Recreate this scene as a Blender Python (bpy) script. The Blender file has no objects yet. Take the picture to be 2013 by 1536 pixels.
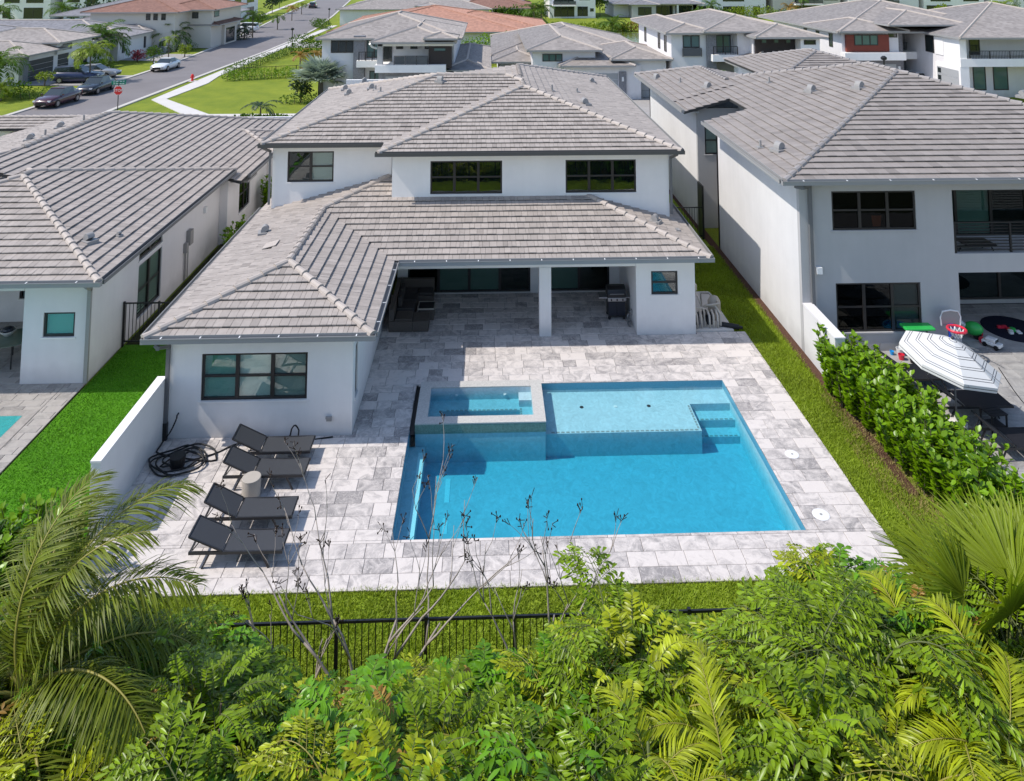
import bpy, math, random
import numpy as np
from mathutils import Vector, Matrix

random.seed(7)
RNG = np.random.default_rng(7)
SC = bpy.context.scene
COL = SC.collection

# ------------------------------------------------------------------ camera, sky, sun, exposure
F_PX, CAM_H, PITCH, YAW = 1480.0, 12.4, math.atan(0.0955), math.radians(1.87)
cam_data = bpy.data.cameras.new("camera")
cam_data.sensor_fit = 'HORIZONTAL'
cam_data.sensor_width = 36.0
cam_data.lens = F_PX / 2013.0 * 36.0
cam_data.shift_x = 0.0
cam_data.shift_y = -0.489
cam_data.clip_start = 0.2
cam_data.clip_end = 3000.0
cam = bpy.data.objects.new("camera", cam_data)
COL.objects.link(cam)
cam.location = (0, 0, CAM_H)
cam.rotation_euler = (math.radians(90) + PITCH, 0, -YAW)
SC.camera = cam

SUN_DIR = Vector((2.10, 0.26, -2.68)).normalized()          # the way the light travels
world = bpy.data.worlds.new("World")
SC.world = world
world.use_nodes = True
wn = world.node_tree.nodes
wl = world.node_tree.links
for n in list(wn):
    wn.remove(n)
sky = wn.new('ShaderNodeTexSky')
sky.sky_type = 'NISHITA'
sky.sun_disc = False
sky.sun_elevation = math.asin(-SUN_DIR.z)
sky.sun_rotation = math.atan2(-SUN_DIR.x, -SUN_DIR.y)
sky.air_density = 1.0
sky.dust_density = 0.6
sky.ozone_density = 1.0
bg = wn.new('ShaderNodeBackground')
bg.inputs['Strength'].default_value = 0.15
wo = wn.new('ShaderNodeOutputWorld')
wl.new(sky.outputs[0], bg.inputs['Color'])
wl.new(bg.outputs[0], wo.inputs['Surface'])

sun_data = bpy.data.lights.new("sun", 'SUN')
sun_data.energy = 3.0
sun_data.angle = math.radians(0.5)
sun_data.color = (1.0, 0.94, 0.855)
sun = bpy.data.objects.new("sun", sun_data)
COL.objects.link(sun)
sun.rotation_euler = SUN_DIR.to_track_quat('-Z', 'Y').to_euler()

SC.view_settings.view_transform = 'Standard'
SC.view_settings.look = 'None'
SC.view_settings.exposure = 0.52
SC.view_settings.gamma = 1.0
SC.view_settings.use_curve_mapping = False
SC.cycles.max_bounces = 8
SC.cycles.diffuse_bounces = 4
SC.cycles.glossy_bounces = 3
SC.cycles.transmission_bounces = 4
SC.cycles.transparent_max_bounces = 12
SC.cycles.caustics_reflective = False
SC.cycles.caustics_refractive = False

# ------------------------------------------------------------------ where a point lands in the picture (only to pick the largest pieces)
_fw = np.array([math.sin(YAW) * math.cos(PITCH), math.cos(YAW) * math.cos(PITCH), math.sin(PITCH)])
_rt = np.array([math.cos(YAW), -math.sin(YAW), 0.0])
_up = np.cross(_rt, _fw)
_py = -75.0 - F_PX * math.tan(PITCH)


def project(p):
    d = np.asarray(p, float) - np.array([0, 0, CAM_H])
    z = d @ _fw
    return 1006.5 + F_PX * (d @ _rt) / z, _py - F_PX * (d @ _up) / z


def shown_area(poly):
    """area in photo pixels of a polygon facing the camera, 0 when out of frame"""
    pts = [project(p) for p in poly]
    cx = sum(p[0] for p in pts) / len(pts)
    cy = sum(p[1] for p in pts) / len(pts)
    if not (-20 < cx < 2033 and -20 < cy < 1556):
        return 0.0
    a = 0.0
    for i in range(len(pts)):
        x0, y0 = pts[i]
        x1, y1 = pts[(i + 1) % len(pts)]
        a += x0 * y1 - x1 * y0
    return max(0.0, -a * 0.5)


# ------------------------------------------------------------------ materials
MATS = {}


def nodes_of(m):
    return m.node_tree.nodes, m.node_tree.links


def mat(name, color, rough=0.6, spec=0.4, metal=0.0, noise=None, bump=None, tint=True, transl=None, sheen=0.0,
        noise2=None, coat=0.0):
    """principled material; colour varies with the piece's own 'tint' attribute and with noise = (scale, amount[, stretch])"""
    m = bpy.data.materials.new(name)
    m.use_nodes = True
    n, l = nodes_of(m)
    p = n['Principled BSDF']
    out = n['Material Output']
    p.inputs['Roughness'].default_value = rough
    p.inputs['Specular IOR Level'].default_value = spec
    p.inputs['Metallic'].default_value = metal
    if coat:
        p.inputs['Coat Weight'].default_value = coat
        p.inputs['Coat Roughness'].default_value = 0.04
    tc = n.new('ShaderNodeTexCoord')
    val = None

    def math_(op, a, b):
        k = n.new('ShaderNodeMath')
        k.operation = op
        for i, q in enumerate((a, b)):
            if isinstance(q, (int, float)):
                k.inputs[i].default_value = q
            else:
                l.new(q, k.inputs[i])
        return k.outputs[0]
    at = n.new('ShaderNodeAttribute')
    at.attribute_name = 'tint'
    coord = tc.outputs['Object']
    if tint:
        val = math_('ADD', 1.0, at.outputs['Fac'])
    for nz in (noise, noise2):
        if nz:
            mp = n.new('ShaderNodeMapping')
            l.new(coord, mp.inputs['Vector'])
            if len(nz) > 2:
                mp.inputs['Scale'].default_value = nz[2]
            t = n.new('ShaderNodeTexNoise')
            t.inputs['Scale'].default_value = nz[0]
            t.inputs['Detail'].default_value = 5.0
            t.inputs['Roughness'].default_value = 0.6
            l.new(mp.outputs[0], t.inputs['Vector'])
            s = math_('MULTIPLY', math_('SUBTRACT', t.outputs['Fac'], 0.5), nz[1] * 2)
            s = math_('ADD', s, 1.0)
            val = s if val is None else math_('MULTIPLY', val, s)
    if val is not None:
        mx = n.new('ShaderNodeVectorMath')
        mx.operation = 'SCALE'
        mx.inputs[0].default_value = color[:3]
        l.new(val, mx.inputs['Scale'])
        cout = mx.outputs[0]
        l.new(cout, p.inputs['Base Color'])
    else:
        p.inputs['Base Color'].default_value = (*color[:3], 1)
        cout = None
    if bump:
        t = n.new('ShaderNodeTexNoise')
        t.inputs['Scale'].default_value = bump[0]
        t.inputs['Detail'].default_value = 4.0
        l.new(coord, t.inputs['Vector'])
        b = n.new('ShaderNodeBump')
        b.inputs['Strength'].default_value = bump[1]
        b.inputs['Distance'].default_value = bump[2] if len(bump) > 2 else 0.02
        l.new(t.outputs['Fac'], b.inputs['Height'])
        l.new(b.outputs[0], p.inputs['Normal'])
    if transl:
        tr = n.new('ShaderNodeBsdfTranslucent')
        g = n.new('ShaderNodeVectorMath')
        g.operation = 'MULTIPLY'
        g.inputs[1].default_value = transl[1]
        if cout:
            l.new(cout, g.inputs[0])
        else:
            g.inputs[0].default_value = color[:3]
        l.new(g.outputs[0], tr.inputs['Color'])
        ms = n.new('ShaderNodeMixShader')
        ms.inputs[0].default_value = transl[0]
        l.new(p.outputs[0], ms.inputs[1])
        l.new(tr.outputs[0], ms.inputs[2])
        l.new(ms.outputs[0], out.inputs['Surface'])
    MATS[name] = m
    return m


def schlick(n, l, r0, normal=None):
    """reflectance of a thin clear sheet, the same from both of its sides"""
    lw = n.new('ShaderNodeLayerWeight')
    lw.inputs['Blend'].default_value = 0.5
    if normal is not None:
        l.new(normal, lw.inputs['Normal'])
    pw = n.new('ShaderNodeMath')
    pw.operation = 'POWER'
    l.new(lw.outputs['Facing'], pw.inputs[0])
    pw.inputs[1].default_value = 4.0
    ma = n.new('ShaderNodeMath')
    ma.operation = 'MULTIPLY_ADD'
    l.new(pw.outputs[0], ma.inputs[0])
    ma.inputs[1].default_value = 1.0 - r0
    ma.inputs[2].default_value = r0
    return ma.outputs[0]


def glass_mat(name, tintc, ior=0.1, rough=0.0):
    m = bpy.data.materials.new(name)
    m.use_nodes = True
    n, l = nodes_of(m)
    n.remove(n['Principled BSDF'])
    out = n['Material Output']
    t = n.new('ShaderNodeBsdfTransparent')
    t.inputs['Color'].default_value = (*tintc, 1)
    g = n.new('ShaderNodeBsdfGlossy')
    g.inputs['Roughness'].default_value = rough
    tc = n.new('ShaderNodeTexCoord')
    nz = n.new('ShaderNodeTexNoise')
    nz.inputs['Scale'].default_value = 1.3
    b = n.new('ShaderNodeBump')
    b.inputs['Strength'].default_value = 0.06
    b.inputs['Distance'].default_value = 0.05
    l.new(tc.outputs['Object'], nz.inputs['Vector'])
    l.new(nz.outputs['Fac'], b.inputs['Height'])
    l.new(b.outputs[0], g.inputs['Normal'])
    ms = n.new('ShaderNodeMixShader')
    l.new(schlick(n, l, ior), ms.inputs[0])
    l.new(t.outputs[0], ms.inputs[1])
    l.new(g.outputs[0], ms.inputs[2])
    l.new(ms.outputs[0], out.inputs['Surface'])
    MATS[name] = m
    return m


def stone_mat(name, c_light, c_dark, vein, rough=0.55, scale=2.2, dark_amt=1.0):
    """paving stone: each piece has its own veins, offset and tone through its 'tint' attribute"""
    m = bpy.data.materials.new(name)
    m.use_nodes = True
    n, l = nodes_of(m)
    p = n['Principled BSDF']
    p.inputs['Roughness'].default_value = rough
    p.inputs['Specular IOR Level'].default_value = 0.3
    tc = n.new('ShaderNodeTexCoord')
    at = n.new('ShaderNodeAttribute')
    at.attribute_name = 'tint'
    off = n.new('ShaderNodeVectorMath')
    off.operation = 'MULTIPLY_ADD'
    sc = n.new('ShaderNodeCombineXYZ')
    for i in range(3):
        l.new(at.outputs['Fac'], sc.inputs[i])
    l.new(sc.outputs[0], off.inputs[0])
    off.inputs[1].default_value = (137.0, 71.0, 53.0)
    l.new(tc.outputs['Object'], off.inputs[2])
    w = n.new('ShaderNodeTexNoise')
    w.inputs['Scale'].default_value = scale
    w.inputs['Detail'].default_value = 6.0
    w.inputs['Roughness'].default_value = 0.65
    w.inputs['Distortion'].default_value = 1.6
    l.new(off.outputs[0], w.inputs['Vector'])
    r = n.new('ShaderNodeValToRGB')
    e = r.color_ramp.elements
    e[0].position = 0.30
    e[0].color = (*c_dark, 1)
    e[1].position = 0.62
    e[1].color = (*c_light, 1)
    # shift the ramp by the piece's tone
    a = n.new('ShaderNodeMath')
    a.operation = 'MULTIPLY_ADD'
    l.new(at.outputs['Fac'], a.inputs[0])
    a.inputs[1].default_value = 0.62 * dark_amt
    l.new(w.outputs['Fac'], a.inputs[2])
    l.new(a.outputs[0], r.inputs[0])
    v = n.new('ShaderNodeTexNoise')
    v.inputs['Scale'].default_value = scale * 1.7
    v.inputs['Detail'].default_value = 3.0
    v.inputs['Distortion'].default_value = 2.5
    l.new(off.outputs[0], v.inputs['Vector'])
    vr = n.new('ShaderNodeValToRGB')
    ve = vr.color_ramp.elements
    ve[0].position = 0.47
    ve[0].color = (0, 0, 0, 1)
    ve[1].position = 0.5
    ve[1].color = (1, 1, 1, 1)
    k = ve.new(0.53)
    k.color = (0, 0, 0, 1)
    l.new(v.outputs['Fac'], vr.inputs[0])
    vm = n.new('ShaderNodeMath')
    vm.operation = 'MULTIPLY'
    vm.inputs[1].default_value = 0.55
    l.new(vr.outputs[0], vm.inputs[0])
    mx = n.new('ShaderNodeMix')
    mx.data_type = 'RGBA'
    l.new(vm.outputs[0], mx.inputs[0])
    l.new(r.outputs[0], mx.inputs[6])
    mx.inputs[7].default_value = (*vein, 1)
    l.new(mx.outputs[2], p.inputs['Base Color'])
    MATS[name] = m
    return m


def water_mat(name, absorb, density, ior=1.33, ripple=0.25):
    m = bpy.data.materials.new(name)
    m.use_nodes = True
    n, l = nodes_of(m)
    n.remove(n['Principled BSDF'])
    out = n['Material Output']
    t = n.new('ShaderNodeBsdfTransparent')
    g = n.new('ShaderNodeBsdfGlossy')
    g.inputs['Roughness'].default_value = 0.02
    tc = n.new('ShaderNodeTexCoord')
    nz = n.new('ShaderNodeTexNoise')
    nz.inputs['Scale'].default_value = 5.0
    nz.inputs['Detail'].default_value = 3.0
    nz.inputs['Distortion'].default_value = 0.8
    b = n.new('ShaderNodeBump')
    b.inputs['Strength'].default_value = ripple
    b.inputs['Distance'].default_value = 0.03
    l.new(tc.outputs['Object'], nz.inputs['Vector'])
    l.new(nz.outputs['Fac'], b.inputs['Height'])
    l.new(b.outputs[0], g.inputs['Normal'])
    ms = n.new('ShaderNodeMixShader')
    l.new(schlick(n, l, 0.02, b.outputs[0]), ms.inputs[0])
    l.new(t.outputs[0], ms.inputs[1])
    l.new(g.outputs[0], ms.inputs[2])
    l.new(ms.outputs[0], out.inputs['Surface'])
    if density > 0:
        va = n.new('ShaderNodeVolumeAbsorption')
        va.inputs['Color'].default_value = (*absorb, 1)
        va.inputs['Density'].default_value = density
        l.new(va.outputs[0], out.inputs['Volume'])
    MATS[name] = m
    return m


def far_roof_mat(name, color, step=0.0875):
    """tiled roof too far to tell tiles apart: fine stepped relief along lines of equal height, mottled colour"""
    m = mat(name, color, 0.8, 0.25, noise=(0.6, 0.16), noise2=(9.0, 0.14))
    n, l = nodes_of(m)
    p = n['Principled BSDF']
    g = n.new('ShaderNodeNewGeometry')
    s = n.new('ShaderNodeSeparateXYZ')
    l.new(g.outputs['Position'], s.inputs[0])
    d = n.new('ShaderNodeMath')
    d.operation = 'DIVIDE'
    d.inputs[1].default_value = step
    l.new(s.outputs[2], d.inputs[0])
    fr = n.new('ShaderNodeMath')
    fr.operation = 'FRACT'
    l.new(d.outputs[0], fr.inputs[0])
    iv = n.new('ShaderNodeMath')
    iv.operation = 'SUBTRACT'
    iv.inputs[0].default_value = 1.0
    l.new(fr.outputs[0], iv.inputs[1])
    b = n.new('ShaderNodeBump')
    b.inputs['Strength'].default_value = 1.0
    b.inputs['Distance'].default_value = 0.16
    l.new(iv.outputs[0], b.inputs['Height'])
    l.new(b.outputs[0], p.inputs['Normal'])
    # every tile has its own tone
    cell = n.new('ShaderNodeVectorMath')
    cell.operation = 'DIVIDE'
    cell.inputs[1].default_value = (0.30, 0.34, step)
    l.new(g.outputs['Position'], cell.inputs[0])
    fl = n.new('ShaderNodeVectorMath')
    fl.operation = 'FLOOR'
    l.new(cell.outputs[0], fl.inputs[0])
    wn_ = n.new('ShaderNodeTexWhiteNoise')
    wn_.noise_dimensions = '3D'
    l.new(fl.outputs[0], wn_.inputs['Vector'])
    mr = n.new('ShaderNodeMapRange')
    mr.inputs['To Min'].default_value = 0.80
    mr.inputs['To Max'].default_value = 1.16
    l.new(wn_.outputs['Value'], mr.inputs['Value'])
    old = p.inputs['Base Color'].links[0].from_socket
    vm = n.new('ShaderNodeVectorMath')
    vm.operation = 'SCALE'
    l.new(old, vm.inputs[0])
    l.new(mr.outputs[0], vm.inputs['Scale'])
    l.new(vm.outputs[0], p.inputs['Base Color'])
    return m


def lawn_mat(name, c1, c2, scale=0.5):
    m = bpy.data.materials.new(name)
    m.use_nodes = True
    n, l = nodes_of(m)
    p = n['Principled BSDF']
    p.inputs['Roughness'].default_value = 0.9
    p.inputs['Specular IOR Level'].default_value = 0.15
    tc = n.new('ShaderNodeTexCoord')
    t = n.new('ShaderNodeTexNoise')
    t.inputs['Scale'].default_value = scale
    t.inputs['Detail'].default_value = 8.0
    t.inputs['Roughness'].default_value = 0.72
    l.new(tc.outputs['Object'], t.inputs['Vector'])
    r = n.new('ShaderNodeValToRGB')
    e = r.color_ramp.elements
    e[0].position = 0.35
    e[0].color = (*c1, 1)
    e[1].position = 0.66
    e[1].color = (*c2, 1)
    l.new(t.outputs['Fac'], r.inputs[0])
    l.new(r.outputs[0], p.inputs['Base Color'])
    t2 = n.new('ShaderNodeTexNoise')
    t2.inputs['Scale'].default_value = 14.0
    t2.inputs['Detail'].default_value = 5.0
    l.new(tc.outputs['Object'], t2.inputs['Vector'])
    b = n.new('ShaderNodeBump')
    b.inputs['Strength'].default_value = 0.8
    b.inputs['Distance'].default_value = 0.08
    l.new(t2.outputs['Fac'], b.inputs['Height'])
    l.new(b.outputs[0], p.inputs['Normal'])
    MATS[name] = m
    return m


M = MATS
mat('white_stucco', (0.835, 0.81, 0.79), 0.85, 0.2, noise=(0.7, 0.035), noise2=(2.5, 0.05, (1, 1, 0.12)), bump=(60, 0.12, 0.01))
mat('grey_stucco', (0.455, 0.445, 0.445), 0.85, 0.2, noise=(0.7, 0.04), noise2=(2.5, 0.06, (1, 1, 0.12)), bump=(60, 0.12, 0.01))
mat('beige_stucco', (0.62, 0.57, 0.51), 0.85, 0.2, noise=(0.7, 0.04))
mat('pale_stucco', (0.74, 0.715, 0.72), 0.85, 0.2, noise=(0.7, 0.04), noise2=(2.5, 0.05, (1, 1, 0.12)))
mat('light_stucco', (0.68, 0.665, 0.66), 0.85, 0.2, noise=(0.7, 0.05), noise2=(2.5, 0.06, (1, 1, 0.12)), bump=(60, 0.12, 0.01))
mat('stone_cladding', (0.22, 0.22, 0.24), 0.8, 0.3, noise=(7, 0.5), bump=(9, 0.8, 0.05))
mat('dark_wood', (0.045, 0.035, 0.033), 0.6, 0.3, noise=(3, 0.3, (1, 1, 8)))
mat('red_wood', (0.20, 0.045, 0.03), 0.55, 0.3, noise=(3, 0.3, (0.3, 0.3, 8)))
mat('tile_concrete', (0.375, 0.330, 0.298), 0.85, 0.2, noise=(1.1, 0.10), noise2=(7.0, 0.20, (1, 1, 1)), bump=(40, 0.15, 0.01))
mat('tile_grey', (0.290, 0.257, 0.237), 0.8, 0.25, noise=(1.1, 0.1), noise2=(7.0, 0.14), bump=(40, 0.15, 0.01))
mat('roof_underlay', (0.05, 0.05, 0.05), 0.9, 0.1, tint=False)
mat('ridge_mortar', (0.45, 0.395, 0.355), 0.85, 0.2, noise=(4, 0.15))
mat('ridge_grey', (0.31, 0.285, 0.275), 0.85, 0.2, noise=(4, 0.2))
far_roof_mat('roof_far_grey', (0.33, 0.295, 0.272))
far_roof_mat('roof_far_slate', (0.24, 0.235, 0.25))
far_roof_mat('roof_far_terracotta', (0.27, 0.145, 0.108))
far_roof_mat('roof_far_orange', (0.45, 0.235, 0.165))
mat('gutter_grey', (0.30, 0.295, 0.29), 0.5, 0.4, noise=(2, 0.06))
mat('gutter_dark', (0.15, 0.15, 0.155), 0.5, 0.4)
mat('gutter_brown', (0.105, 0.098, 0.092), 0.5, 0.4)
mat('soffit', (0.62, 0.62, 0.62), 0.8, 0.2)
mat('bronze_frame', (0.028, 0.025, 0.024), 0.4, 0.5)
mat('black_metal', (0.014, 0.014, 0.016), 0.4, 0.5)
mat('white_metal', (0.75, 0.75, 0.75), 0.4, 0.5)
mat('galvanised', (0.30, 0.29, 0.285), 0.6, 0.3)
glass_mat('window_glass', (0.85, 0.94, 0.91), 0.125)
glass_mat('door_glass', (0.62, 0.74, 0.70), 0.06)
glass_mat('dark_tint_glass', (0.50, 0.55, 0.55), 0.028)
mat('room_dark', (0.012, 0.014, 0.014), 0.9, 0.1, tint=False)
mat('blind_white', (0.82, 0.85, 0.82), 0.8, 0.1, noise=(1.2, 0.05, (1, 1, 6)))
mat('blind_grey', (0.42, 0.45, 0.44), 0.8, 0.1, noise=(1.2, 0.08, (1, 1, 4)))
mat('curtain_teal', (0.20, 0.46, 0.40), 0.8, 0.1)
stone_mat('paver_marble', (0.655, 0.598, 0.562), (0.29, 0.268, 0.262), (0.73, 0.67, 0.63))
stone_mat('paver_taupe', (0.40, 0.365, 0.335), (0.25, 0.23, 0.215), (0.44, 0.41, 0.38), scale=1.5)
stone_mat('paver_grey', (0.42, 0.405, 0.385), (0.24, 0.23, 0.225), (0.46, 0.44, 0.42), scale=1.2)
mat('grout', (0.15, 0.14, 0.135), 0.9, 0.1, noise=(5, 0.2))
mat('concrete_walk', (0.60, 0.57, 0.54), 0.85, 0.2, noise=(0.8, 0.1))
mat('kerb_concrete', (0.52, 0.49, 0.45), 0.85, 0.2, noise=(0.8, 0.12))
mat('asphalt', (0.205, 0.188, 0.188), 0.85, 0.25, noise=(0.22, 0.22), noise2=(14, 0.20))
mat('driveway_paver', (0.36, 0.34, 0.325), 0.85, 0.2, noise=(1.2, 0.2), noise2=(7, 0.2))
lawn_mat('lawn', (0.145, 0.200, 0.022), (0.250, 0.290, 0.030), 0.30)
lawn_mat('lawn_rough', (0.15, 0.23, 0.014), (0.27, 0.345, 0.032), 1.2)
lawn_mat('turf_green', (0.060, 0.190, 0.008), (0.090, 0.255, 0.010), 0.9)
lawn_mat('soil', (0.020, 0.024, 0.010), (0.050, 0.052, 0.020), 1.5)
mat('mulch', (0.115, 0.062, 0.042), 0.95, 0.1, noise=(12, 0.5), bump=(25, 1.0, 0.06))
mat('pool_plaster', (0.51, 0.60, 0.645), 0.8, 0.2, noise=(1.3, 0.15), noise2=(4.5, 0.30, (1, 0.75, 1)))  # plaster mottling, swirled below to paint rippling light into the colour
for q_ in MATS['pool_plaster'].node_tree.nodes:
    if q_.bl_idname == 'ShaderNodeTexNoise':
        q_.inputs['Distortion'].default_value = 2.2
mat('pool_tile', (0.78, 0.86, 0.88), 0.4, 0.5, noise=(30, 0.3))
mat('spa_mosaic', (0.17, 0.26, 0.215), 0.4, 0.5, noise=(22, 0.6), noise2=(45, 0.7))
water_mat('pool_water', (0.05, 0.79, 0.885), 1.30)
water_mat('lake_water', (0.05, 0.08, 0.05), 0.0, ripple=0.6)


def weather(name, h=0.5, amt=0.20):
    """splash dirt near the ground and faint stains on a wall paint"""
    m = M[name]
    n, l = nodes_of(m)
    p = n['Principled BSDF']
    old = p.inputs['Base Color'].links[0].from_socket
    g = n.new('ShaderNodeNewGeometry')
    sx = n.new('ShaderNodeSeparateXYZ')
    l.new(g.outputs['Position'], sx.inputs[0])
    nz = n.new('ShaderNodeTexNoise')
    nz.inputs['Scale'].default_value = 1.6
    nz.inputs['Detail'].default_value = 6.0
    l.new(g.outputs['Position'], nz.inputs['Vector'])
    a = n.new('ShaderNodeMath')
    a.operation = 'MULTIPLY_ADD'
    l.new(nz.outputs['Fac'], a.inputs[0])
    a.inputs[1].default_value = -0.9
    l.new(sx.outputs[2], a.inputs[2])
    mr = n.new('ShaderNodeMapRange')
    mr.inputs['From Min'].default_value = -0.5
    mr.inputs['From Max'].default_value = h - 0.4
    mr.inputs['To Min'].default_value = 1.0 - amt
    mr.inputs['To Max'].default_value = 1.0
    l.new(a.outputs[0], mr.inputs['Value'])
    nb = n.new('ShaderNodeTexNoise')
    nb.inputs['Scale'].default_value = 0.35
    nb.inputs['Detail'].default_value = 8.0
    nb.inputs['Roughness'].default_value = 0.7
    l.new(g.outputs['Position'], nb.inputs['Vector'])
    m2 = n.new('ShaderNodeMapRange')
    m2.inputs['From Min'].default_value = 0.3
    m2.inputs['From Max'].default_value = 0.7
    m2.inputs['To Min'].default_value = 0.93
    m2.inputs['To Max'].default_value = 1.04
    l.new(nb.outputs['Fac'], m2.inputs['Value'])
    mm = n.new('ShaderNodeMath')
    mm.operation = 'MULTIPLY'
    l.new(mr.outputs[0], mm.inputs[0])
    l.new(m2.outputs[0], mm.inputs[1])
    v = n.new('ShaderNodeVectorMath')
    v.operation = 'SCALE'
    l.new(old, v.inputs[0])
    l.new(mm.outputs[0], v.inputs['Scale'])
    l.new(v.outputs[0], p.inputs['Base Color'])


for q in ('white_stucco', 'grey_stucco', 'light_stucco', 'pale_stucco'):
    weather(q)

# ------------------------------------------------------------------ building blocks
ORG = {}


def tag(o, label=None, cat=None, group=None, kind=None):
    if label:
        o['label'] = label
    if cat:
        o['category'] = cat
    if group:
        o['group'] = group
    if kind:
        o['kind'] = kind
    return o


def thing(name, label, cat, loc=(0, 0, 0), rz=0.0, group=None, local=False, tilt=(0, 0)):
    """an Empty at the thing's base; local=True: its parts are modelled round the origin, else in place"""
    o = bpy.data.objects.new(name, None)
    o.empty_display_size = 0.3
    COL.objects.link(o)
    o.location = loc
    o.rotation_euler = (tilt[0], tilt[1], rz)
    ORG[o] = Vector((0, 0, 0)) if local else Vector(loc)
    return tag(o, label, cat, group)


def kids(o):
    return [c for c in o.children]


def copy_tree(o, parent=None, linked=True):
    c = o.copy()
    COL.objects.link(c)
    if parent is not None:
        c.parent = parent
    ORG[c] = ORG.get(o, Vector((0, 0, 0)))
    for ch in kids(o):
        copy_tree(ch, c)
    return c


class MB:
    def __init__(s):
        s.v = []
        s.f = []
        s.t = []
        s.m = []

    def add(s, vs, fs, tint=0.0, mi=0):
        b = len(s.v)
        s.v.extend([tuple(p) for p in vs])
        for f in fs:
            s.f.append(tuple(i + b for i in f))
            s.t.append(tint)
            s.m.append(mi)
        return s

    def box(s, x0, x1, y0, y1, z0, z1, tint=0.0, mi=0):
        vs = [(x0, y0, z0), (x1, y0, z0), (x1, y1, z0), (x0, y1, z0), (x0, y0, z1), (x1, y0, z1), (x1, y1, z1), (x0, y1, z1)]
        return s.add(vs, [(0, 3, 2, 1), (4, 5, 6, 7), (0, 1, 5, 4), (1, 2, 6, 5), (2, 3, 7, 6), (3, 0, 4, 7)], tint, mi)

    def bar(s, p, q, w, h=None, up=(0, 0, 1), tint=0.0, mi=0):
        """box beam from p to q, w wide and h tall"""
        h = w if h is None else h
        p = Vector(p)
        q = Vector(q)
        d = (q - p).normalized()
        u = Vector(up)
        if abs(d.dot(u)) > 0.98:
            u = Vector((0, 1, 0))
        r = d.cross(u).normalized() * (w / 2)
        t = r.cross(d).normalized() * (h / 2)
        vs = [p - r - t, p + r - t, p + r + t, p - r + t, q - r - t, q + r - t, q + r + t, q - r + t]
        return s.add(vs, [(0, 1, 2, 3), (7, 6, 5, 4), (0, 4, 5, 1), (1, 5, 6, 2), (2, 6, 7, 3), (3, 7, 4, 0)], tint, mi)

    def tube(s, pts, r, n=6, tint=0.0, mi=0, closed=False):
        pts = [Vector(p) for p in pts]
        m = len(pts)
        rs = r if isinstance(r, (list, tuple)) else [r] * m
        vs = []
        ref = Vector((0.31, 0.2, 0.93))
        for i in range(m):
            a = pts[i - 1] if (i > 0 or closed) else pts[0]
            b = pts[(i + 1) % m] if (i < m - 1 or closed) else pts[-1]
            d = (b - a).normalized()
            u = ref if abs(d.dot(ref)) < 0.95 else Vector((1, 0, 0))
            x = d.cross(u).normalized()
            y = d.cross(x)
            for k in range(n):
                an = 2 * math.pi * k / n
                vs.append(pts[i] + (x * math.cos(an) + y * math.sin(an)) * rs[i])
        fs = []
        for i in range(m if closed else m - 1):
            j = (i + 1) % m
            for k in range(n):
                k2 = (k + 1) % n
                fs.append((i * n + k, i * n + k2, j * n + k2, j * n + k))
        if not closed:
            fs.append(tuple(range(n - 1, -1, -1)))
            fs.append(tuple((m - 1) * n + k for k in range(n)))
        return s.add(vs, fs, tint, mi)

    def lathe(s, prof, c=(0, 0, 0), n=16, tint=0.0, mi=0, caps=True):
        vs = []
        for r, z in prof:
            for k in range(n):
                a = 2 * math.pi * k / n
                vs.append((c[0] + r * math.cos(a), c[1] + r * math.sin(a), c[2] + z))
        fs = []
        for i in range(len(prof) - 1):
            for k in range(n):
                k2 = (k + 1) % n
                fs.append((i * n + k, i * n + k2, (i + 1) * n + k2, (i + 1) * n + k))
        if caps:
            fs.append(tuple(range(n - 1, -1, -1)))
            fs.append(tuple((len(prof) - 1) * n + k for k in range(n)))
        return s.add(vs, fs, tint, mi)

    def prism(s, poly, z0, z1, tint=0.0, mi=0):
        n = len(poly)
        vs = [(x, y, z0) for x, y in poly] + [(x, y, z1) for x, y in poly]
        fs = [tuple(range(n - 1, -1, -1)), tuple(range(n, 2 * n))]
        fs += [(i, (i + 1) % n, n + (i + 1) % n, n + i) for i in range(n)]
        return s.add(vs, fs, tint, mi)

    def ball(s, c, r, n=10, m=6, sc=(1, 1, 1), tint=0.0, mi=0):
        prof = [(max(0.001, math.sin(math.pi * i / m)) * r, -math.cos(math.pi * i / m) * r) for i in range(m + 1)]
        b = MB().lathe(prof, (0, 0, 0), n)
        vs = [(c[0] + x * sc[0], c[1] + y * sc[1], c[2] + z * sc[2]) for x, y, z in b.v]
        return s.add(vs, b.f, tint, mi)

    def mesh(s, name, mats):
        me = bpy.data.meshes.new(name)
        me.from_pydata(s.v, [], s.f)
        if not isinstance(mats, (list, tuple)):
            mats = [mats]
        for q in mats:
            me.materials.append(M[q] if isinstance(q, str) else q)
        if any(s.m):
            me.polygons.foreach_set('material_index', s.m)
        if any(s.t):
            a = me.attributes.new('tint', 'FLOAT', 'FACE')
            a.data.foreach_set('value', s.t)
        return me

    def build(s, name, mats, parent=None, smooth=False, bevel=0.0):
        off = ORG.get(parent, Vector((0, 0, 0))) if parent is not None else Vector((0, 0, 0))
        if off.length > 0:
            s.v = [(p[0] - off[0], p[1] - off[1], p[2] - off[2]) for p in s.v]
        me = s.mesh(name, mats)
        if smooth:
            me.polygons.foreach_set('use_smooth', [True] * len(me.polygons))
        o = bpy.data.objects.new(name, me)
        COL.objects.link(o)
        if parent is not None:
            o.parent = parent
        ORG[o] = off
        if bevel:
            b = o.modifiers.new('bevel', 'BEVEL')
            b.width = bevel
            b.segments = 2
            b.limit_method = 'ANGLE'
        return o


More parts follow.
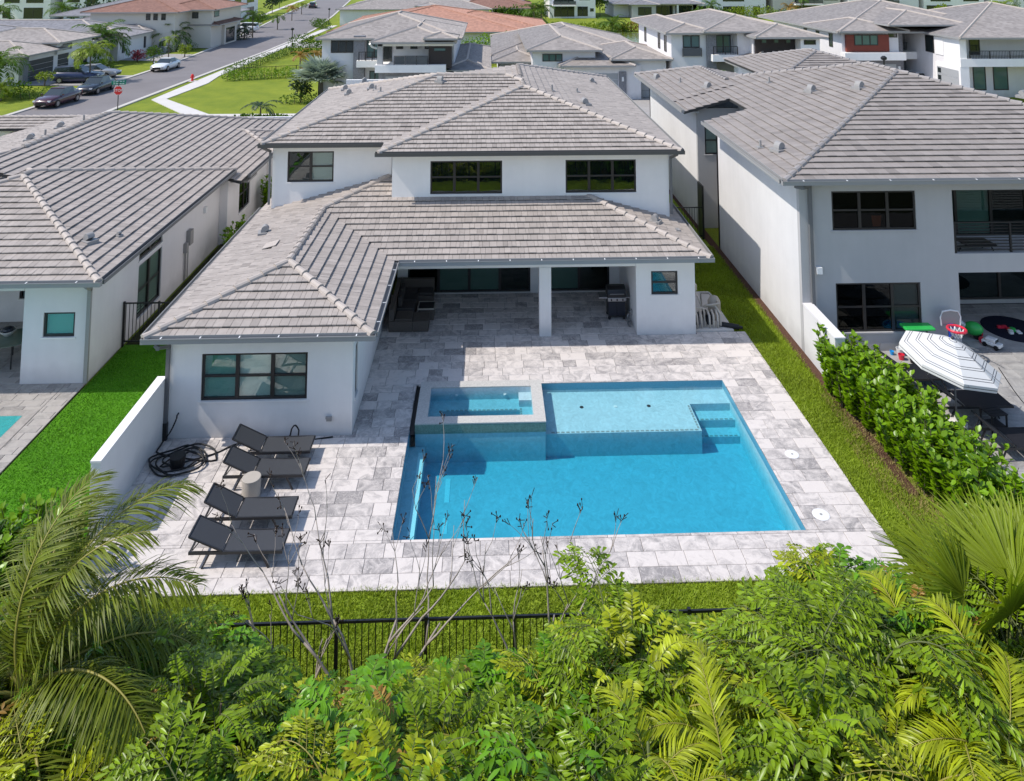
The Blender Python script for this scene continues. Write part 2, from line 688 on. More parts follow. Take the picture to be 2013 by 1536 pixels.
def solo(o, label, cat, group=None):
    """a thing that is one mesh: move its origin to its base"""
    vs = [v.co for v in o.data.vertices]
    c = Vector((sum(v.x for v in vs) / len(vs), sum(v.y for v in vs) / len(vs), min(v.z for v in vs)))
    o.data.transform(Matrix.Translation(-c))
    o.location = c
    return tag(o, label, cat, group)


def np_object(name, verts, faces, mats, parent=None, tint=None, kind=None, smooth=False):
    """big mesh from numpy arrays: faces (n,3) or (n,4)"""
    me = bpy.data.meshes.new(name)
    nf, k = faces.shape
    me.vertices.add(len(verts))
    me.vertices.foreach_set('co', np.ascontiguousarray(verts, dtype=np.float32).ravel())
    me.loops.add(nf * k)
    me.loops.foreach_set('vertex_index', np.ascontiguousarray(faces, dtype=np.int32).ravel())
    me.polygons.add(nf)
    me.polygons.foreach_set('loop_start', np.arange(0, nf * k, k, dtype=np.int32))
    for q in (mats if isinstance(mats, (list, tuple)) else [mats]):
        me.materials.append(M[q])
    if tint is not None:
        a = me.attributes.new('tint', 'FLOAT', 'FACE')
        a.data.foreach_set('value', np.ascontiguousarray(tint, dtype=np.float32))
    me.update(calc_edges=True)
    if smooth:
        me.polygons.foreach_set('use_smooth', [True] * nf)
    if parent == 'mesh':
        return me
    o = bpy.data.objects.new(name, me)
    COL.objects.link(o)
    if parent is not None:
        o.parent = parent
    if kind:
        o['kind'] = kind
    return o


def structure(name, mb, mats, z=None):
    o = mb.build(name, mats)
    o['kind'] = 'structure'
    return o


# ---- walls with real openings, windows, doors
def face_pt(face, a, d, z):
    """face = (axis, coordinate, outward sign): a runs along the wall, d goes inwards"""
    ax, c, s = face
    return (a, c - s * d, z) if ax == 'y' else (c - s * d, a, z)


def wall(mb, face, a0, a1, z0, z1, openings=(), thick=0.2, mi=0):
    As = sorted(set([a0, a1] + [o[0] for o in openings] + [o[1] for o in openings]))
    Zs = sorted(set([z0, z1] + [o[2] for o in openings] + [o[3] for o in openings]))
    for i in range(len(As) - 1):
        for j in range(len(Zs) - 1):
            ca = (As[i] + As[i + 1]) / 2
            cz = (Zs[j] + Zs[j + 1]) / 2
            if any(o[0] < ca < o[1] and o[2] < cz < o[3] for o in openings):
                continue
            for d in (0.0, thick):
                mb.add([face_pt(face, As[i], d, Zs[j]), face_pt(face, As[i + 1], d, Zs[j]),
                        face_pt(face, As[i + 1], d, Zs[j + 1]), face_pt(face, As[i], d, Zs[j + 1])], [(0, 1, 2, 3)], 0, mi)

    def strip(p, q):
        mb.add([face_pt(face, p[0], 0, p[1]), face_pt(face, q[0], 0, q[1]), face_pt(face, q[0], thick, q[1]),
                face_pt(face, p[0], thick, p[1])], [(0, 1, 2, 3)], 0, mi)
    for (b0, b1, c0, c1) in list(openings) + [(a0, a1, z0, z1)]:
        strip((b0, c0), (b1, c0))
        strip((b1, c0), (b1, c1))
        strip((b1, c1), (b0, c1))
        strip((b0, c1), (b0, c0))


def fbox(mb, face, a0, a1, d0, d1, z0, z1, tint=0.0, mi=0):
    p = face_pt(face, a0, d0, z0)
    q = face_pt(face, a1, d1, z1)
    mb.box(min(p[0], q[0]), max(p[0], q[0]), min(p[1], q[1]), max(p[1], q[1]), min(p[2], q[2]), max(p[2], q[2]), tint, mi)


def window(parent, face, a0, a1, z0, z1, cols=2, rail=True, back=None, glass='window_glass', name='window', sill=True,
           frame_w=0.06, depth=0.07, wall_mat='white_stucco', simple=False, blind_frac=None):
    """recessed window: frame with posts and meeting rails, one pane per light, what hangs behind the glass"""
    back = back or ['room_dark'] * cols
    if isinstance(back, str):
        back = [back] * cols
    f = MB()
    d0, d1 = depth - 0.03, depth + 0.04
    w = frame_w
    fbox(f, face, a0, a1, d0, d1, z1 - w, z1)
    fbox(f, face, a0, a1, d0, d1, z0, z0 + w)
    fbox(f, face, a0, a0 + w, d0, d1, z0 + w, z1 - w)
    fbox(f, face, a1 - w, a1, d0, d1, z0 + w, z1 - w)
    step = (a1 - a0) / cols
    for c in range(1, cols):
        fbox(f, face, a0 + c * step - w * 0.8, a0 + c * step + w * 0.8, d0 - 0.005, d1, z0 + w, z1 - w)
    zm = (z0 + z1) / 2
    spans = []
    for c in range(cols):
        b0 = a0 + c * step + (w if c == 0 else w * 0.8)
        b1 = a0 + (c + 1) * step - (w if c == cols - 1 else w * 0.8)
        if rail:
            fbox(f, face, b0, b1, d0 + 0.012, d1 - 0.004, zm - 0.028, zm + 0.028)
            spans += [(b0, b1, z0 + w, zm - 0.028, c), (b0, b1, zm + 0.028, z1 - w, c)]
        else:
            spans += [(b0, b1, z0 + w, z1 - w, c)]
    fo = f.build('window_frame' if name != 'window' else 'frame', 'bronze_frame', None)
    # the frame mesh is the window itself's body; the panes and blinds hang on it
    fo.name = name
    if parent is not None:
        off = ORG.get(parent, Vector((0, 0, 0)))
        if off.length > 0:
            fo.data.transform(Matrix.Translation(-off))
        fo.parent = parent
        ORG[fo] = off
    for (b0, b1, c0, c1, c) in spans:
        g = MB()
        fbox(g, face, b0, b1, depth + 0.0, depth + 0.008, c0, c1)
        g.build('pane', glass, fo)
    for c in range(cols):
        b0 = a0 + c * step + 0.02
        b1 = a0 + (c + 1) * step - 0.02
        g = MB()
        if blind_frac and back[c] != 'room_dark':
            zb = z1 - (z1 - z0) * blind_frac
            fbox(g, face, b0, b1, depth + 0.07, depth + 0.08, zb, z1 - 0.01)
            g.build('blind', back[c], fo)
            g = MB()
            fbox(g, face, b0, b1, depth + 0.085, depth + 0.10, z0 + 0.01, z1 - 0.01)
            g.build('backing', 'room_dark', fo)
        else:
            fbox(g, face, b0, b1, depth + 0.07, depth + 0.08, z0 + 0.01, z1 - 0.01)
            g.build('blind' if back[c].startswith(('blind', 'curtain')) else 'backing', back[c], fo)
    if sill:
        g = MB()
        fbox(g, face, a0 - 0.05, a1 + 0.05, -0.03, depth - 0.03, z0 - 0.045, z0 - 0.002)
        g.build('sill', wall_mat, fo)
    return fo


# ---- tiled roofs
def clip_poly(poly, region):
    """Sutherland-Hodgman, both counter-clockwise"""
    out = poly
    n = len(region)
    for i in range(n):
        ax, ay = region[i]
        bx, by = region[(i + 1) % n]
        ex, ey = bx - ax, by - ay
        inp = out
        out = []
        if not inp:
            return []
        px, py = inp[-1]
        ps = ex * (py - ay) - ey * (px - ax)
        for (qx, qy) in inp:
            qs = ex * (qy - ay) - ey * (qx - ax)
            if (qs >= 0) != (ps >= 0):
                t = ps / (ps - qs)
                out.append((px + t * (qx - px), py + t * (qy - py)))
            if qs >= 0:
                out.append((qx, qy))
            px, py, ps = qx, qy, qs
    return out


def ccw(poly):
    a = sum(poly[i][0] * poly[(i + 1) % len(poly)][1] - poly[(i + 1) % len(poly)][0] * poly[i][1] for i in range(len(poly)))
    return poly if a > 0 else poly[::-1]


class Roof:
    """tiled roof made of sloping planes; every tile is geometry, the ones that show largest are objects"""

    def __init__(s, parent, slope, tile_w, jitter, expo=0.33, thick=0.056, tile='tile_concrete', cap='ridge_mortar', wide=None):
        s.base = MB()
        s.tiles = []
        s.caps = []
        s.slope, s.tw, s.j, s.e, s.th = slope, tile_w, jitter, expo, thick
        s.parent, s.tm, s.cm = parent, tile, cap

    def plane(s, poly, eave, axis, sign, z0, tiles=True):
        """poly in plan; the slope rises along axis ('x'/'y') in direction sign from coordinate eave at height z0"""
        k = s.slope

        def zz(x, y):
            return z0 + k * sign * ((x if axis == 'x' else y) - eave)
        poly = ccw([tuple(p) for p in poly])
        top = [(x, y, zz(x, y)) for x, y in poly]
        bot = [(x, y, zz(x, y) - 0.10) for x, y in poly]
        n = len(poly)
        s.base.add(top + bot, [tuple(range(n)), tuple(range(2 * n - 1, n - 1, -1))] +
                   [(i, n + i, n + (i + 1) % n, (i + 1) % n) for i in range(n)])
        if not tiles:
            return
        # plane coordinates: u along the eave, d up the slope in plan
        uv = [((y if axis == 'x' else x), sign * ((x if axis == 'x' else y) - eave)) for x, y in poly]
        uv = ccw(uv)
        dmin = min(p[1] for p in uv)
        dmax = max(p[1] for p in uv)
        umin = min(p[0] for p in uv)
        umax = max(p[0] for p in uv)
        r0 = int(math.floor(dmin / s.e))
        for r in range(r0, int(math.ceil(dmax / s.e))):
            d0 = r * s.e
            d1 = d0 + s.e
            lo = d0 - 0.03
            rr = random.Random(r * 7919 + int(abs(eave) * 131))
            u = umin - rr.random() * s.tw
            while u < umax:
                w = s.tw * (1 + (rr.random() - 0.5) * 2 * s.j)
                q = [(u + 0.004, max(lo, dmin - 0.03)), (u + w - 0.004, max(lo, dmin - 0.03)), (u + w - 0.004, d1), (u + 0.004, d1)]
                c = clip_poly(q, uv) if d0 > dmin - 0.001 else clip_poly(q, uv)
                u += w
                if len(c) < 3:
                    continue
                ar = sum(c[i][0] * c[(i + 1) % len(c)][1] - c[(i + 1) % len(c)][0] * c[i][1] for i in range(len(c))) * 0.5
                if ar < 0.004:
                    continue
                th = s.th * (0.9 + 0.25 * rr.random())
                tp, bt = [], []
                for (cu, cd) in c:
                    x, y = (eave + sign * cd, cu) if axis == 'x' else (cu, eave + sign * cd)
                    zb = zz(x, y)
                    h = 0.006 + th * max(0.0, min(1.0, (d1 - cd) / s.e))
                    tp.append((x, y, zb + h))
                    bt.append((x, y, zb + max(-0.004, h - 0.027)))
                m = len(c)
                a2 = sum(tp[i][0] * tp[(i + 1) % m][1] - tp[(i + 1) % m][0] * tp[i][1] for i in range(m))
                if a2 < 0:
                    tp.reverse()
                    bt.reverse()
                fs = [tuple(range(m))] + [(i, m + i, m + (i + 1) % m, (i + 1) % m) for i in range(m)]
                ti = (rr.random() - 0.5) * 0.20
                if rr.random() < 0.06:
                    ti -= 0.14
                s.tiles.append((shown_area(tp), tp + bt, fs, ti))

    def hip(s, x0, x1, y0, y1, z0, sides='fblr', tiles='fblr'):
        """simple hip roof over a rectangle"""
        h = min(x1 - x0, y1 - y0) / 2
        if y1 - y0 >= x1 - x0:
            xm = (x0 + x1) / 2
            a, b = (xm, y0 + h), (xm, y1 - h)
            P = {'f': [(x0, y0), (x1, y0), a], 'b': [(x1, y1), (x0, y1), b],
                 'l': [(x0, y1), (x0, y0), a, b], 'r': [(x1, y0), (x1, y1), b, a]}
        else:
            ym = (y0 + y1) / 2
            a, b = (x0 + h, ym), (x1 - h, ym)
            P = {'f': [(x0, y0), (x1, y0), b, a], 'b': [(x1, y1), (x0, y1), a, b],
                 'l': [(x0, y1), (x0, y0), a], 'r': [(x1, y0), (x1, y1), b]}
        par = {'f': (y0, 'y', 1), 'b': (y1, 'y', -1), 'l': (x0, 'x', 1), 'r': (x1, 'x', -1)}
        for k in sides:
            pl = [p for i, p in enumerate(P[k]) if i == 0 or (abs(p[0] - P[k][i - 1][0]) + abs(p[1] - P[k][i - 1][1])) > 0.01]
            s.plane(pl, *par[k], z0, tiles=k in tiles)
        zr = z0 + s.slope * h
        for c, apex in (((x0, y0), a), ((x1, y0), a if y1 - y0 >= x1 - x0 else b), ((x0, y1), b if y1 - y0 >= x1 - x0 else a), ((x1, y1), b)):
            s.cap_line((*c, z0), (*apex, zr))
        if math.dist(a, b) > 0.3:
            s.cap_line((*a, zr), (*b, zr))

    def cap_line(s, p, q):
        s.caps.append((Vector(p), Vector(q)))

    def finish(s, limit=300, cap_len=0.40, cap_r=0.105):
        ro = s.base.build('roof', 'roof_underlay', s.parent)
        off = ORG[ro]
        s.tiles.sort(key=lambda t: -t[0])
        mt = M[s.tm]
        for ar, vs, fs, ti in s.tiles[:limit]:
            me = bpy.data.meshes.new('roof_tile')
            me.from_pydata([(x - off[0], y - off[1], z - off[2]) for x, y, z in vs], [], fs)
            me.materials.append(mt)
            a = me.attributes.new('tint', 'FLOAT', 'FACE')
            a.data.foreach_set('value', [ti] * len(fs))
            o = bpy.data.objects.new('roof_tile', me)
            COL.objects.link(o)
            o.parent = ro
        rest = MB()
        for ar, vs, fs, ti in s.tiles[limit:]:
            rest.add(vs, fs, ti)
        if rest.v:
            tag(rest.build('tile_field', s.tm, ro), kind='stuff')
        n_cap = 0
        far = MB()
        for p, q in s.caps:
            L = (q - p).length
            n = max(1, int(L / cap_len))
            d = (q - p) / n
            du = d.normalized()
            side = du.cross(Vector((0, 0, 1))).normalized()
            upv = side.cross(du)
            for i in range(n):
                a = p + d * i - du * 0.04
                b = p + d * (i + 1)
                vs = []
                for c, r, lift in ((a, cap_r * 1.12, 0.030), (b, cap_r * 0.88, 0.0)):
                    for an in (-100, -55, -18, 18, 55, 100):
                        t = math.radians(an)
                        vs.append(c + side * (math.sin(t) * r) + upv * (math.cos(t) * r * 0.85 + lift + 0.012))
                m = 6
                fs = [(k, k + 1, m + k + 1, m + k) for k in range(5)] + [(5, 4, 3, 2, 1, 0), (6, 7, 8, 9, 10, 11)]
                ti = (random.random() - 0.5) * 0.16
                cc = project(p + d * (i + 0.5))
                if n_cap < 290 and -10 < cc[0] < 2023 and -10 < cc[1] < 1546:
                    n_cap += 1
                    k = MB().add(vs, fs, ti).build('ridge_cap', s.cm, ro)
                else:
                    far.add(vs, fs, ti)
        if far.v:
            tag(far.build('ridge_cap_run', s.cm, ro), kind='stuff')
        return ro


def gutter(parent, p, q, out, size=0.13, mat_='gutter_grey', hangers=True, spacing=1.0):
    """open box gutter along an eave from p to q; out = outward unit vector in plan"""
    p, q, o = Vector(p), Vector(q), Vector((*out, 0))
    up = Vector((0, 0, 1))
    t = 0.012
    d = (q - p).normalized()
    mb = MB()

    def slab(c0, c1, half_o, half_u):
        vs = []
        for c in (c0, c1):
            vs += [c - o * half_o - up * half_u, c + o * half_o - up * half_u, c + o * half_o + up * half_u, c - o * half_o + up * half_u]
        mb.add(vs, [(0, 1, 2, 3), (7, 6, 5, 4), (0, 4, 5, 1), (1, 5, 6, 2), (2, 6, 7, 3), (3, 7, 4, 0)])
    h = size * 0.5
    slab(p + o * (t / 2), q + o * (t / 2), t / 2, h * 1.3)                      # fascia board side
    slab(p + o * size - up * 0.01, q + o * size - up * 0.01, t / 2, h)           # front lip
    slab(p + o * h - up * (h + 0.0), q + o * h - up * (h + 0.0), h - t / 2 - 0.001, t / 2)   # floor of the trough
    slab(p + o * (size + 0.012) + up * (h - 0.018), q + o * (size + 0.012) + up * (h - 0.018), 0.006, 0.012)
    for e, sg in ((p, 1), (q, -1)):
        slab(e + o * h + d * (sg * 0.004), e + o * h + d * (sg * 0.012), h - t, h * 0.9)
    g = mb.build('gutter', mat_, parent)
    if hangers:
        L = (q - p).length
        n = max(1, int(L / spacing))
        for i in range(n):
            c = p + d * (L * (i + 0.5) / n)
            MB().bar(c + o * 0.02 + up * (h - 0.012), c + o * (size - 0.01) + up * (h - 0.012), 0.03, 0.008).build('hanger', 'white_metal', g)
    return g


def downspout(parent, pts, w=0.09, mat_='gutter_dark', boot=True):
    mb = MB()
    for a, b in zip(pts[:-1], pts[1:]):
        mb.bar(a, b, w, w * 0.8, up=(0, 1, 0))
    for a in pts[1:-1]:
        mb.box(a[0] - w * .5, a[0] + w * .5, a[1] - w * .42, a[1] + w * .42, a[2] - w * .5, a[2] + w * .5)
    o = mb.build('downspout', mat_, parent)
    if boot:
        e = pts[-1]
        MB().box(e[0] - w * .6, e[0] + w * .6, e[1] - w * .55, e[1] + w * .55, 0.0, 0.42).build('boot', 'black_metal', o)
    return o


def vent_hood(parent, x, y, z, ang=0.0, s=1.0, name='roof_vent', slope_dir=None):
    """goose-neck roof vent: a curved hood on a flashing"""
    s *= 0.72
    mb = MB()
    n = 8
    ca, sa = math.cos(ang), math.sin(ang)
    w = 0.16 * s

    def T(a, b, c):
        return (x + ca * a - sa * b, y + sa * a + ca * b, z + c)
    prof = []
    for i in range(n + 1):
        t = math.pi * (0.05 + 0.85 * i / n)
        prof.append((0.19 * s * math.cos(math.pi - t), 0.05 + 0.27 * s * math.sin(t)))
    vs = []
    for (a, c) in prof:
        vs += [T(a, -w, c), T(a, w, c)]
    fs = [(2 * i, 2 * i + 1, 2 * i + 3, 2 * i + 2) for i in range(n)]
    vs += [T(-0.19 * s, -w, -0.05), T(-0.19 * s, w, -0.05)]
    k = 2 * (n + 1)
    fs.append((k, k + 1, 1, 0))
    # cheeks
    fs.append(tuple([k] + [2 * i for i in range(n + 1)]))
    fs.append(tuple([k + 1] + [2 * i + 1 for i in range(n, -1, -1)]))
    mb.add(vs, fs)
    mb.add([T(-0.32 * s, -0.28 * s, 0.03), T(0.3 * s, -0.28 * s, 0.03), T(0.3 * s, 0.28 * s, 0.03), T(-0.32 * s, 0.28 * s, 0.03),
            T(-0.32 * s, -0.28 * s, -0.08), T(0.3 * s, -0.28 * s, -0.08), T(0.3 * s, 0.28 * s, -0.08), T(-0.32 * s, 0.28 * s, -0.08)],
           [(0, 1, 2, 3), (0, 4, 5, 1), (1, 5, 6, 2), (2, 6, 7, 3), (3, 7, 4, 0)])
    return mb.build(name, 'galvanised', parent)


def pipe_vent(parent, x, y, z, h=0.3):
    mb = MB().tube([(x, y, z - 0.1), (x, y, z + h)], 0.045, 8)
    mb.box(x - 0.12, x + 0.12, y - 0.12, y + 0.12, z - 0.05, z + 0.06)
    return mb.build('vent_pipe', 'galvanised', parent)

# ------------------------------------------------------------------ ground, streets, paving
def sheet(name, pts, z, m, kind='structure', thick=None, sub=None):
    mb = MB()
    if thick:
        mb.prism(ccw(pts), z - thick, z)
    else:
        p = ccw(pts)
        mb.add([(x, y, z) for x, y in p], [tuple(range(len(p)))])
    o = mb.build(name, m)
    o['kind'] = kind
    return o


PX0, PX1, PY0, PY1 = -2.03, 7.03, 17.55, 23.50      # the pool
gm = MB()
Z0 = -0.06
for (x0, x1, y0, y1) in ((-700, 700, -40, PY0 - 0.3), (-700, PX0 - 0.3, PY0 - 0.3, PY1 + 0.3), (PX1 + 0.3, 700, PY0 - 0.3, PY1 + 0.3),
                         (-700, 700, PY1 + 0.3, 900)):
    gm.add([(x0, y0, Z0), (x1, y0, Z0), (x1, y1, Z0), (x0, y1, Z0)], [(0, 1, 2, 3)])
structure('ground', gm, 'lawn')

sheet('soil_bed', [(-40, -14), (60, -14), (60, 14.2), (-40, 14.2)], -0.05, 'soil')  # carried on out of view so the windows reflect dark ground
sheet('right_bed', [(10.0, 14.2), (18, 14.2), (18, 17.0), (10.0, 17.0)], -0.046, 'soil')
sheet('back_lawn', [(-8.6, 14.2), (8.75, 14.2), (8.75, 16.28), (-8.6, 16.28)], -0.034, 'lawn_rough')
sheet('side_lawn', [(8.75, 14.2), (10.0, 14.2), (9.85, 60), (7.2, 60), (7.2, 26.3), (8.75, 26.3)], -0.030, 'lawn_rough')
sheet('mulch_strip', [(9.84, 18.6), (10.16, 18.6), (10.16, 52), (9.80, 52)], -0.012, 'mulch')
sheet('artificial_turf', [(-11.80, 12.5), (-8.62, 12.5), (-8.62, 26.2), (-11.75, 26.2)], -0.018, 'turf_green')
sheet('side_gravel', [(-11.75, 26.2), (-8.4, 26.2), (-8.4, 52), (-11.75, 52)], -0.026, 'soil')

# streets (left street runs away from the camera, the cross street passes behind the house)
ROAD_L = [(-39.6, 20), (-38.9, 62), (-38.5, 78), (-38.5, 92), (-39.2, 106), (-40.6, 122), (-43.2, 145), (-47.0, 175), (-51.0, 209), (-55.4, 250), (-70, 380)]
ROAD_R = [(-31.6, 20), (-31.6, 50), (-31.6, 66), (-31.2, 86), (-30.7, 107), (-30.8, 125), (-31.8, 142), (-35.4, 176), (-39.5, 209), (-44.6, 250), (-59, 380)]
rm = MB()
for i in range(len(ROAD_L) - 1):
    rm.add([(*ROAD_L[i], -0.045), (*ROAD_R[i], -0.045), (*ROAD_R[i + 1], -0.045), (*ROAD_L[i + 1], -0.045)], [(0, 1, 2, 3)])
structure('road', rm, 'asphalt')
sheet('cross_street', [(-31.6, 49.5), (120, 49.5), (120, 57.5), (-31.6, 57.5)], -0.041, 'asphalt')
sheet('street_corner', [(-32.2, 56.9), (-27.6, 57.45), (-29.4, 58.4), (-30.7, 60.2), (-31.5, 63.2), (-31.6, 66)], -0.037, 'asphalt')


def kerb(name, pts, w=0.42, h=0.06, m='kerb_concrete'):
    mb = MB()
    for a, b in zip(pts[:-1], pts[1:]):
        mb.bar((*a, -0.05 + h / 2), (*b, -0.05 + h / 2), w, h + 0.06)
    o = mb.build(name, m)
    o['kind'] = 'structure'
    return o


kerb('left_kerb', ROAD_L)
kerb('right_kerb', [(-27.4, 57.6), (-29.3, 58.55), (-30.6, 60.4), (-31.4, 63.3), (-31.5, 66)] + ROAD_R[3:])
kerb('street_kerb', [(-27.4, 57.6), (120, 57.6)])
kerb('near_street_kerb', [(-31, 49.4), (120, 49.4)])
# pavements: along the left street and along the cross street, joined at the corner
sheet('sidewalk', [(-30.3, 70.6), (-29.1, 70.9), (-28.6, 79.8), (-29.2, 84.6), (-29.2, 150), (-30.4, 150), (-30.4, 84)], 0.0, 'concrete_walk', thick=0.06)
sheet('corner_walk', [(-30.3, 70.55), (-23.6, 62.3), (-22.7, 63.75), (-29.1, 70.85)], 0.003, 'concrete_walk', thick=0.06)
sheet('street_sidewalk', [(-23.6, 62.3), (10.0, 62.1), (10.0, 63.6), (-22.7, 63.75)], 0.006, 'concrete_walk', thick=0.06)
sheet('far_sidewalk', [(-52.5, 176), (-51.4, 176), (-60.5, 262), (-62.0, 262)], 0.0, 'concrete_walk', thick=0.06)
for nm, pts in (('left_driveway', [(-47.0, 79.0), (-38.9, 78.6), (-38.9, 85.6), (-47.2, 85.8)]),
                ('left_driveway', [(-46.6, 98.5), (-39.2, 97.0), (-39.6, 104.5), (-46.6, 105.5)]),
                ('left_driveway', [(-45.0, 112.5), (-40.2, 111.5), (-40.8, 117.5), (-45.4, 118.0)]),
                ('left_driveway', [(-47.5, 133.0), (-42.4, 132.3), (-43.2, 138.5), (-48.0, 139.0)]),
                ('left_driveway', [(-50, 152), (-44.8, 150.5), (-45.6, 157), (-51, 158)]),
                ('side_driveway', [(-31.0, 112.0), (-24, 112.0), (-24, 119), (-31.0, 120.0)]),
                ('driveway', [(-10.6, 57.6), (-4.6, 57.6), (-4.6, 69.2), (-10.6, 69.2)]),
                ('driveway', [(7.0, 57.6), (16.5, 57.6), (16.5, 73.6), (7.0, 73.6)]),
                ('driveway', [(22.0, 57.6), (33.0, 57.6), (33.0, 72.0), (22.0, 72.0)]),
                ('driveway', [(34.0, 57.6), (47.0, 57.6), (47.0, 77.0), (34.0, 77.0)]),
                ('front_drive', [(1.0, 44.0), (8.6, 44.0), (8.6, 49.4), (1.0, 49.4)])):
    sheet(nm, pts, -0.018, 'driveway_paver')

# lake and the lawns round it
sheet('lake', [(-2, 118), (24.5, 112), (60, 116), (60, 130), (28, 133), (-2, 138)], -0.040, 'lake_water')
sheet('bank_lawn', [(-2, 138), (28, 133), (60, 130), (130, 132), (130, 158), (36, 162), (-2, 160)], -0.03, 'lawn')

# ---- the pool deck: every paver is its own piece
BLK = (0.406, 0.61)
DECK = [(-8.45, 8.72, 16.25, PY0), (-8.45, PX0, PY0, 21.22), (PX1, 8.72, PY0, PY1), (-3.53, PX0, 21.22, PY1),
        (-1.98, 1.60, 23.44, PY1), (-3.53, 8.72, PY1, 26.28), (-3.53, 5.03, 26.28, 29.6), (7.05, 8.72, 26.28, 26.42)]


def pave(parent, region, d, w, m, y_origin, seed, z=0.0, limit=300, gap=0.009, lift=0.003, tone=0.34, jitter_len=True):
    rr = random.Random(seed)
    pieces = []
    ymin = min(r[2] for r in region)
    ymax = max(r[3] for r in region)
    xmin = min(r[0] for r in region)
    xmax = max(r[1] for r in region)
    row = int(math.floor((ymin - y_origin) / d)) - 1
    while y_origin + row * d < ymax:
        y0 = y_origin + row * d
        x = xmin - rr.random() * w
        while x < xmax:
            ln = w * (rr.choice((1.0, 1.0, 1.0, 0.66, 1.33)) if jitter_len else 1.0)
            t = rr.gauss(0.05, tone * 0.42)
            if rr.random() < 0.10:
                t -= tone * 0.9
            t = max(-0.55, min(0.35, t))
            dz = rr.random() * lift
            for (a0, a1, b0, b1) in region:
                c0, c1, e0, e1 = max(x, a0), min(x + ln, a1), max(y0, b0), min(y0 + d, b1)
                if c1 - c0 > 0.03 and e1 - e0 > 0.03:
                    g = gap / 2
                    c0, c1, e0, e1 = c0 + g, c1 - g, e0 + g, e1 - g
                    ch = 0.006
                    zt = z + dz
                    vs = [(c0, e0, zt - ch), (c1, e0, zt - ch), (c1, e1, zt - ch), (c0, e1, zt - ch),
                          (c0 + ch, e0 + ch, zt), (c1 - ch, e0 + ch, zt), (c1 - ch, e1 - ch, zt), (c0 + ch, e1 - ch, zt),
                          (c0, e0, z - 0.025), (c1, e0, z - 0.025), (c1, e1, z - 0.025), (c0, e1, z - 0.025)]
                    fs = [(4, 5, 6, 7)] + [(i, (i + 1) % 4, 4 + (i + 1) % 4, 4 + i) for i in range(4)] + \
                         [(8 + i, 8 + (i + 1) % 4, (i + 1) % 4, i) for i in range(4)]
                    pieces.append((shown_area(vs[4:8]), vs, fs, t))
            x += ln
        row += 1
    pieces.sort(key=lambda p: -p[0])
    off = ORG.get(parent, Vector((0, 0, 0)))
    for ar, vs, fs, t in pieces[:limit]:
        MB().add(vs, fs, t).build('paver', m, parent)
    rest = MB()
    for ar, vs, fs, t in pieces[limit:]:
        rest.add(vs, fs, t)
    if rest.v:
        tag(rest.build('paver_field', m, parent), kind='stuff')


db = MB()
for (a0, a1, b0, b1) in DECK:
    db.box(a0, a1, b0, b1, -0.20, -0.012)
deck = structure('pool_deck', db, 'grout')
pave(deck, DECK, BLK[0], BLK[1], 'paver_marble', 16.25 - 0.0, 11, tone=0.31)

# deck drain lids
for (x, y, r, lab) in ((7.74, 20.06, 0.17, 'round white skimmer lid in the paving beside the pool, nearer the house'),
                       (7.55, 17.98, 0.19, 'round white skimmer lid in the paving by the pool corner nearest the fence')):
    t = thing('skimmer_lid', lab, 'lid', (x, y, 0), 0, 'skimmer lids in the paving', local=True)
    MB().lathe([(r, -0.01), (r, 0.008), (r * 0.93, 0.012)], n=20).build('lid', 'white_metal', t)
    MB().lathe([(r * 0.16, 0.012), (r * 0.16, 0.016)], n=10).build('finger_hole', 'gutter_grey', t)
sheet('deck_drain', [(PX0 + 0.0, 21.26), (PX0 + 0.13, 21.26), (PX0 + 0.13, 23.45), (PX0 + 0.0, 23.45)], -0.06, 'black_metal')

# ---- swimming pool
WZ, SHZ, FLZ = -0.085, -0.27, -0.86
SPX0, SPX1, SPY0, SPY1, SPZ = -1.88, 1.60, 21.42, 23.42, 0.12
pool = thing('swimming_pool', 'rectangular blue swimming pool with sun shelf and steps in the marble deck', 'pool', (2.5, 20.5, 0))
sh = MB()
# floor and outer walls (basin built as slabs behind the water)
sh.box(PX0 - 0.3, PX1 + 0.3, PY0 - 0.3, PY1 + 0.3, FLZ - 0.2, FLZ)
sh.box(PX0 - 0.3, PX0, PY0 - 0.3, PY1 + 0.3, FLZ, -0.014)
sh.box(PX1, PX1 + 0.3, PY0 - 0.3, PY1 + 0.3, FLZ, -0.014)
sh.box(PX0, PX1, PY0 - 0.3, PY0, FLZ, -0.014)
sh.box(PX0, PX1, PY1, PY1 + 0.3, FLZ, -0.014)
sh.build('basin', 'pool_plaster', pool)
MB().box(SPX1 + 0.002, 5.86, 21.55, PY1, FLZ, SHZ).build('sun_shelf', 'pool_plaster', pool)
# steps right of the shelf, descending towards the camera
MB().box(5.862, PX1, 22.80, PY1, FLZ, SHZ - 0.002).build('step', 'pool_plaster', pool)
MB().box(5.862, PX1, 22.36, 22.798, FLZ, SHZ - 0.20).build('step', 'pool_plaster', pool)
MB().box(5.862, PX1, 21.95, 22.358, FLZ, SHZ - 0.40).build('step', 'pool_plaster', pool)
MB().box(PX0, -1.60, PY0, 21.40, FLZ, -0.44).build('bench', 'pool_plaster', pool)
MB().box(-1.76, -1.605, PY0, 21.15, -0.45, -0.432).build('bench_trim', 'pool_tile', pool)
for (y0, y1) in ((19.92, 20.78), (18.90, 19.40)):
    MB().box(-1.02, -0.90, y0, y1, FLZ - 0.01, FLZ + 0.008).build('floor_marker', 'pool_tile', pool)


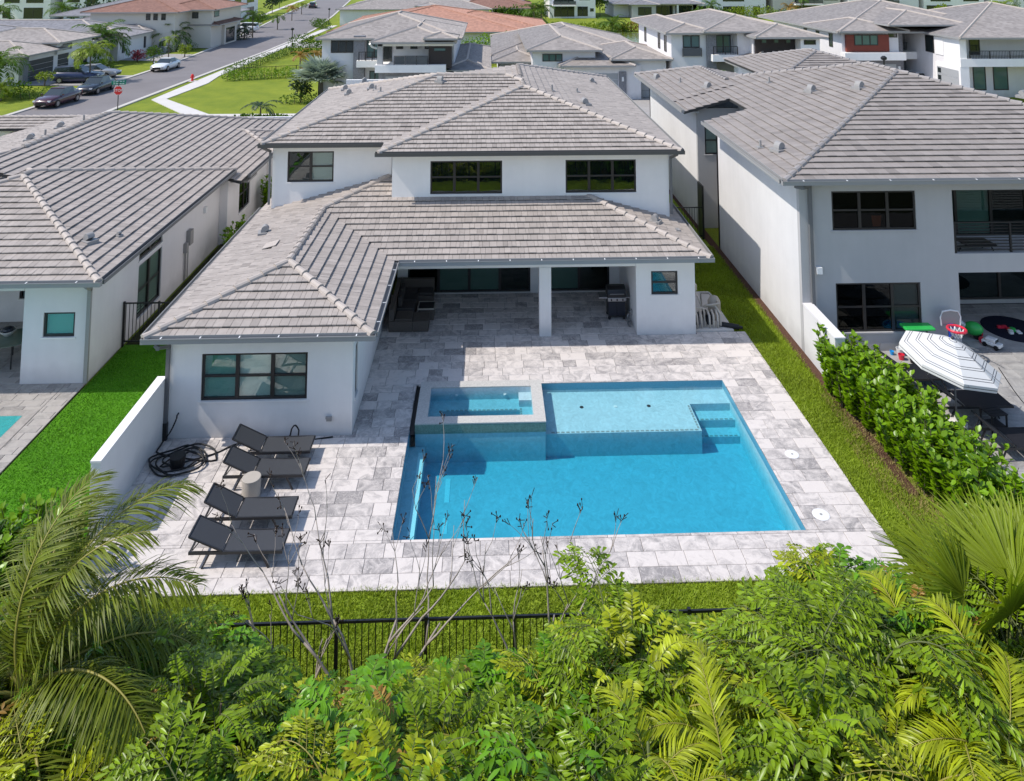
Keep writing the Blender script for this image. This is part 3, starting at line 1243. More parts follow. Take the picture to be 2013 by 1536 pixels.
def dash(parent, p, q, n, w=0.05):
    for i in range(n):
        a = Vector(p).lerp(Vector(q), (i + 0.15) / n)
        b = Vector(p).lerp(Vector(q), (i + 0.8) / n)
        MB().bar(a, b, w, 0.012).build('trim_tile', 'gutter_grey', parent)


dash(pool, (1.75, 21.60, SHZ), (5.8, 21.60, SHZ), 30)
dash(pool, (5.80, 21.65, SHZ), (5.80, 22.75, SHZ), 9)
dash(pool, (5.9, 22.40, SHZ - 0.20), (7.0, 22.40, SHZ - 0.20), 8)
dash(pool, (5.9, 21.99, SHZ - 0.40), (7.0, 21.99, SHZ - 0.40), 8)
for x, m in ((2.73, 'black_metal'), (3.70, 'white_metal'), (4.66, 'black_metal')):
    MB().lathe([(0.055, SHZ - 0.01), (0.055, SHZ + 0.012)], (x, 22.73, 0), 12).build('bubbler', m, pool)
for x in (-0.2, 3.2):
    MB().lathe([(0.05, 0), (0.05, 0.03), (0.02, 0.035)], (0, 0, 0), 10).build('wall_inlet', 'white_metal', pool).matrix_local = \
        Matrix.Translation((x - 2.5, 21.54 - 20.5 if x > 1.6 else 21.41 - 20.5, -0.32)) @ Matrix.Rotation(math.radians(90), 4, 'X')
w = MB()
w.box(PX0 - 0.02, PX1 + 0.02, PY0 - 0.02, PY1 + 0.02, FLZ - 0.03, WZ)
w.build('water', 'pool_water', pool)
# waterline tile band, a hair proud of the plaster
wb = MB()
wb.box(PX0, PX0 + 0.006, PY0, 21.4, -0.20, -0.016)
wb.box(PX1 - 0.006, PX1, PY0, PY1, -0.20, -0.016)
wb.box(PX0 + 0.006, PX1 - 0.006, PY0, PY0 + 0.006, -0.20, -0.016)
wb.box(SPX1 + 0.01, PX1 - 0.006, PY1 - 0.006, PY1, -0.20, -0.016)
mat('waterline_tile', (0.10, 0.30, 0.42), 0.35, 0.5, noise=(30, 0.3))
wb.build('waterline_tile', 'waterline_tile', pool)

# ---- raised spa
spa = thing('spa', 'raised square spa with mosaic tile walls at the corner of the pool', 'spa', (0, 22.25, 0))
cw = 0.30
wl_ = MB()
wl_.box(SPX0, SPX1, SPY0, SPY0 + cw, -1.1, SPZ - 0.02)
wl_.box(SPX0, SPX1, SPY1 - cw, SPY1, -1.1, SPZ - 0.02)
wl_.box(SPX0, SPX0 + cw, SPY0 + cw, SPY1 - cw, -1.1, SPZ - 0.02)
wl_.box(SPX1 - cw, SPX1, SPY0 + cw, SPY1 - cw, -1.1, SPZ - 0.02)
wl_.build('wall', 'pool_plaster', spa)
fm = MB()
fm.box(SPX0 - 0.012, SPX1 + 0.012, SPY0 - 0.012, SPY0 - 0.001, -0.13, SPZ - 0.022)
fm.box(SPX1 + 0.001, SPX1 + 0.012, SPY0 - 0.001, SPY1, -0.13, SPZ - 0.022)
fm.box(SPX0 - 0.012, SPX0 - 0.001, SPY0 - 0.001, SPY1, -0.13, SPZ - 0.022)
fm.build('mosaic_facing', 'spa_mosaic', spa)
mat('spa_coping', (0.52, 0.50, 0.465), 0.45, 0.45, noise=(26, 0.4), noise2=(70, 0.45))
cp = MB()
o_ = 0.015
cp.box(SPX0 - o_, SPX1 + o_, SPY0 - o_, SPY0 + cw, SPZ - 0.018, SPZ + 0.012)
cp.box(SPX0 - o_, SPX1 + o_, SPY1 - cw, SPY1 + o_, SPZ - 0.018, SPZ + 0.012)
cp.box(SPX0 - o_, SPX0 + cw, SPY0 + cw, SPY1 - cw, SPZ - 0.018, SPZ + 0.012)
cp.box(SPX1 - cw, SPX1 + o_, SPY0 + cw, SPY1 - cw, SPZ - 0.018, SPZ + 0.012)
cp.build('coping', 'spa_coping', spa)
ix0, ix1, iy0, iy1 = SPX0 + cw, SPX1 - cw, SPY0 + cw, SPY1 - cw
st = MB()
st.box(ix0, ix1, iy0, iy1, -1.1, -0.52)
st.box(ix0, ix0 + 0.36, iy0, iy1, -0.52, -0.22)
st.box(ix1 - 0.34, ix1, iy0, iy1, -0.52, -0.22)
st.box(ix0 + 0.36, ix1 - 0.34, iy1 - 0.55, iy1, -0.52, -0.22)
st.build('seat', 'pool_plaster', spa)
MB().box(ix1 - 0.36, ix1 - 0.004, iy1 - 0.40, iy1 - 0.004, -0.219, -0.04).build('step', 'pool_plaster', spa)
dash(spa, (ix0 + 0.33, iy0 + .05, -0.219), (ix0 + 0.33, iy1 - 0.5, -0.219), 10)
dash(spa, (ix0 + 0.45, iy1 - 0.52, -0.219), (ix1 - 0.4, iy1 - 0.52, -0.219), 16)
dash(spa, (ix1 - 0.31, iy0 + .05, -0.219), (ix1 - 0.31, iy1 - 0.45, -0.219), 8)
MB().box(ix0 - 0.01, ix1 + 0.01, iy0 - 0.01, iy1 + 0.01, -1.0, 0.035).build('water', 'pool_water', spa)
for x in (-0.85, 0.55):
    MB().lathe([(0.04, 0), (0.04, 0.03)], (x, iy1 - 0.01, -0.1), 10).build('jet', 'white_metal', spa)

# ---- neighbours' paving
LP = MB()
LP.box(-24, -11.85, 10, 24.0, -0.2, -0.012)
LP.box(-24, -13.8, 24.0, 28.0, -0.2, -0.012)
lp = structure('left_patio', LP, 'grout')
pave(lp, [(-12.39, -11.82, 15.0, 23.95), (-18.0, -12.39, 22.63, 23.95), (-18, -13.75, 23.95, 27.9)], 0.30, 0.60, 'paver_taupe', 15.0, 21, tone=0.31)
# left neighbour's pool
mat('pool_teal_water', (0.05, 0.42, 0.42), 0.1, 0.5)
lpool = thing('small_pool', 'corner of a teal pool in the left neighbour\'s patio', 'pool', (-15, 20, 0))
MB().box(-17.0, -12.40, 15.0, 22.62, -0.011, 0.006).build('coping', 'paver_taupe', lpool)
mat('pool_teal', (0.05, 0.42, 0.42), 0.8, 0.2, noise=(1.2, 0.15))
MB().box(-16.7, -12.70, 15.3, 22.34, 0.0065, 0.009).build('basin', 'pool_teal', lpool)
MB().box(-16.7, -12.70, 15.3, 22.34, 0.010, 0.022).build('water', 'lake_water', lpool)

RP = MB()
RP.box(10.48, 30, 12.0, 25.0, -0.2, -0.012)
RP.box(15.3, 30, 25.0, 28.2, -0.2, -0.012)
rp = structure('right_patio', RP, 'grout')
pave(rp, [(10.48, 21.0, 17.0, 25.0), (15.3, 21.0, 25.0, 28.1)], 0.45, 0.90, 'paver_grey', 17.0, 31, tone=0.22)

# ------------------------------------------------------------------ the white house
SL = 0.268
EZ, LZ = 5.40, 2.72                                    # upper and lower eave heights
house = thing('white_house', 'white two storey house with grey tile roofs behind the pool', 'house', (0, 34, 0))
wm = MB()
WF = ('y', 21.23, -1)
win_front = (-7.50, -4.73, 0.90, 2.08)
wall(wm, WF, -8.40, -3.53, -0.1, LZ, [win_front])
win_side = (21.62, 22.0, 0.70, 2.05)
wall(wm, ('x', -3.53, 1), 21.43, 29.6, -0.1, LZ, [win_side])
wall(wm, ('x', -8.40, -1), 21.43, 46.0, -0.1, LZ, [])
doors = [(-2.95, 1.66, 0.02, 2.30), (2.36, 4.66, 0.02, 2.30)]
wall(wm, ('y', 29.62, -1), -3.33, 6.90, -0.1, LZ, doors)
# storage block at the right of the porch
win_store = (5.54, 6.44, 1.27, 2.03)
wall(wm, ('y', 26.28, -1), 5.03, 7.02, -0.1, LZ, [win_store])
wall(wm, ('x', 7.02, 1), 26.48, 46.0, -0.1, LZ, [])
wall(wm, ('x', 5.03, -1), 26.48, 29.62, -0.1, LZ, [])
wm.build('lower_wall', 'white_stucco', house)
um = MB()
UY, UL = 29.05, 30.50
w1 = (-2.10, 0.58, 3.78, 4.98)
w2 = (2.96, 5.62, 3.78, 4.98)
w3 = (-7.76, -5.97, 3.86, 5.02)
wall(um, ('y', UY, -1), -3.52, 6.86, 2.6, EZ + 0.02, [w1, w2])
wall(um, ('x', -3.52, -1), UY + 0.2, UL + 0.3, 2.6, EZ + 0.02, [])
wall(um, ('y', UL, -1), -8.34, -3.72, 2.6, EZ + 0.02, [w3])
wall(um, ('x', -8.34, -1), UL + 0.2, 42.0, 2.6, EZ + 0.02, [])
wall(um, ('x', 6.86, 1), UY + 0.2, 46.0, 2.6, EZ + 0.02, [])
wall(um, ('y', 46.0, 1), -8.34, 7.0, -0.1, EZ + 0.02, [])
um.build('upper_wall', 'white_stucco', house)
# windows
window(house, WF, *win_front, cols=3, back=['curtain_teal', 'blind_white', 'blind_grey'])
window(house, ('x', -3.53, 1), *win_side, cols=1, back='room_dark')
window(house, ('y', UY, -1), *w1, cols=3, back='room_dark')
window(house, ('y', UY, -1), *w2, cols=3, back='room_dark')
window(house, ('y', UL, -1), *w3, cols=2, back=['room_dark', 'blind_grey'])
window(house, ('y', 26.28, -1), *win_store, cols=1, back='room_dark')
window(house, ('y', 29.62, -1), *doors[0], cols=4, rail=False, name='sliding_door', sill=False, glass='door_glass',
       back=['room_dark', 'blind_grey', 'blind_grey', 'room_dark'], depth=0.1)
window(house, ('y', 29.62, -1), *doors[1], cols=2, rail=False, name='sliding_door', sill=False, glass='door_glass',
       back=['blind_grey', 'room_dark'], depth=0.1)
# porch: beam, column, ceiling
MB().box(-3.52, 5.02, 26.28, 26.62, 2.20, LZ + 0.02).build('porch_beam', 'white_stucco', house)
MB().box(1.77, 2.17, 26.27, 26.63, -0.1, 2.198).build('porch_column', 'white_stucco', house, bevel=0.008)
MB().box(-3.3, 5.0, 26.63, 29.58, 2.60, 2.66).build('porch_ceiling', 'soffit', house)
# soffits
so = MB()
so.box(-8.80, -8.41, 20.70, 46.0, LZ - 0.10, LZ - 0.05)
so.box(-8.41, -3.0, 20.70, 21.22, LZ - 0.10, LZ - 0.05)
so.box(-3.52, -3.0, 21.22, 26.27, LZ - 0.10, LZ - 0.05)
so.box(-3.0, 7.3, 25.56, 26.27, LZ - 0.10, LZ - 0.05)
so.box(7.03, 7.3, 26.27, 31.0, LZ - 0.10, LZ - 0.05)
so.box(-3.95, 7.2, 28.5, UY - 0.01, EZ - 0.10, EZ - 0.05)
so.box(6.87, 7.2, UY, 46.4, EZ - 0.10, EZ - 0.05)
so.box(-8.6, -3.96, 29.97, UL - 0.01, EZ - 0.10, EZ - 0.05)
so.box(-3.95, -3.53, UY, UL - 0.01, EZ - 0.104, EZ - 0.054)
so.box(-8.6, -8.35, UL, 42.5, EZ - 0.10, EZ - 0.05)
so.build('soffit', 'soffit', house)

R = Roof(house, SL, 0.185, 0.42)
fy = 20.72
ax, ay = -5.885, fy + 2.915
vy = 25.50 + 2.915
# lower roof
R.plane([(-8.80, fy), (-2.97, fy), (ax, ay)], fy, 'y', 1, LZ)
R.plane([(-8.80, fy), (ax, ay), (ax, vy), (-8.80, vy)], -8.80, 'x', 1, LZ)
R.plane([(-8.80, vy), (ax, vy), (ax + 2.09, vy + 2.09), (-8.80, vy + 2.09)], -8.80, 'x', 1, LZ)
R.plane([(-8.80, vy + 2.09), (-8.36, vy + 2.09), (-8.36, 34.0), (-8.80, 34.0)], -8.80, 'x', 1, LZ)
R.plane([(-2.97, fy), (-2.97, 25.5), (ax, vy), (ax, ay)], -2.97, 'x', -1, LZ)
R.plane([(-2.97, 25.5), (7.33, 25.5), (7.33 - 3.55, 29.05), (ax + 0.635, 29.05), (ax, vy)], 25.5, 'y', 1, LZ)
R.plane([(ax + 0.635, 29.05), (-3.52, 29.05), (-3.52, 30.5), (ax + 2.085, 30.5)], 25.5, 'y', 1, LZ)
R.plane([(7.33, 25.5), (7.33, 29.05), (3.78, 29.05)], 7.33, 'x', -1, LZ)
R.plane([(7.33, 29.05), (7.33, 31.0), (6.86, 31.0), (6.86, 29.05)], 7.33, 'x', -1, LZ)
za = LZ + SL * 2.915
for p, q in (((-8.80, fy, LZ), (ax, ay, za)), ((-2.97, fy, LZ), (ax, ay, za)), ((ax, ay, za), (ax, vy, za)),
             ((ax, vy, za), (ax + 2.085, 30.5, za + SL * 2.085)), ((7.33, 25.5, LZ), (3.78, 29.05, LZ + SL * 3.55))):
    R.cap_line(p, q)
# upper roof
xr, zr = 1.62, EZ + SL * 5.575
ly, ldep = 29.95, 6.30
lzr = EZ + SL * ldep
R.plane([(-3.95, 28.5), (7.2, 28.5), (xr, 34.075)], 28.5, 'y', 1, EZ)
R.plane([(-3.95, 28.5), (xr, 34.075), (xr, 35.525), (-3.95, ly)], -3.95, 'x', 1, EZ)
R.plane([(7.2, 28.5), (7.2, 46.5), (xr, 40.925), (xr, 34.075)], 7.2, 'x', -1, EZ)
R.plane([(xr, 35.525), (xr, 36.975), (xr - 0.725, 36.25)], 7.2, 'x', -1, EZ)
R.plane([(-8.62, ly), (-3.95, ly), (xr, 35.525), (xr - 0.725, ly + ldep), (-8.62 + ldep, ly + ldep)], ly, 'y', 1, EZ)
R.plane([(-8.62, ly), (-8.62 + ldep, ly + ldep), (-8.62, ly + 2 * ldep)], -8.62, 'x', 1, EZ)
R.plane([(-8.62, ly + 2 * ldep), (-8.62 + ldep, ly + ldep), (xr - 0.725, ly + ldep), (xr, 36.975), (-3.95, ly + 2 * ldep)], ly + 2 * ldep, 'y', -1, EZ, tiles=False)
R.plane([(-3.95, 46.5), (-3.95, 42.55), (xr, 36.975), (xr, 40.925)], -3.95, 'x', 1, EZ)
R.plane([(-3.95, 46.5), (xr, 40.925), (7.2, 46.5)], 46.5, 'y', -1, EZ, tiles=False)
for p, q in (((-3.95, 28.5, EZ), (xr, 34.075, zr)), ((7.2, 28.5, EZ), (xr, 34.075, zr)), ((xr, 34.075, zr), (xr, 35.4, zr)),
             ((xr, 35.525, zr), (xr - 0.725, ly + ldep, lzr)), ((-8.62, ly, EZ), (-8.62 + ldep, ly + ldep, lzr)),
             ((-8.62 + ldep, ly + ldep, lzr), (xr - 0.725, ly + ldep, lzr)), ((-8.62, ly + 2 * ldep, EZ), (-8.62 + ldep, ly + ldep, lzr)),
             ((xr, 36.975, zr), (xr, 40.925, zr)), ((7.2, 46.5, EZ), (xr, 40.925, zr))):
    R.cap_line(p, q)
R.finish()


def upper_z(x, y):
    return EZ + SL * min(7.2 - x, 99)


# gutters and downspouts
gutter(house, (-8.86, fy, LZ - 0.01), (-2.86, fy, LZ - 0.01), (0, -1))
gutter(house, (-2.97, 20.80, LZ - 0.012), (-2.97, 25.36, LZ - 0.012), (1, 0))
gutter(house, (-2.83, 25.5, LZ - 0.01), (7.45, 25.5, LZ - 0.01), (0, -1))
gutter(house, (-8.80, 20.8, LZ - 0.012), (-8.80, 31.0, LZ - 0.012), (-1, 0), hangers=False)
gutter(house, (-4.08, 28.5, EZ - 0.01), (7.32, 28.5, EZ - 0.01), (0, -1), mat_='gutter_brown', hangers=False)
gutter(house, (-8.74, ly, EZ - 0.01), (-3.99, ly, EZ - 0.01), (0, -1), mat_='gutter_brown', hangers=False)
gutter(house, (7.2, 28.6, EZ - 0.012), (7.2, 46.4, EZ - 0.012), (1, 0), hangers=False)
gutter(house, (-8.62, 30.0, EZ - 0.012), (-8.62, 42.4, EZ - 0.012), (-1, 0), hangers=False)
gutter(house, (7.33, 25.6, LZ - 0.012), (7.33, 31.0, LZ - 0.012), (1, 0), hangers=False)
downspout(house, [(-8.50, fy - 0.07, LZ - 0.12), (-8.42, fy - 0.07, LZ - 0.20), (-8.36, 21.17, LZ - 0.42), (-8.36, 21.17, 0.02)])
downspout(house, [(-8.55, ly - .06, EZ - 0.1), (-8.42, 30.44, EZ - 0.35), (-8.42, 30.44, 3.05)], w=0.08, boot=False)
downspout(house, [(7.05, 28.44, EZ - 0.1), (6.93, 29.0, EZ - 0.35), (6.93, 29.0, 3.0)], w=0.08, boot=False)
# roof vents and pipes
vent_hood(house, -7.65, 27.3, LZ + SL * 1.15 + 0.06, 0.2)
MB().box(-7.2, -6.75, 25.35, 25.85, 0, 0.02).build('patch_tile', 'ridge_mortar', house).matrix_local = \
    Matrix.Translation((0, 0, LZ + SL * 1.83 + 0.07)) @ Matrix.Translation((-6.97, 25.6 - 34, 0)) @ Matrix.Rotation(-math.atan(SL), 4, 'Y') @ Matrix.Translation((6.97, 34 - 25.6, 0))
for (x, y) in ((-7.35, 40.2), (-6.5, 41.0), (-6.75, 37.9), (-5.6, 37.6)):
    vent_hood(house, x, y, EZ + SL * (x + 8.62) + 0.05, 0.2, 1.0)
vent_hood(house, -2.15, 35.45, EZ + SL * (35.45 - ly) + 0.05, 1.2, 1.0)
vent_hood(house, 4.25, 33.4, EZ + SL * (7.2 - 4.25) + 0.04, 3.4, 1.1)
vent_hood(house, 5.75, 42.0, EZ + SL * (7.2 - 5.75) + 0.04, 3.4, 0.9)
for (x, y) in ((-5.3, 36.8), (-4.9, 35.6)):
    pipe_vent(house, x, y, EZ + SL * (x + 8.62), 0.25)
pipe_vent(house, 2.95, 34.8, EZ + SL * (7.2 - 2.95), 0.3)
pipe_vent(house, 4.3, 36.6, EZ + SL * (7.2 - 4.3), 0.2)
vent_hood(house, 6.05, 27.9, LZ + SL * (7.33 - 6.05) + 0.06, 2.6, 0.9)
pipe_vent(house, 6.75, 27.6, LZ + SL * (7.33 - 6.75), 0.08)
# wall fittings
fit = MB()
fit.box(-4.20, -4.06, 21.19, 21.23, 0.36, 0.47)
fit.box(-4.21, -4.05, 21.14, 21.19, 0.44, 0.49)
fit.build('outlet_cover', 'gutter_grey', house)
MB().tube([(-8.05, 21.22, 0.62), (-8.05, 21.12, 0.62), (-8.05, 21.10, 0.55)], 0.02, 6).build('hose_tap', 'black_metal', house)
fit = MB()
fit.box(4.985, 5.03, 27.0, 27.12, 0.30, 0.46)
fit.build('outlet_cover', 'gutter_grey', house)

# ------------------------------------------------------------------ left neighbour
LNZ = 3.10
left = thing('left_house', 'white single storey house with grey tile roof on the left', 'house', (-16, 32, 0))
lm = MB()
lw_f = (-13.16, -12.24, 1.30, 2.00)
wall(lm, ('y', 23.95, -1), -13.75, -11.85, -0.1, LNZ, [lw_f])
wA = (27.2, 29.05, 0.30, 2.05)
wB = (27.2, 29.05, 2.22, 2.66)
wC = (36.6, 38.2, 0.75, 2.25)
wall(lm, ('x', -11.85, 1), 24.15, 35.2, -0.1, LNZ, [wA, wB])
wall(lm, ('x', -11.5, 1), 35.2, 48.0, -0.1, 2.82, [wC])
wall(lm, ('y', 35.0, -1), -11.85, -11.5, -0.1, 2.82, [])
wall(lm, ('x', -13.75, -1), 24.15, 27.9, -0.1, LNZ, [])
dL = (-16.2, -14.05, 0.75, 2.62)
wall(lm, ('y', 27.9, -1), -22.0, -13.75, -0.1, LNZ, [dL])
wall(lm, ('y', 48.0, 1), -26.0, -11.5, -0.1, 2.9, [])
wall(lm, ('x', -26.0, -1), 27.9, 48.0, -0.1, 2.9, [])
lm.build('wall', 'pale_stucco', left)
MB().box(-22, -13.76, 23.95, 24.25, 2.63, LNZ + 0.02).build('porch_beam', 'pale_stucco', left)
window(left, ('y', 23.95, -1), *lw_f, cols=1, back='curtain_teal', rail=False)
mat('blind_slat', (0.70, 0.76, 0.72), 0.6, 0.3)
wa = window(left, ('x', -11.85, 1), *wA, cols=2, back='room_dark', rail=True)
window(left, ('x', -11.85, 1), *wB, cols=2, back='room_dark', rail=False)
window(left, ('x', -11.5, 1), *wC, cols=2, back='room_dark', rail=True)
window(left, ('y', 27.9, -1), *dL, cols=2, back='blind_white', blind_frac=0.3, rail=False)
sl = MB()
for i in range(17):
    z = 0.40 + i * 0.097
    fbox(sl, ('x', -11.85, 1), 27.28, 28.98, 0.118, 0.128, z, z + 0.055)
so = sl.build('blind', 'blind_slat', wa)
sf = MB()
sf.box(-11.84, -11.35, 23.40, 35.2, LNZ - 0.10, LNZ - 0.05)
sf.box(-24, -11.84, 23.40, 23.94, LNZ - 0.10, LNZ - 0.05)
sf.box(-11.49, -10.80, 35.2, 46.7, 2.72, 2.77)
sf.box(-24, -13.8, 23.96, 27.9, LNZ - 0.12, LNZ - 0.07)
sf.build('soffit', 'soffit', left)
R = Roof(left, SL, 0.19, 0.40)
R.hip(-22.6, -11.30, 23.30, 35.2, LNZ)
R.plane([(-10.75, 34.4), (-10.75, 46.85), (-18.7, 38.9), (-18.7, 34.4)], -10.75, 'x', -1, 2.80)
R.plane([(-18.7, 29.0), (-16.9, 29.0), (-11.6, 34.4), (-18.7, 34.4)], -10.75, 'x', -1, 2.80)
R.plane([(-26.65, 23.95), (-18.7, 31.9), (-18.7, 38.9), (-26.65, 46.85)], -26.65, 'x', 1, 2.80)
R.plane([(-26.65, 23.95), (-18.7, 23.95), (-18.7, 31.9)], 23.95, 'y', 1, 2.80)
R.plane([(-26.65, 46.85), (-18.7, 38.9), (-10.75, 46.85)], 46.85, 'y', -1, 2.80, tiles=False)
for p, q in (((-26.65, 23.95, 2.8), (-18.7, 31.9, 2.8 + SL * 7.95)), ((-18.7, 31.9, 2.8 + SL * 7.95), (-18.7, 38.9, 2.8 + SL * 7.95)),
             ((-10.75, 46.85, 2.8), (-18.7, 38.9, 2.8 + SL * 7.95))):
    R.cap_line(p, q)
R.hip(-16.3, -10.75, 39.6, 43.8, 2.84, tiles='rfl')
R.hip(-30.0, -20.5, 43.9, 46.7, LNZ, tiles='frl')
R.finish()
MB().box(-29.4, -21.0, 44.4, 46.2, -0.1, LNZ - 0.06).build('garage_wing', 'pale_stucco', left)
gutter(left, (-24, 23.30, LNZ - 0.01), (-11.18, 23.30, LNZ - 0.01), (0, -1), spacing=1.3)
gutter(left, (-11.30, 23.38, LNZ - 0.012), (-11.30, 35.1, LNZ - 0.012), (1, 0), mat_='gutter_dark', hangers=False)
gutter(left, (-10.75, 35.3, 2.79), (-10.75, 46.7, 2.79), (1, 0), mat_='gutter_dark', hangers=False)
downspout(left, [(-11.62, 23.24, LNZ - 0.1), (-11.80, 23.86, LNZ - 0.4), (-11.80, 23.86, 0.05)], w=0.11, mat_='gutter_grey', boot=False)
MB().box(-11.52, -10.7, 35.3, 36.6, 2.52, 2.60).build('canopy', 'galvanised', left)
for (x, y, s_) in ((-12.7, 25.45, 1.0), (-12.15, 26.3, 0.45)):
    vent_hood(left, x, y, LNZ + SL * (-11.30 - x) + 0.05, -0.5, s_)
for (x, y) in ((-20.6, 32.4), (-20.0, 34.6), (-20.2, 37.3)):
    vent_hood(left, x, y, 2.8 + SL * (x + 26.65) + 0.05, 0.3, 1.1)
for (x, y) in ((-19.5, 34.8), (-19.4, 37.8)):
    pipe_vent(left, x, y, 2.8 + SL * (x + 26.65), 0.3)
vent_hood(left, -11.6, 40.6, 2.84 + SL * 0.85 + 0.05, -0.5, 0.8)
# meter boxes and wall vents on the side wall
mtr = MB()
mtr.box(-11.85, -11.68, 31.30, 31.62, 1.25, 1.80)
mtr.box(-11.85, -11.72, 31.05, 31.25, 1.05, 1.40)
for y in (31.12, 31.20, 31.42):
    mtr.tube([(-11.80, y, 0.0), (-11.80, y, 1.3)], 0.022, 6)
mtr.build('meter_box', 'galvanised', left)
MB().box(-11.85, -11.74, 33.05, 33.25, 1.92, 2.14).build('wall_vent', 'white_metal', left)
MB().box(-11.50, -11.44, 41.0, 41.1, 0.0, 2.7).build('conduit', 'pale_stucco', left)

# ------------------------------------------------------------------ right neighbour
RZ = 5.45
right = thing('right_house', 'grey two storey house with grey tile roof on the right', 'house', (17, 34, 0))
rw = MB()
r1 = (11.22, 14.00, 3.72, 4.95)
r2 = (11.25, 14.03, 0.57, 2.08)
balc = (15.22, 24.8, 2.95, 4.95)
porch = (15.30, 24.8, 0.0, 2.36)
wall(rw, ('y', 25.0, -1), 10.15, 25.3, -0.1, RZ, [r1, r2, balc, porch])
rw.build('front_wall', 'grey_stucco', right)
rw = MB()
rs = (36.05, 37.3, 1.5, 2.3)
wall(rw, ('y', 33.9, 1), 10.15, 12.0, -0.1, RZ, [])
ru = (34.5, 35.4, 3.4, 4.6)
wall(rw, ('x', 12.0, -1), 34.1, 36.4, -0.1, RZ + 0.5, [ru])
wall(rw, ('y', 36.4, -1), 10.0, 12.0, -0.1, RZ, [(10.35, 11.5, 3.3, 4.6)])
rw.build('recess_side', 'grey_stucco', right)
rw = MB()
wall(rw, ('y', 47.0, 1), 10.0, 25.3, -0.1, RZ, [])
wall(rw, ('x', 25.3, 1), 25.2, 46.8, -0.1, RZ, [])
rw.build('back_wall', 'grey_stucco', right)
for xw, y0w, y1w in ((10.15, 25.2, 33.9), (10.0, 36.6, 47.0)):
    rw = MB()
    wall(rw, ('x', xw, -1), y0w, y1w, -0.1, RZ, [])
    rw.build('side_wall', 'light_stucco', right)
inn = MB()
wall(inn, ('y', 27.1, -1), 15.2, 24.8, 2.6, RZ, [(15.35, 19.2, 2.75, 4.9)])
wall(inn, ('x', 15.2, 1), 25.2, 28.2, 0, 2.5, [])
wall(inn, ('x', 15.2, 1), 25.2, 27.1, 2.7, RZ, [])
wall(inn, ('y', 28.2, -1), 15.2, 24.8, -0.1, 2.7, [(15.6, 22.0, 0.12, 2.3)])
inn.build('recess_wall', 'grey_stucco', right)
MB().box(15.2, 24.8, 25.2, 28.2, 2.52, 2.66).build('balcony_floor', 'pale_stucco', right)
MB().box(15.2, 24.8, 25.2, 28.2, RZ - 0.14, RZ - 0.06).build('balcony_ceiling', 'soffit', right)
window(right, ('y', 25.0, -1), *r1, cols=3, back='room_dark', glass='dark_tint_glass', wall_mat='grey_stucco')
window(right, ('y', 25.0, -1), *r2, cols=3, back=['room_dark', 'room_dark', 'blind_grey'], glass='dark_tint_glass', wall_mat='grey_stucco')
window(right, ('x', 12.0, -1), *ru, cols=1, back='curtain_teal', wall_mat='grey_stucco')
window(right, ('y', 36.4, -1), 10.35, 11.5, 3.3, 4.6, cols=1, back='blind_grey', wall_mat='grey_stucco')
window(right, ('y', 27.1, -1), 15.35, 19.2, 2.75, 4.9, cols=3, rail=False, name='sliding_door', back=['blind_grey', 'blind_grey', 'room_dark'], glass='door_glass', sill=False)
window(right, ('y', 28.2, -1), 15.6, 22.0, 0.12, 2.3, cols=4, rail=False, name='sliding_door', back='room_dark', glass='door_glass', sill=False)
rl = MB()
for x in (15.30, 17.15, 19.0, 20.85):
    rl.box(x - 0.03, x + 0.03, 25.06, 25.12, 2.95, 3.90)
rl.box(15.25, 24.7, 25.05, 25.13, 3.88, 3.92)
rail = rl.build('balcony_railing', 'black_metal', right)
for i in range(9):
    MB().box(15.33, 24.7, 25.08, 25.10, 3.02 + i * 0.095, 3.045 + i * 0.095).build('rail', 'black_metal', rail)
# bits seen through the playroom window
R = Roof(right, SL, 0.33, 0.08, expo=0.36, tile='tile_grey', cap='ridge_grey')
ex, ey, xm = 9.45, 24.35, 17.75
hr = xm - ex
yb = 43.3
zR = RZ + SL * hr
R.plane([(ex, ey), (2 * xm - ex, ey), (xm, ey + hr)], ey, 'y', 1, RZ)
R.plane([(ex, ey), (xm, ey + hr), (xm, 33.3), (ex, 33.3)], ex, 'x', 1, RZ)
R.plane([(11.4, 33.3), (xm, 33.3), (xm, 35.0), (16.95, 35.8), (11.4, 35.8)], ex, 'x', 1, RZ)
R.plane([(9.24, 35.8), (16.95, 35.8), (12.75, 40.0), (9.24, 40.0)], ex, 'x', 1, RZ)
R.plane([(2 * xm - ex, ey), (2 * xm - ex, yb), (xm, 35.0), (xm, ey + hr)], 2 * xm - ex, 'x', -1, RZ, tiles=False)
R.plane([(ex, yb), (xm, 35.0), (2 * xm - ex, yb)], yb, 'y', -1, RZ, tiles=False)
R.plane([(9.24, 38.0), (12.42, 38.0), (12.42, 44.17), (9.24, 47.35)], 9.24, 'x', 1, RZ - 0.02)
R.plane([(15.6, 38.0), (15.6, 47.35), (12.42, 44.17), (12.42, 38.0)], 15.6, 'x', -1, RZ - 0.02)
R.plane([(9.24, 47.35), (12.42, 44.17), (15.6, 47.35)], 47.35, 'y', -1, RZ - 0.02, tiles=False)
R.hip(17.2, 26.0, 45.2, 55.0, RZ - 0.1, tiles='lf')
for p, q in (((ex, ey, RZ), (xm, ey + hr, zR)), ((2 * xm - ex, ey, RZ), (xm, ey + hr, zR)), ((xm, ey + hr, zR), (xm, 35.0, zR)),
             ((xm, 35.0, zR), (13.0, 39.75, RZ + SL * 3.55)), ((12.42, 39.4, RZ + SL * 3.16), (12.42, 44.17, RZ + SL * 3.16)),
             ((9.24, 47.35, RZ), (12.42, 44.17, RZ + SL * 3.18))):
    R.cap_line(p, q)
R.finish()
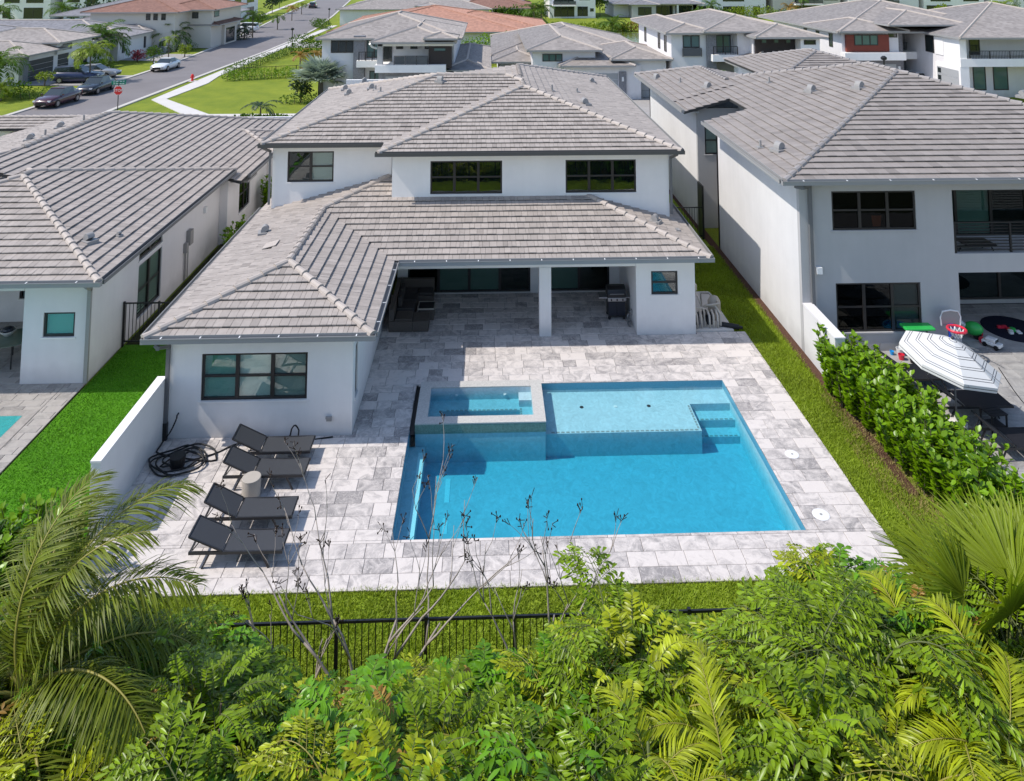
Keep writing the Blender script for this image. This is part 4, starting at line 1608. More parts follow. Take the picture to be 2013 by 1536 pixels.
MB().box(18.0, 25.4, 46.0, 54.4, -0.1, RZ - 0.12).build('front_wing', 'pale_stucco', right)
sf = MB()
sf.box(9.5, 25.9, 24.4, 24.99, RZ - 0.11, RZ - 0.06)
sf.box(9.5, 10.14, 25.0, 33.3, RZ - 0.11, RZ - 0.06)
sf.box(9.3, 9.99, 36.0, 47.3, RZ - 0.13, RZ - 0.08)
sf.build('soffit', 'soffit', right)
gutter(right, (9.33, ey, RZ - 0.01), (26.1, ey, RZ - 0.01), (0, -1), spacing=1.35)
gutter(right, (ex, ey + 0.1, RZ - 0.012), (ex, 33.3, RZ - 0.012), (-1, 0), hangers=False)
gutter(right, (9.24, 35.8, RZ - 0.03), (9.24, 47.3, RZ - 0.03), (-1, 0), hangers=False)
downspout(right, [(9.75, ey - 0.07, RZ - 0.12), (10.0, ey - 0.0, RZ - 0.18), (10.48, 24.93, RZ - 0.30), (10.48, 24.93, 1.4)], w=0.11, boot=False)
MB().box(10.60, 10.78, 24.86, 25.0, 2.42, 2.62).build('wall_light', 'white_metal', right)
for (x, y) in ((10.4, 27.2), (14.2, 33.2), (15.6, 31.7), (11.3, 39.0), (9.9, 44.5)):
    vent_hood(right, x, y, RZ + SL * (x - ex) + 0.05, 0.4, 1.15)
for (x, y) in ((10.0, 28.0), (13.6, 36.6), (10.6, 41.8)):
    pipe_vent(right, x, y, RZ + SL * (x - ex), 0.3)
mat('membrane_patch', (0.42, 0.52, 0.64), 0.6, 0.3, noise=(3, 0.3))
for (x, y) in ((12.3, 36.9), (16.2, 33.2), (16.9, 31.1)):
    o = MB().box(-0.38, 0.38, -0.45, 0.45, -0.02, 0.012).build('roof_patch', 'membrane_patch', right)
    o.matrix_local = Matrix.Translation((x - 17, y - 34, RZ + SL * (x - ex) + 0.055)) @ Matrix.Rotation(-math.atan(SL), 4, 'Y')
vent_hood(right, 21.3, 29.9, RZ + SL * 5.0 + 0.3, 2.0, 0.9)
MB().box(19.2, 20.0, 24.3, 24.9, 4.86, 4.90).build('ceiling_fan', 'black_metal', right)

# ------------------------------------------------------------------ garden walls, gates, fence
def garden_wall(label, x0, x1, y0, y1, h, m, cap):
    t = thing('garden_wall', label, 'wall', ((x0 + x1) / 2, y0, 0))
    MB().box(x0, x1, y0, y1, -0.15, h).build('panel', m, t, bevel=0.01)
    MB().box(x0 - 0.012, x1 + 0.012, y0 - 0.012, y1, h + 0.002, h + 0.045).build('coping', cap, t)
    return t


garden_wall('low white garden wall running from the pool house corner along the artificial turf', -8.62, -8.41, 17.85, 21.22, 1.50, 'white_stucco', 'white_stucco')
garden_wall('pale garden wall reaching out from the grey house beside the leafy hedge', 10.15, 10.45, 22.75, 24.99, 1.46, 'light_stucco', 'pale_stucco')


def railing_fence(name, label, cat, p, q, h, step=0.115, posts=1.5, group=None, picket='picket', thin=0.016):
    p, q = Vector((*p, 0)), Vector((*q, 0))
    t = thing(name, label, cat, p, 0, group)
    L = (q - p).length
    d = (q - p).normalized()
    n = int(round(L / posts))
    for i in range(n + 1):
        c = p + d * (L * i / max(1, n))
        MB().box(c.x - 0.028, c.x + 0.028, c.y - 0.028, c.y + 0.028, -0.1, h + 0.03).build('post', 'black_metal', t)
    for z in (h - 0.02, 0.12):
        MB().bar(p + Vector((0, 0, z)), q + Vector((0, 0, z)), 0.035, 0.04).build('rail', 'black_metal', t)
    k = int(L / step)
    cnt = 0
    proto = None
    for i in range(k):
        c = p + d * (step * (i + 0.5))
        if proto is None:
            proto = MB().box(c.x - thin / 2, c.x + thin / 2, c.y - thin / 2, c.y + thin / 2, 0.08, h - 0.04).build(picket, 'black_metal', t)
            c0 = c
        else:
            o = proto.copy()
            COL.objects.link(o)
            o.parent = t
            o.location = c - c0
    return t


railing_fence('picket_fence', 'black metal picket fence across the back of the lawn below the pool', 'fence', (-8.6, 14.06), (9.6, 14.10), 1.2)
railing_fence('side_gate', 'black metal gate between the left house and the white house', 'gate', (-11.80, 26.15), (-8.45, 26.15), 1.32, posts=1.1)
railing_fence('side_gate', 'black metal gate in the narrow lawn between white and grey houses', 'gate', (7.25, 34.9), (9.75, 34.9), 1.38, posts=1.2)
MB_ = MB().box(9.72, 9.80, 34.85, 35.6, 0, 2.3)
tag(solo(MB_.build('gate_panel', 'black_metal'), 'tall dark gate panel standing against the grey house wall', 'gate'))

# ------------------------------------------------------------------ houses further off
mat('far_glass', (0.020, 0.028, 0.028), 0.06, 0.9)
mat('far_glass_teal', (0.09, 0.16, 0.15), 0.08, 0.8)
mat('garage_dark', (0.050, 0.052, 0.060), 0.5, 0.4)
mat('garage_grey', (0.36, 0.37, 0.38), 0.5, 0.4)
mat('garage_white', (0.70, 0.71, 0.72), 0.5, 0.4)
mat('tinted_panel', (0.10, 0.105, 0.11), 0.15, 0.6)
mat('recess_grey', (0.20, 0.20, 0.215), 0.85, 0.2)


def hip_roof(t, x0, x1, y0, y1, z0, m, slope=SL, thick=0.16, caps=True):
    h = min(x1 - x0, y1 - y0) / 2
    zr = z0 + slope * h
    mb = MB()
    if y1 - y0 >= x1 - x0:
        a, b = ((x0 + x1) / 2, y0 + h, zr), ((x0 + x1) / 2, y1 - h, zr)
        fs = [(0, 1, 4), (1, 2, 5, 4), (2, 3, 5), (3, 0, 4, 5)]
    else:
        a, b = (x0 + h, (y0 + y1) / 2, zr), (x1 - h, (y0 + y1) / 2, zr)
        fs = [(0, 1, 5, 4), (1, 2, 5), (2, 3, 4, 5), (3, 0, 4)]
    c = [(x0, y0, z0), (x1, y0, z0), (x1, y1, z0), (x0, y1, z0)]
    if math.dist(a, b) < 0.05:
        fs = [(0, 1, 4), (1, 2, 4), (2, 3, 4), (3, 0, 4)]
    mb.add(c + [a, b], fs)
    ro = mb.build('roof', m, t)
    fb = MB()
    fb.add(c + [(x, y, z - thick) for x, y, z in c], [(0, 4, 5, 1), (1, 5, 6, 2), (2, 6, 7, 3), (3, 7, 4, 0), (4, 7, 6, 5)])
    fb.build('fascia', 'gutter_grey', ro)
    if caps:
        cb = MB()
        ap = [a, a if y1 - y0 >= x1 - x0 else b, b, b if y1 - y0 >= x1 - x0 else a]
        for p, q in zip(c, ap):
            cb.tube([p, q], 0.11, 5)
        if math.dist(a, b) > 0.1:
            cb.tube([a, b], 0.11, 5)
        cb.build('ridge_cap', 'ridge_mortar' if 'grey' in m or 'slate' in m else m, ro)
    return ro


def blk(t, x0, x1, y0, y1, z0, z1, m='pale_stucco', name='wall'):
    return MB().box(x0, x1, y0, y1, z0, z1).build(name, m, t)


def fwin(t, face, a0, a1, z0, z1, cols=2, m='far_glass', name='window', fr='bronze_frame'):
    f = MB()
    fbox(f, face, a0, a1, -0.05, 0.02, z0, z0 + 0.08)
    fbox(f, face, a0, a1, -0.05, 0.02, z1 - 0.08, z1)
    step = (a1 - a0) / cols
    for c in range(cols + 1):
        x = a0 + c * step
        lo, hi = (x, x + 0.08) if c == 0 else ((x - 0.08, x) if c == cols else (x - 0.05, x + 0.05))
        fbox(f, face, lo, hi, -0.047, 0.02, z0 + 0.08, z1 - 0.08)
    fo = f.build(name, fr, t)
    for c in range(cols):
        g = MB()
        fbox(g, face, a0 + c * step + 0.06, a0 + (c + 1) * step - 0.06, -0.02, 0.01, z0 + 0.08, z1 - 0.08)
        g.build('pane', m, fo)
    return fo


def garage(t, face, a0, a1, z1, m='garage_dark', lights=None, rows=4):
    f = MB()
    for i in range(rows):
        z0, zz = z1 * i / rows, z1 * (i + 1) / rows
        fbox(f, face, a0, a1, -0.03, 0.02, z0 + 0.02, zz - 0.015)
    o = f.build('garage_door', m, t)
    if lights:
        b0, b1 = lights
        for i in range(rows):
            g = MB()
            fbox(g, face, b0, b1, -0.045, -0.03, z1 * i / rows + 0.12, z1 * (i + 1) / rows - 0.12)
            g.build('pane', 'far_glass' if m != 'garage_dark' else 'far_glass_teal', o)
    return o


def railing(t, face, a0, a1, z0, h=0.75, glass=None, n=4):
    f = MB()
    fbox(f, face, a0, a1, -0.03, 0.03, z0 + h - 0.05, z0 + h)
    for i in range(n + 1):
        x = a0 + (a1 - a0) * i / n
        fbox(f, face, x - 0.03, x + 0.03, -0.028, 0.028, z0, z0 + h - 0.05)
    if not glass:
        k = int((a1 - a0) / 0.14)
        for i in range(k):
            x = a0 + (i + 0.5) * (a1 - a0) / k
            fbox(f, face, x - 0.012, x + 0.012, -0.012, 0.012, z0, z0 + h - 0.05)
    o = f.build('railing', 'black_metal', t)
    if glass:
        for i in range(n):
            g = MB()
            fbox(g, face, a0 + (a1 - a0) * i / n + 0.05, a0 + (a1 - a0) * (i + 1) / n - 0.05, -0.01, 0.01, z0 + 0.05, z0 + h - 0.07)
            g.build('glass_panel', glass, o)
    return o


NEAR = 'white two storey house'
# 1: two storey house with stone pier, balconies and dark wood panel
t = thing('modern_house', 'two storey house with stone pier, glass balcony and dark wood panel', 'house', (-9, 72, 0))
blk(t, -14.9, -9.3, 69.6, 84, -0.1, 5.5)
blk(t, -9.3, -2.9, 67.6, 84, 3.0, 5.5)
blk(t, -9.3, -2.9, 66.2, 84, -0.1, 3.0, 'stone_cladding', 'lower_wall')
blk(t, -12.0, -11.0, 69.15, 70.5, -0.1, 5.75, 'stone_cladding', 'stone_pier')
fwin(t, ('y', 69.6, -1), -14.1, -12.05, 4.2, 5.35, 3)
fwin(t, ('y', 69.6, -1), -10.9, -9.5, 3.75, 5.35, 2, 'far_glass_teal', 'balcony_door')
fwin(t, ('y', 69.6, -1), -10.6, -9.6, 0.2, 2.6, 2, 'far_glass_teal', 'front_door')
blk(t, -11.6, -9.45, 68.4, 69.55, 3.05, 3.62, 'white_stucco', 'balcony_slab')
railing(t, ('y', 68.5, -1), -11.4, -9.6, 3.62, 0.8, None, 3)
blk(t, -9.5, -4.0, 65.3, 67.59, 3.02, 3.66, 'white_stucco', 'balcony_slab')
blk(t, -9.35, -8.9, 65.5, 65.95, 3.66, 5.5, 'grey_stucco', 'column')
blk(t, -9.2, -8.35, 67.52, 67.6, 3.67, 5.1, 'far_glass', 'balcony_door')
for x in (-8.0, -6.75, -5.5):
    fwin(t, ('y', 67.6, -1), x, x + 0.62, 4.75, 5.15, 1)
railing(t, ('y', 65.5, -1), -7.9, -5.05, 3.66, 0.75, 'tinted_panel', 3)
blk(t, -5.0, -3.05, 65.75, 67.59, 3.3, 5.2, 'dark_wood', 'wood_panel')
fwin(t, ('y', 65.75, -1), -4.6, -3.5, 4.72, 5.08, 1, 'far_glass_teal')
blk(t, -4.0, -3.5, 65.3, 66.19, -0.1, 3.66, 'white_stucco', 'pier')
blk(t, -9.3, -2.9, 65.5, 67.59, 5.22, 5.48, 'white_stucco', 'lintel')
garage(t, ('y', 66.2, -1), -8.7, -4.6, 2.6, 'garage_grey')
hip_roof(t, -15.4, -2.2, 68.9, 85, 5.55, 'roof_far_grey')
hip_roof(t, -9.9, -2.6, 64.9, 80.0, 5.62, 'roof_far_grey')
hip_roof(t, -5.4, -2.45, 64.6, 67.6, 5.95, 'roof_far_grey')
hip_roof(t, -4.0, 0.4, 66.2, 84.0, 3.1, 'roof_far_grey')
blk(t, -2.89, -0.2, 67.0, 83.5, -0.1, 3.0, 'pale_stucco')
MB().tube([(-9.9, 64.85, 5.5), (-9.75, 65.2, 5.2), (-9.4, 65.45, 5.05)], 0.09, 6).build('downspout', 'white_metal', t)

# 2: low house with several hips and garage
t = thing('hipped_house', 'single storey house with many grey hips and a teal window behind the white house', 'house', (8, 78, 0))
blk(t, 1.2, 16.2, 74.0, 96.0, -0.1, 3.0)
blk(t, 4.2, 10.0, 70.4, 74.0, -0.1, 4.3)
blk(t, 7.0, 14.0, 69.4, 74.0, -0.1, 3.0)
blk(t, 11.6, 16.4, 69.7, 74.0, 2.45, 3.5, 'pale_stucco', 'garage_wall')
fwin(t, ('y', 70.4, -1), 5.1, 6.95, 3.25, 3.95, 3, 'far_glass_teal')
fwin(t, ('y', 70.4, -1), 5.4, 6.6, 0.2, 2.5, 2, 'far_glass', 'front_door')
blk(t, 13.9, 16.3, 70.2, 74.0, -0.1, 2.6, 'recess_grey', 'garage_recess')
garage(t, ('y', 69.4, -1), 9.2, 11.9, 2.3, 'garage_grey')
garage(t, ('y', 70.2, -1), 12.8, 16.2, 2.4, 'garage_grey')
blk(t, 12.0, 12.65, 69.25, 70.3, -0.1, 2.45, 'stone_cladding', 'stone_pier')
blk(t, 12.22, 12.4, 69.15, 69.249, 1.6, 2.0, 'white_metal', 'wall_light')
hip_roof(t, 0.4, 17.0, 76.5, 97.0, 3.1, 'roof_far_grey')
hip_roof(t, 3.6, 10.6, 69.7, 90.0, 4.35, 'roof_far_grey')
hip_roof(t, 6.5, 13.4, 68.6, 82.0, 3.1, 'roof_far_grey')
hip_roof(t, 11.2, 16.9, 69.0, 80.0, 3.6, 'roof_far_grey')
hip_roof(t, 0.3, 5.8, 72.6, 84.0, 2.95, 'roof_far_grey')

# 3: white two storey house with dark timber band
t = thing('modern_house', 'white two storey house with dark timber band and three small windows over a low roof', 'house', (23, 74, 0))
blk(t, 16.8, 20.0, 69.2, 84, -0.1, 5.9)
blk(t, 20.0, 22.7, 69.9, 84, -0.1, 5.9, 'grey_stucco')
blk(t, 22.7, 23.8, 68.6, 84, -0.1, 5.95)
blk(t, 23.8, 27.5, 67.6, 84, -0.1, 5.8)
blk(t, 27.5, 29.2, 66.2, 84, -0.1, 5.78, 'white_stucco')
blk(t, 20.0, 20.85, 68.9, 69.9, -0.1, 5.85, 'stone_cladding', 'stone_pier')
fwin(t, ('y', 69.2, -1), 17.85, 19.4, 4.6, 5.7, 2, 'far_glass_teal')
fwin(t, ('y', 69.9, -1), 21.1, 22.5, 4.0, 5.65, 2, 'far_glass_teal', 'balcony_door')
railing(t, ('y', 69.0, -1), 17.8, 19.5, 3.8, 0.8, 'tinted_panel', 1)
blk(t, 20.3, 22.65, 68.2, 69.89, 3.45, 4.05, 'white_stucco', 'balcony_slab')
railing(t, ('y', 68.3, -1), 20.4, 22.6, 4.05, 0.75, None, 2)
blk(t, 23.9, 27.45, 67.3, 67.6, 4.0, 5.6, 'dark_wood', 'timber_band')
for x in (24.4, 25.5, 26.6):
    fwin(t, ('y', 67.3, -1), x, x + 0.52, 5.15, 5.55, 1, 'far_glass_teal')
fwin(t, ('y', 66.2, -1), 27.8, 28.85, 5.15, 5.55, 1)
for y in (71.0, 73.6, 80.0):
    fwin(t, ('x', 16.8, -1), y, y + 0.9, 4.0, 5.5, 1)
hip_roof(t, 16.1, 21.0, 68.5, 85, 5.98, 'roof_far_grey')
hip_roof(t, 19.4, 28.2, 67.9, 85, 6.15, 'roof_far_grey')
hip_roof(t, 23.3, 29.8, 65.7, 80, 5.85, 'roof_far_grey')
hip_roof(t, 21.4, 28.6, 64.2, 72.0, 3.55, 'roof_far_grey')
blk(t, 22.0, 28.4, 64.9, 67.5, -0.1, 3.45)

# 4: large house with red timber panel and two garages
t = thing('large_house', 'large two storey house with red timber panel, deep balconies and two garages at top right', 'house', (42, 78, 0))
blk(t, 34.2, 39.75, 72.6, 90, -0.1, 5.6)
blk(t, 39.75, 45.5, 76.0, 90, -0.1, 6.2, 'recess_grey', 'recess_wall')
blk(t, 42.3, 60.0, 69.5, 90, -0.1, 5.6)
blk(t, 42.3, 42.9, 67.1, 69.5, 3.0, 5.6, 'white_stucco', 'corner_pier')
blk(t, 34.5, 38.65, 72.25, 72.6, 3.8, 5.4, 'red_wood', 'red_timber_panel')
fwin(t, ('y', 72.25, -1), 35.25, 37.55, 4.4, 5.4, 3, 'far_glass_teal')
fwin(t, ('y', 72.6, -1), 38.75, 39.65, 5.1, 5.5, 1)
blk(t, 34.0, 39.9, 71.6, 72.59, 3.05, 3.75, 'white_stucco', 'ledge')
blk(t, 39.9, 44.6, 74.0, 75.99, 2.85, 3.55, 'white_stucco', 'ledge')
blk(t, 34.25, 39.7, 72.4, 72.59, -0.1, 3.04, 'recess_grey', 'garage_surround')
garage(t, ('y', 72.4, -1), 35.9, 39.3, 2.6, 'garage_grey')
for x in (34.9, 39.45):
    blk(t, x, x + 0.2, 72.25, 72.399, 1.9, 2.4, 'white_metal', 'wall_light')
railing(t, ('y', 75.6, -1), 41.0, 45.2, 3.55, 0.75, None, 3)
blk(t, 39.8, 40.6, 73.4, 76.0, -0.1, 6.0, 'stone_cladding', 'stone_pier')
# right block: white band and balconies, garage on its left flank
blk(t, 42.25, 60.0, 67.0, 69.49, 3.05, 3.75, 'white_stucco', 'ledge')
railing(t, ('y', 67.15, -1), 43.2, 58.0, 3.75, 0.7, None, 8)
fwin(t, ('y', 69.5, -1), 44.7, 45.7, 3.8, 5.3, 1, 'far_glass', 'balcony_door')
fwin(t, ('y', 69.5, -1), 44.9, 46.1, 0.6, 2.8, 1, 'far_glass_teal')
fwin(t, ('y', 69.5, -1), 46.8, 48.2, 0.6, 2.8, 1, 'far_glass_teal')
blk(t, 42.31, 42.32 + 0.01, 66.9, 66.95, 0, 0.1)
blk(t, 42.2, 43.0, 67.02, 70.8, -0.1, 3.04, 'white_stucco', 'garage_wall')
blk(t, 42.24, 42.29, 69.5, 70.8, 3.76, 5.4, 'white_stucco', 'wall_panel')
fwin(t, ('x', 42.3, -1), 71.0, 72.4, 3.8, 5.4, 1, 'far_glass', 'balcony_door')
garage(t, ('x', 42.2, -1), 67.3, 70.5, 2.7, 'garage_grey', lights=(69.9, 70.4))
hip_roof(t, 33.4, 52.0, 71.8, 93.0, 5.72, 'roof_far_grey')
hip_roof(t, 33.6, 40.4, 71.7, 80.0, 5.8, 'roof_far_grey')
hip_roof(t, 38.0, 46.0, 71.0, 84.0, 6.45, 'roof_far_grey')
hip_roof(t, 41.9, 61.0, 66.4, 86.0, 5.68, 'roof_far_grey')
for y in (74.5, 77.5, 80.5):
    fwin(t, ('x', 34.2, -1), y, y + 0.8, 4.0, 5.3, 1)

# 5, 6: roofs beyond
t = thing('orange_roof_house', 'low house under a pale orange tile roof behind the stone pier house', 'house', (-8, 118, 0))
blk(t, -20.0, 4.6, 101.5, 128.0, -0.1, 3.1)
hip_roof(t, -21.0, 5.2, 100.6, 129.0, 3.2, 'roof_far_orange', slope=0.20)
hip_roof(t, -12.0, 9.0, 104.0, 124.0, 3.0, 'roof_far_orange', slope=0.20)
t = thing('long_house', 'long white walled house under a grey roof beside the far road', 'house', (-14, 155, 0))
blk(t, -28.8, 0.4, 150.0, 172.0, -0.1, 3.1)
blk(t, -13.8, -9.4, 149.6, 150.5, -0.1, 3.9)
for x in (-13.4, -11.0):
    fwin(t, ('y', 149.6, -1), x, x + 1.0, 1.9, 2.8, 1)
hip_roof(t, -29.6, 1.0, 149.3, 173.0, 3.15, 'roof_far_grey', slope=0.24)
hip_roof(t, -14.2, -9.0, 149.2, 165.0, 3.75, 'roof_far_grey', slope=0.2)
hip_roof(t, -8.0, 10.0, 151.0, 176.0, 3.2, 'roof_far_terracotta', slope=0.24)

# houses along the left street
t = thing('street_house', 'low house with slatted dark garage door and pale hip roof nearest on the left street', 'house', (-52, 86, 0))
blk(t, -60.0, -47.25, 79.2, 97.5, -0.1, 2.9)
garage(t, ('x', -47.25, 1), 80.2, 85.0, 2.2, 'garage_dark', lights=(80.35, 80.8), rows=4)
garage(t, ('x', -47.25, 1), 85.9, 88.0, 2.2, 'garage_dark')
fwin(t, ('x', -47.25, 1), 89.2, 92.0, 0.4, 2.5, 2)
blk(t, -47.3, -46.9, 79.1, 80.0, -0.1, 2.9, 'stone_cladding', 'stone_pier')
blk(t, -48.6, -46.95, 85.2, 92.4, 2.3, 3.6)
fwin(t, ('x', -46.95, 1), 86.2, 88.0, 2.65, 3.3, 1, 'far_glass_teal')
hip_roof(t, -56.0, -46.4, 78.5, 86.6, 2.95, 'roof_far_grey')
hip_roof(t, -58.0, -46.3, 84.6, 93.2, 3.65, 'roof_far_grey')
hip_roof(t, -76.0, -52.0, 74.0, 98.5, 3.3, 'roof_far_slate')
t = thing('street_house', 'grey roofed house with white garage door facing the left street', 'house', (-56, 104, 0))
blk(t, -66.0, -46.5, 97.9, 116.0, -0.1, 2.9)
garage(t, ('x', -46.5, 1), 99.6, 104.8, 2.2, 'garage_white')
for y in (99.0, 105.1):
    blk(t, -46.52, -46.35, y, y + 0.35, 0.8, 2.3, 'garage_dark', 'wall_light')
blk(t, -47.9, -46.8, 106.2, 112.0, -0.1, 3.2, 'grey_stucco')
fwin(t, ('x', -46.8, 1), 107.0, 108.0, 0.3, 2.8, 1)
fwin(t, ('x', -46.8, 1), 109.0, 110.0, 0.3, 2.8, 1)
hip_roof(t, -70.0, -46.0, 94.5, 108.0, 3.0, 'roof_far_slate')
hip_roof(t, -58.0, -45.6, 97.2, 105.8, 2.95, 'roof_far_slate')
hip_roof(t, -62.0, -46.2, 105.0, 118.0, 3.1, 'roof_far_slate')
t = thing('terracotta_house', 'beige two storey house with terracotta tile roofs on the left street', 'house', (-50, 114, 0))
blk(t, -55.0, -43.4, 107.5, 125.0, -0.1, 5.4, 'beige_stucco')
blk(t, -43.4, -40.0, 112.0, 125.0, -0.1, 5.4, 'beige_stucco')
for x in (-47.4, -46.4, -45.3):
    fwin(t, ('y', 107.5, -1), x, x + 0.6, 4.3, 5.2, 1)
fwin(t, ('y', 112.0, -1), -42.8, -41.9, 4.2, 5.1, 1)
fwin(t, ('x', -40.0, 1), 113.0, 115.0, 4.3, 5.2, 1, 'far_glass_teal')
blk(t, -43.4, -39.6, 116.5, 122.0, -0.1, 3.2, 'beige_stucco')
fwin(t, ('x', -39.6, 1), 117.2, 121.0, 0.2, 2.4, 1, 'far_glass', 'garage_door')
hip_roof(t, -56.0, -42.6, 106.7, 126.0, 5.45, 'roof_far_terracotta')
hip_roof(t, -48.0, -39.2, 111.3, 126.0, 5.5, 'roof_far_terracotta')
hip_roof(t, -44.4, -38.8, 111.9, 122.8, 3.3, 'roof_far_terracotta')
blk(t, -46.0, -45.2, 106.3, 107.0, -0.1, 0.8, 'garage_grey', 'air_conditioner')
blk(t, -44.8, -44.0, 106.3, 107.0, -0.1, 0.8, 'garage_grey', 'air_conditioner')
t = thing('street_house', 'grey roofed low house beyond the terracotta house on the left street', 'house', (-52, 134, 0))
blk(t, -62.0, -48.0, 126.5, 148.0, -0.1, 3.0, 'grey_stucco')
hip_roof(t, -64.0, -46.8, 126.0, 138.0, 3.1, 'roof_far_slate')
hip_roof(t, -58.0, -46.0, 132.0, 149.0, 3.2, 'roof_far_slate')
hip_roof(t, -70.0, -52.0, 124.0, 150.0, 3.8, 'roof_far_slate')
garage(t, ('x', -48.0, 1), 133.0, 138.5, 2.3, 'garage_dark')
t = thing('white_block_house', 'white two storey house past the bend on the left side of the far road', 'house', (-60, 165, 0))
blk(t, -66.0, -52.5, 158.0, 176.0, -0.1, 5.6, 'white_stucco')
for z in (0.6, 3.4):
    fwin(t, ('x', -52.5, 1), 160.0, 164.0, z, z + 1.8, 2)
    fwin(t, ('x', -52.5, 1), 168.0, 173.0, z, z + 1.8, 2)
    fwin(t, ('y', 158.0, -1), -58.0, -54.0, z, z + 1.7, 2)
    fwin(t, ('y', 158.0, -1), -64.0, -61.0, z, z + 1.7, 2)
hip_roof(t, -67.0, -51.6, 157.0, 177.0, 5.65, 'roof_far_slate')

# white villas on the far bank
def villa(label, x0, x1, y, h, m, wins, roof=None, doors=()):
    t = thing('far_villa', label, 'house', ((x0 + x1) / 2, y, 0))
    blk(t, x0, x1, y, y + 16, -0.1, h, m)
    for (a0, a1, z0, z1, c) in wins:
        fwin(t, ('y', y, -1), a0, a1, z0, z1, c)
    for (a0, a1, z0, z1) in doors:
        blk(t, a0, a1, y - 1.6, y - 0.001, z0 - 0.28, z0, 'white_stucco', 'balcony_slab')
        railing(t, ('y', y - 1.5, -1), a0 + .1, a1 - .1, z0, 0.9, 'tinted_panel', 3)
    hip_roof(t, x0 - 0.8, x1 + 0.8, y - 1.0, y + 17, h + 0.05, roof or 'roof_far_grey')
    return t


villa('narrow white villa by dark hedge just right of the orange roof', 1.2, 8.4, 172.0, 7.0, 'white_stucco',
      [(1.6, 3.6, 3.6, 6.2, 1), (4.4, 7.0, 3.8, 5.6, 2), (1.6, 3.6, 0.4, 2.4, 1), (4.4, 7.0, 0.4, 2.4, 2)])
villa('white two storey villa with wide dark porch openings across the lake', 13.8, 24.0, 168.0, 7.2, 'white_stucco',
      [(14.8, 19.3, 0.3, 2.5, 3), (20.0, 22.3, 0.4, 2.5, 2), (22.8, 23.6, 1.4, 2.1, 1), (14.8, 19.2, 3.2, 6.0, 3), (20.4, 22.8, 3.9, 5.6, 2)],
      doors=[(14.4, 19.6, 2.9, 3.0)])
t = thing('far_villa', 'low grey roofed villa with screened porch across the lake', 'house', (37, 168, 0))
blk(t, 28.6, 47.5, 171.0, 184.0, -0.1, 3.1, 'pale_stucco')
blk(t, 32.0, 37.4, 167.5, 171.0, -0.1, 2.9, 'grey_stucco')
fwin(t, ('y', 167.5, -1), 33.4, 36.4, 0.6, 2.4, 2)
fwin(t, ('y', 171.0, -1), 38.2, 42.0, 0.2, 2.5, 3)
fwin(t, ('y', 171.0, -1), 42.6, 46.4, 0.2, 2.5, 3)
blk(t, 42.1, 42.5, 167.6, 168.0, -0.1, 2.9, 'pale_stucco', 'column')
hip_roof(t, 31.4, 38.2, 166.8, 178, 3.0, 'roof_far_slate')
hip_roof(t, 27.8, 48.4, 167.4, 186.0, 3.1, 'roof_far_slate')
villa('white villa behind the yellow green shrubs across the lake', 46.6, 63.4, 171.0, 7.0, 'white_stucco',
      [(53.5, 58.4, 3.4, 6.2, 3), (53.5, 58.4, 0.4, 2.3, 3), (60.0, 62.4, 3.8, 5.4, 2), (48.0, 51.4, 0.4, 2.4, 2), (48.4, 51.0, 3.8, 5.6, 2), (60.4, 62.0, 0.4, 2.3, 1)])
villa('cream villa with balcony furniture behind tall palm across the lake', 65.0, 80.6, 171.0, 7.0, 'beige_stucco',
      [(70.0, 75.6, 0.3, 2.4, 3), (70.0, 75.6, 3.2, 5.8, 3), (76.8, 80.0, 0.6, 2.3, 2), (76.8, 80.0, 3.6, 5.4, 2)], doors=[(69.6, 76.0, 2.9, 3.0)])
villa('pale villa with long grey balcony above the big house roof', 82.0, 98.2, 170.0, 7.0, 'pale_stucco',
      [(86.0, 92.4, 3.3, 5.8, 4), (93.6, 95.6, 0.3, 2.4, 2), (96.4, 97.4, 1.4, 2.2, 1), (84.0, 92.0, 0.3, 2.4, 4)], doors=[(85.0, 93.0, 2.9, 3.0)])
villa('white villa with dark brown ground floor band at top right', 99.4, 113.4, 170.0, 7.0, 'white_stucco',
      [(100.0, 106.0, 0.2, 2.5, 3), (108.8, 112.4, 0.9, 2.4, 2), (101.0, 105.6, 3.4, 5.6, 3), (108.6, 112.2, 3.4, 5.6, 2)])
villa('white villa at the far top right edge beside a thin bare tree', 114.6, 132.0, 169.0, 7.0, 'white_stucco',
      [(115.0, 118.6, 0.3, 2.5, 2), (122.0, 127.0, 0.3, 2.5, 3), (122.0, 127.0, 3.4, 5.8, 3)])
villa('white villa with dark porch behind the far lawn at top left', -104.5, -93.5, 166.0, 7.2, 'white_stucco',
      [(-103.4, -101.8, 0.4, 2.6, 1), (-99.0, -95.0, 0.3, 2.6, 2), (-103.2, -100.0, 3.6, 5.6, 2), (-98.6, -95.0, 3.6, 5.6, 2)])
villa('dark framed white villa between palms at top left', -92.0, -80.5, 168.0, 7.2, 'white_stucco',
      [(-91.0, -88.4, 0.3, 2.6, 2), (-87.0, -84.8, 1.8, 4.6, 2), (-84.0, -81.4, 0.3, 2.6, 2), (-91.0, -88.4, 3.6, 5.6, 2)])

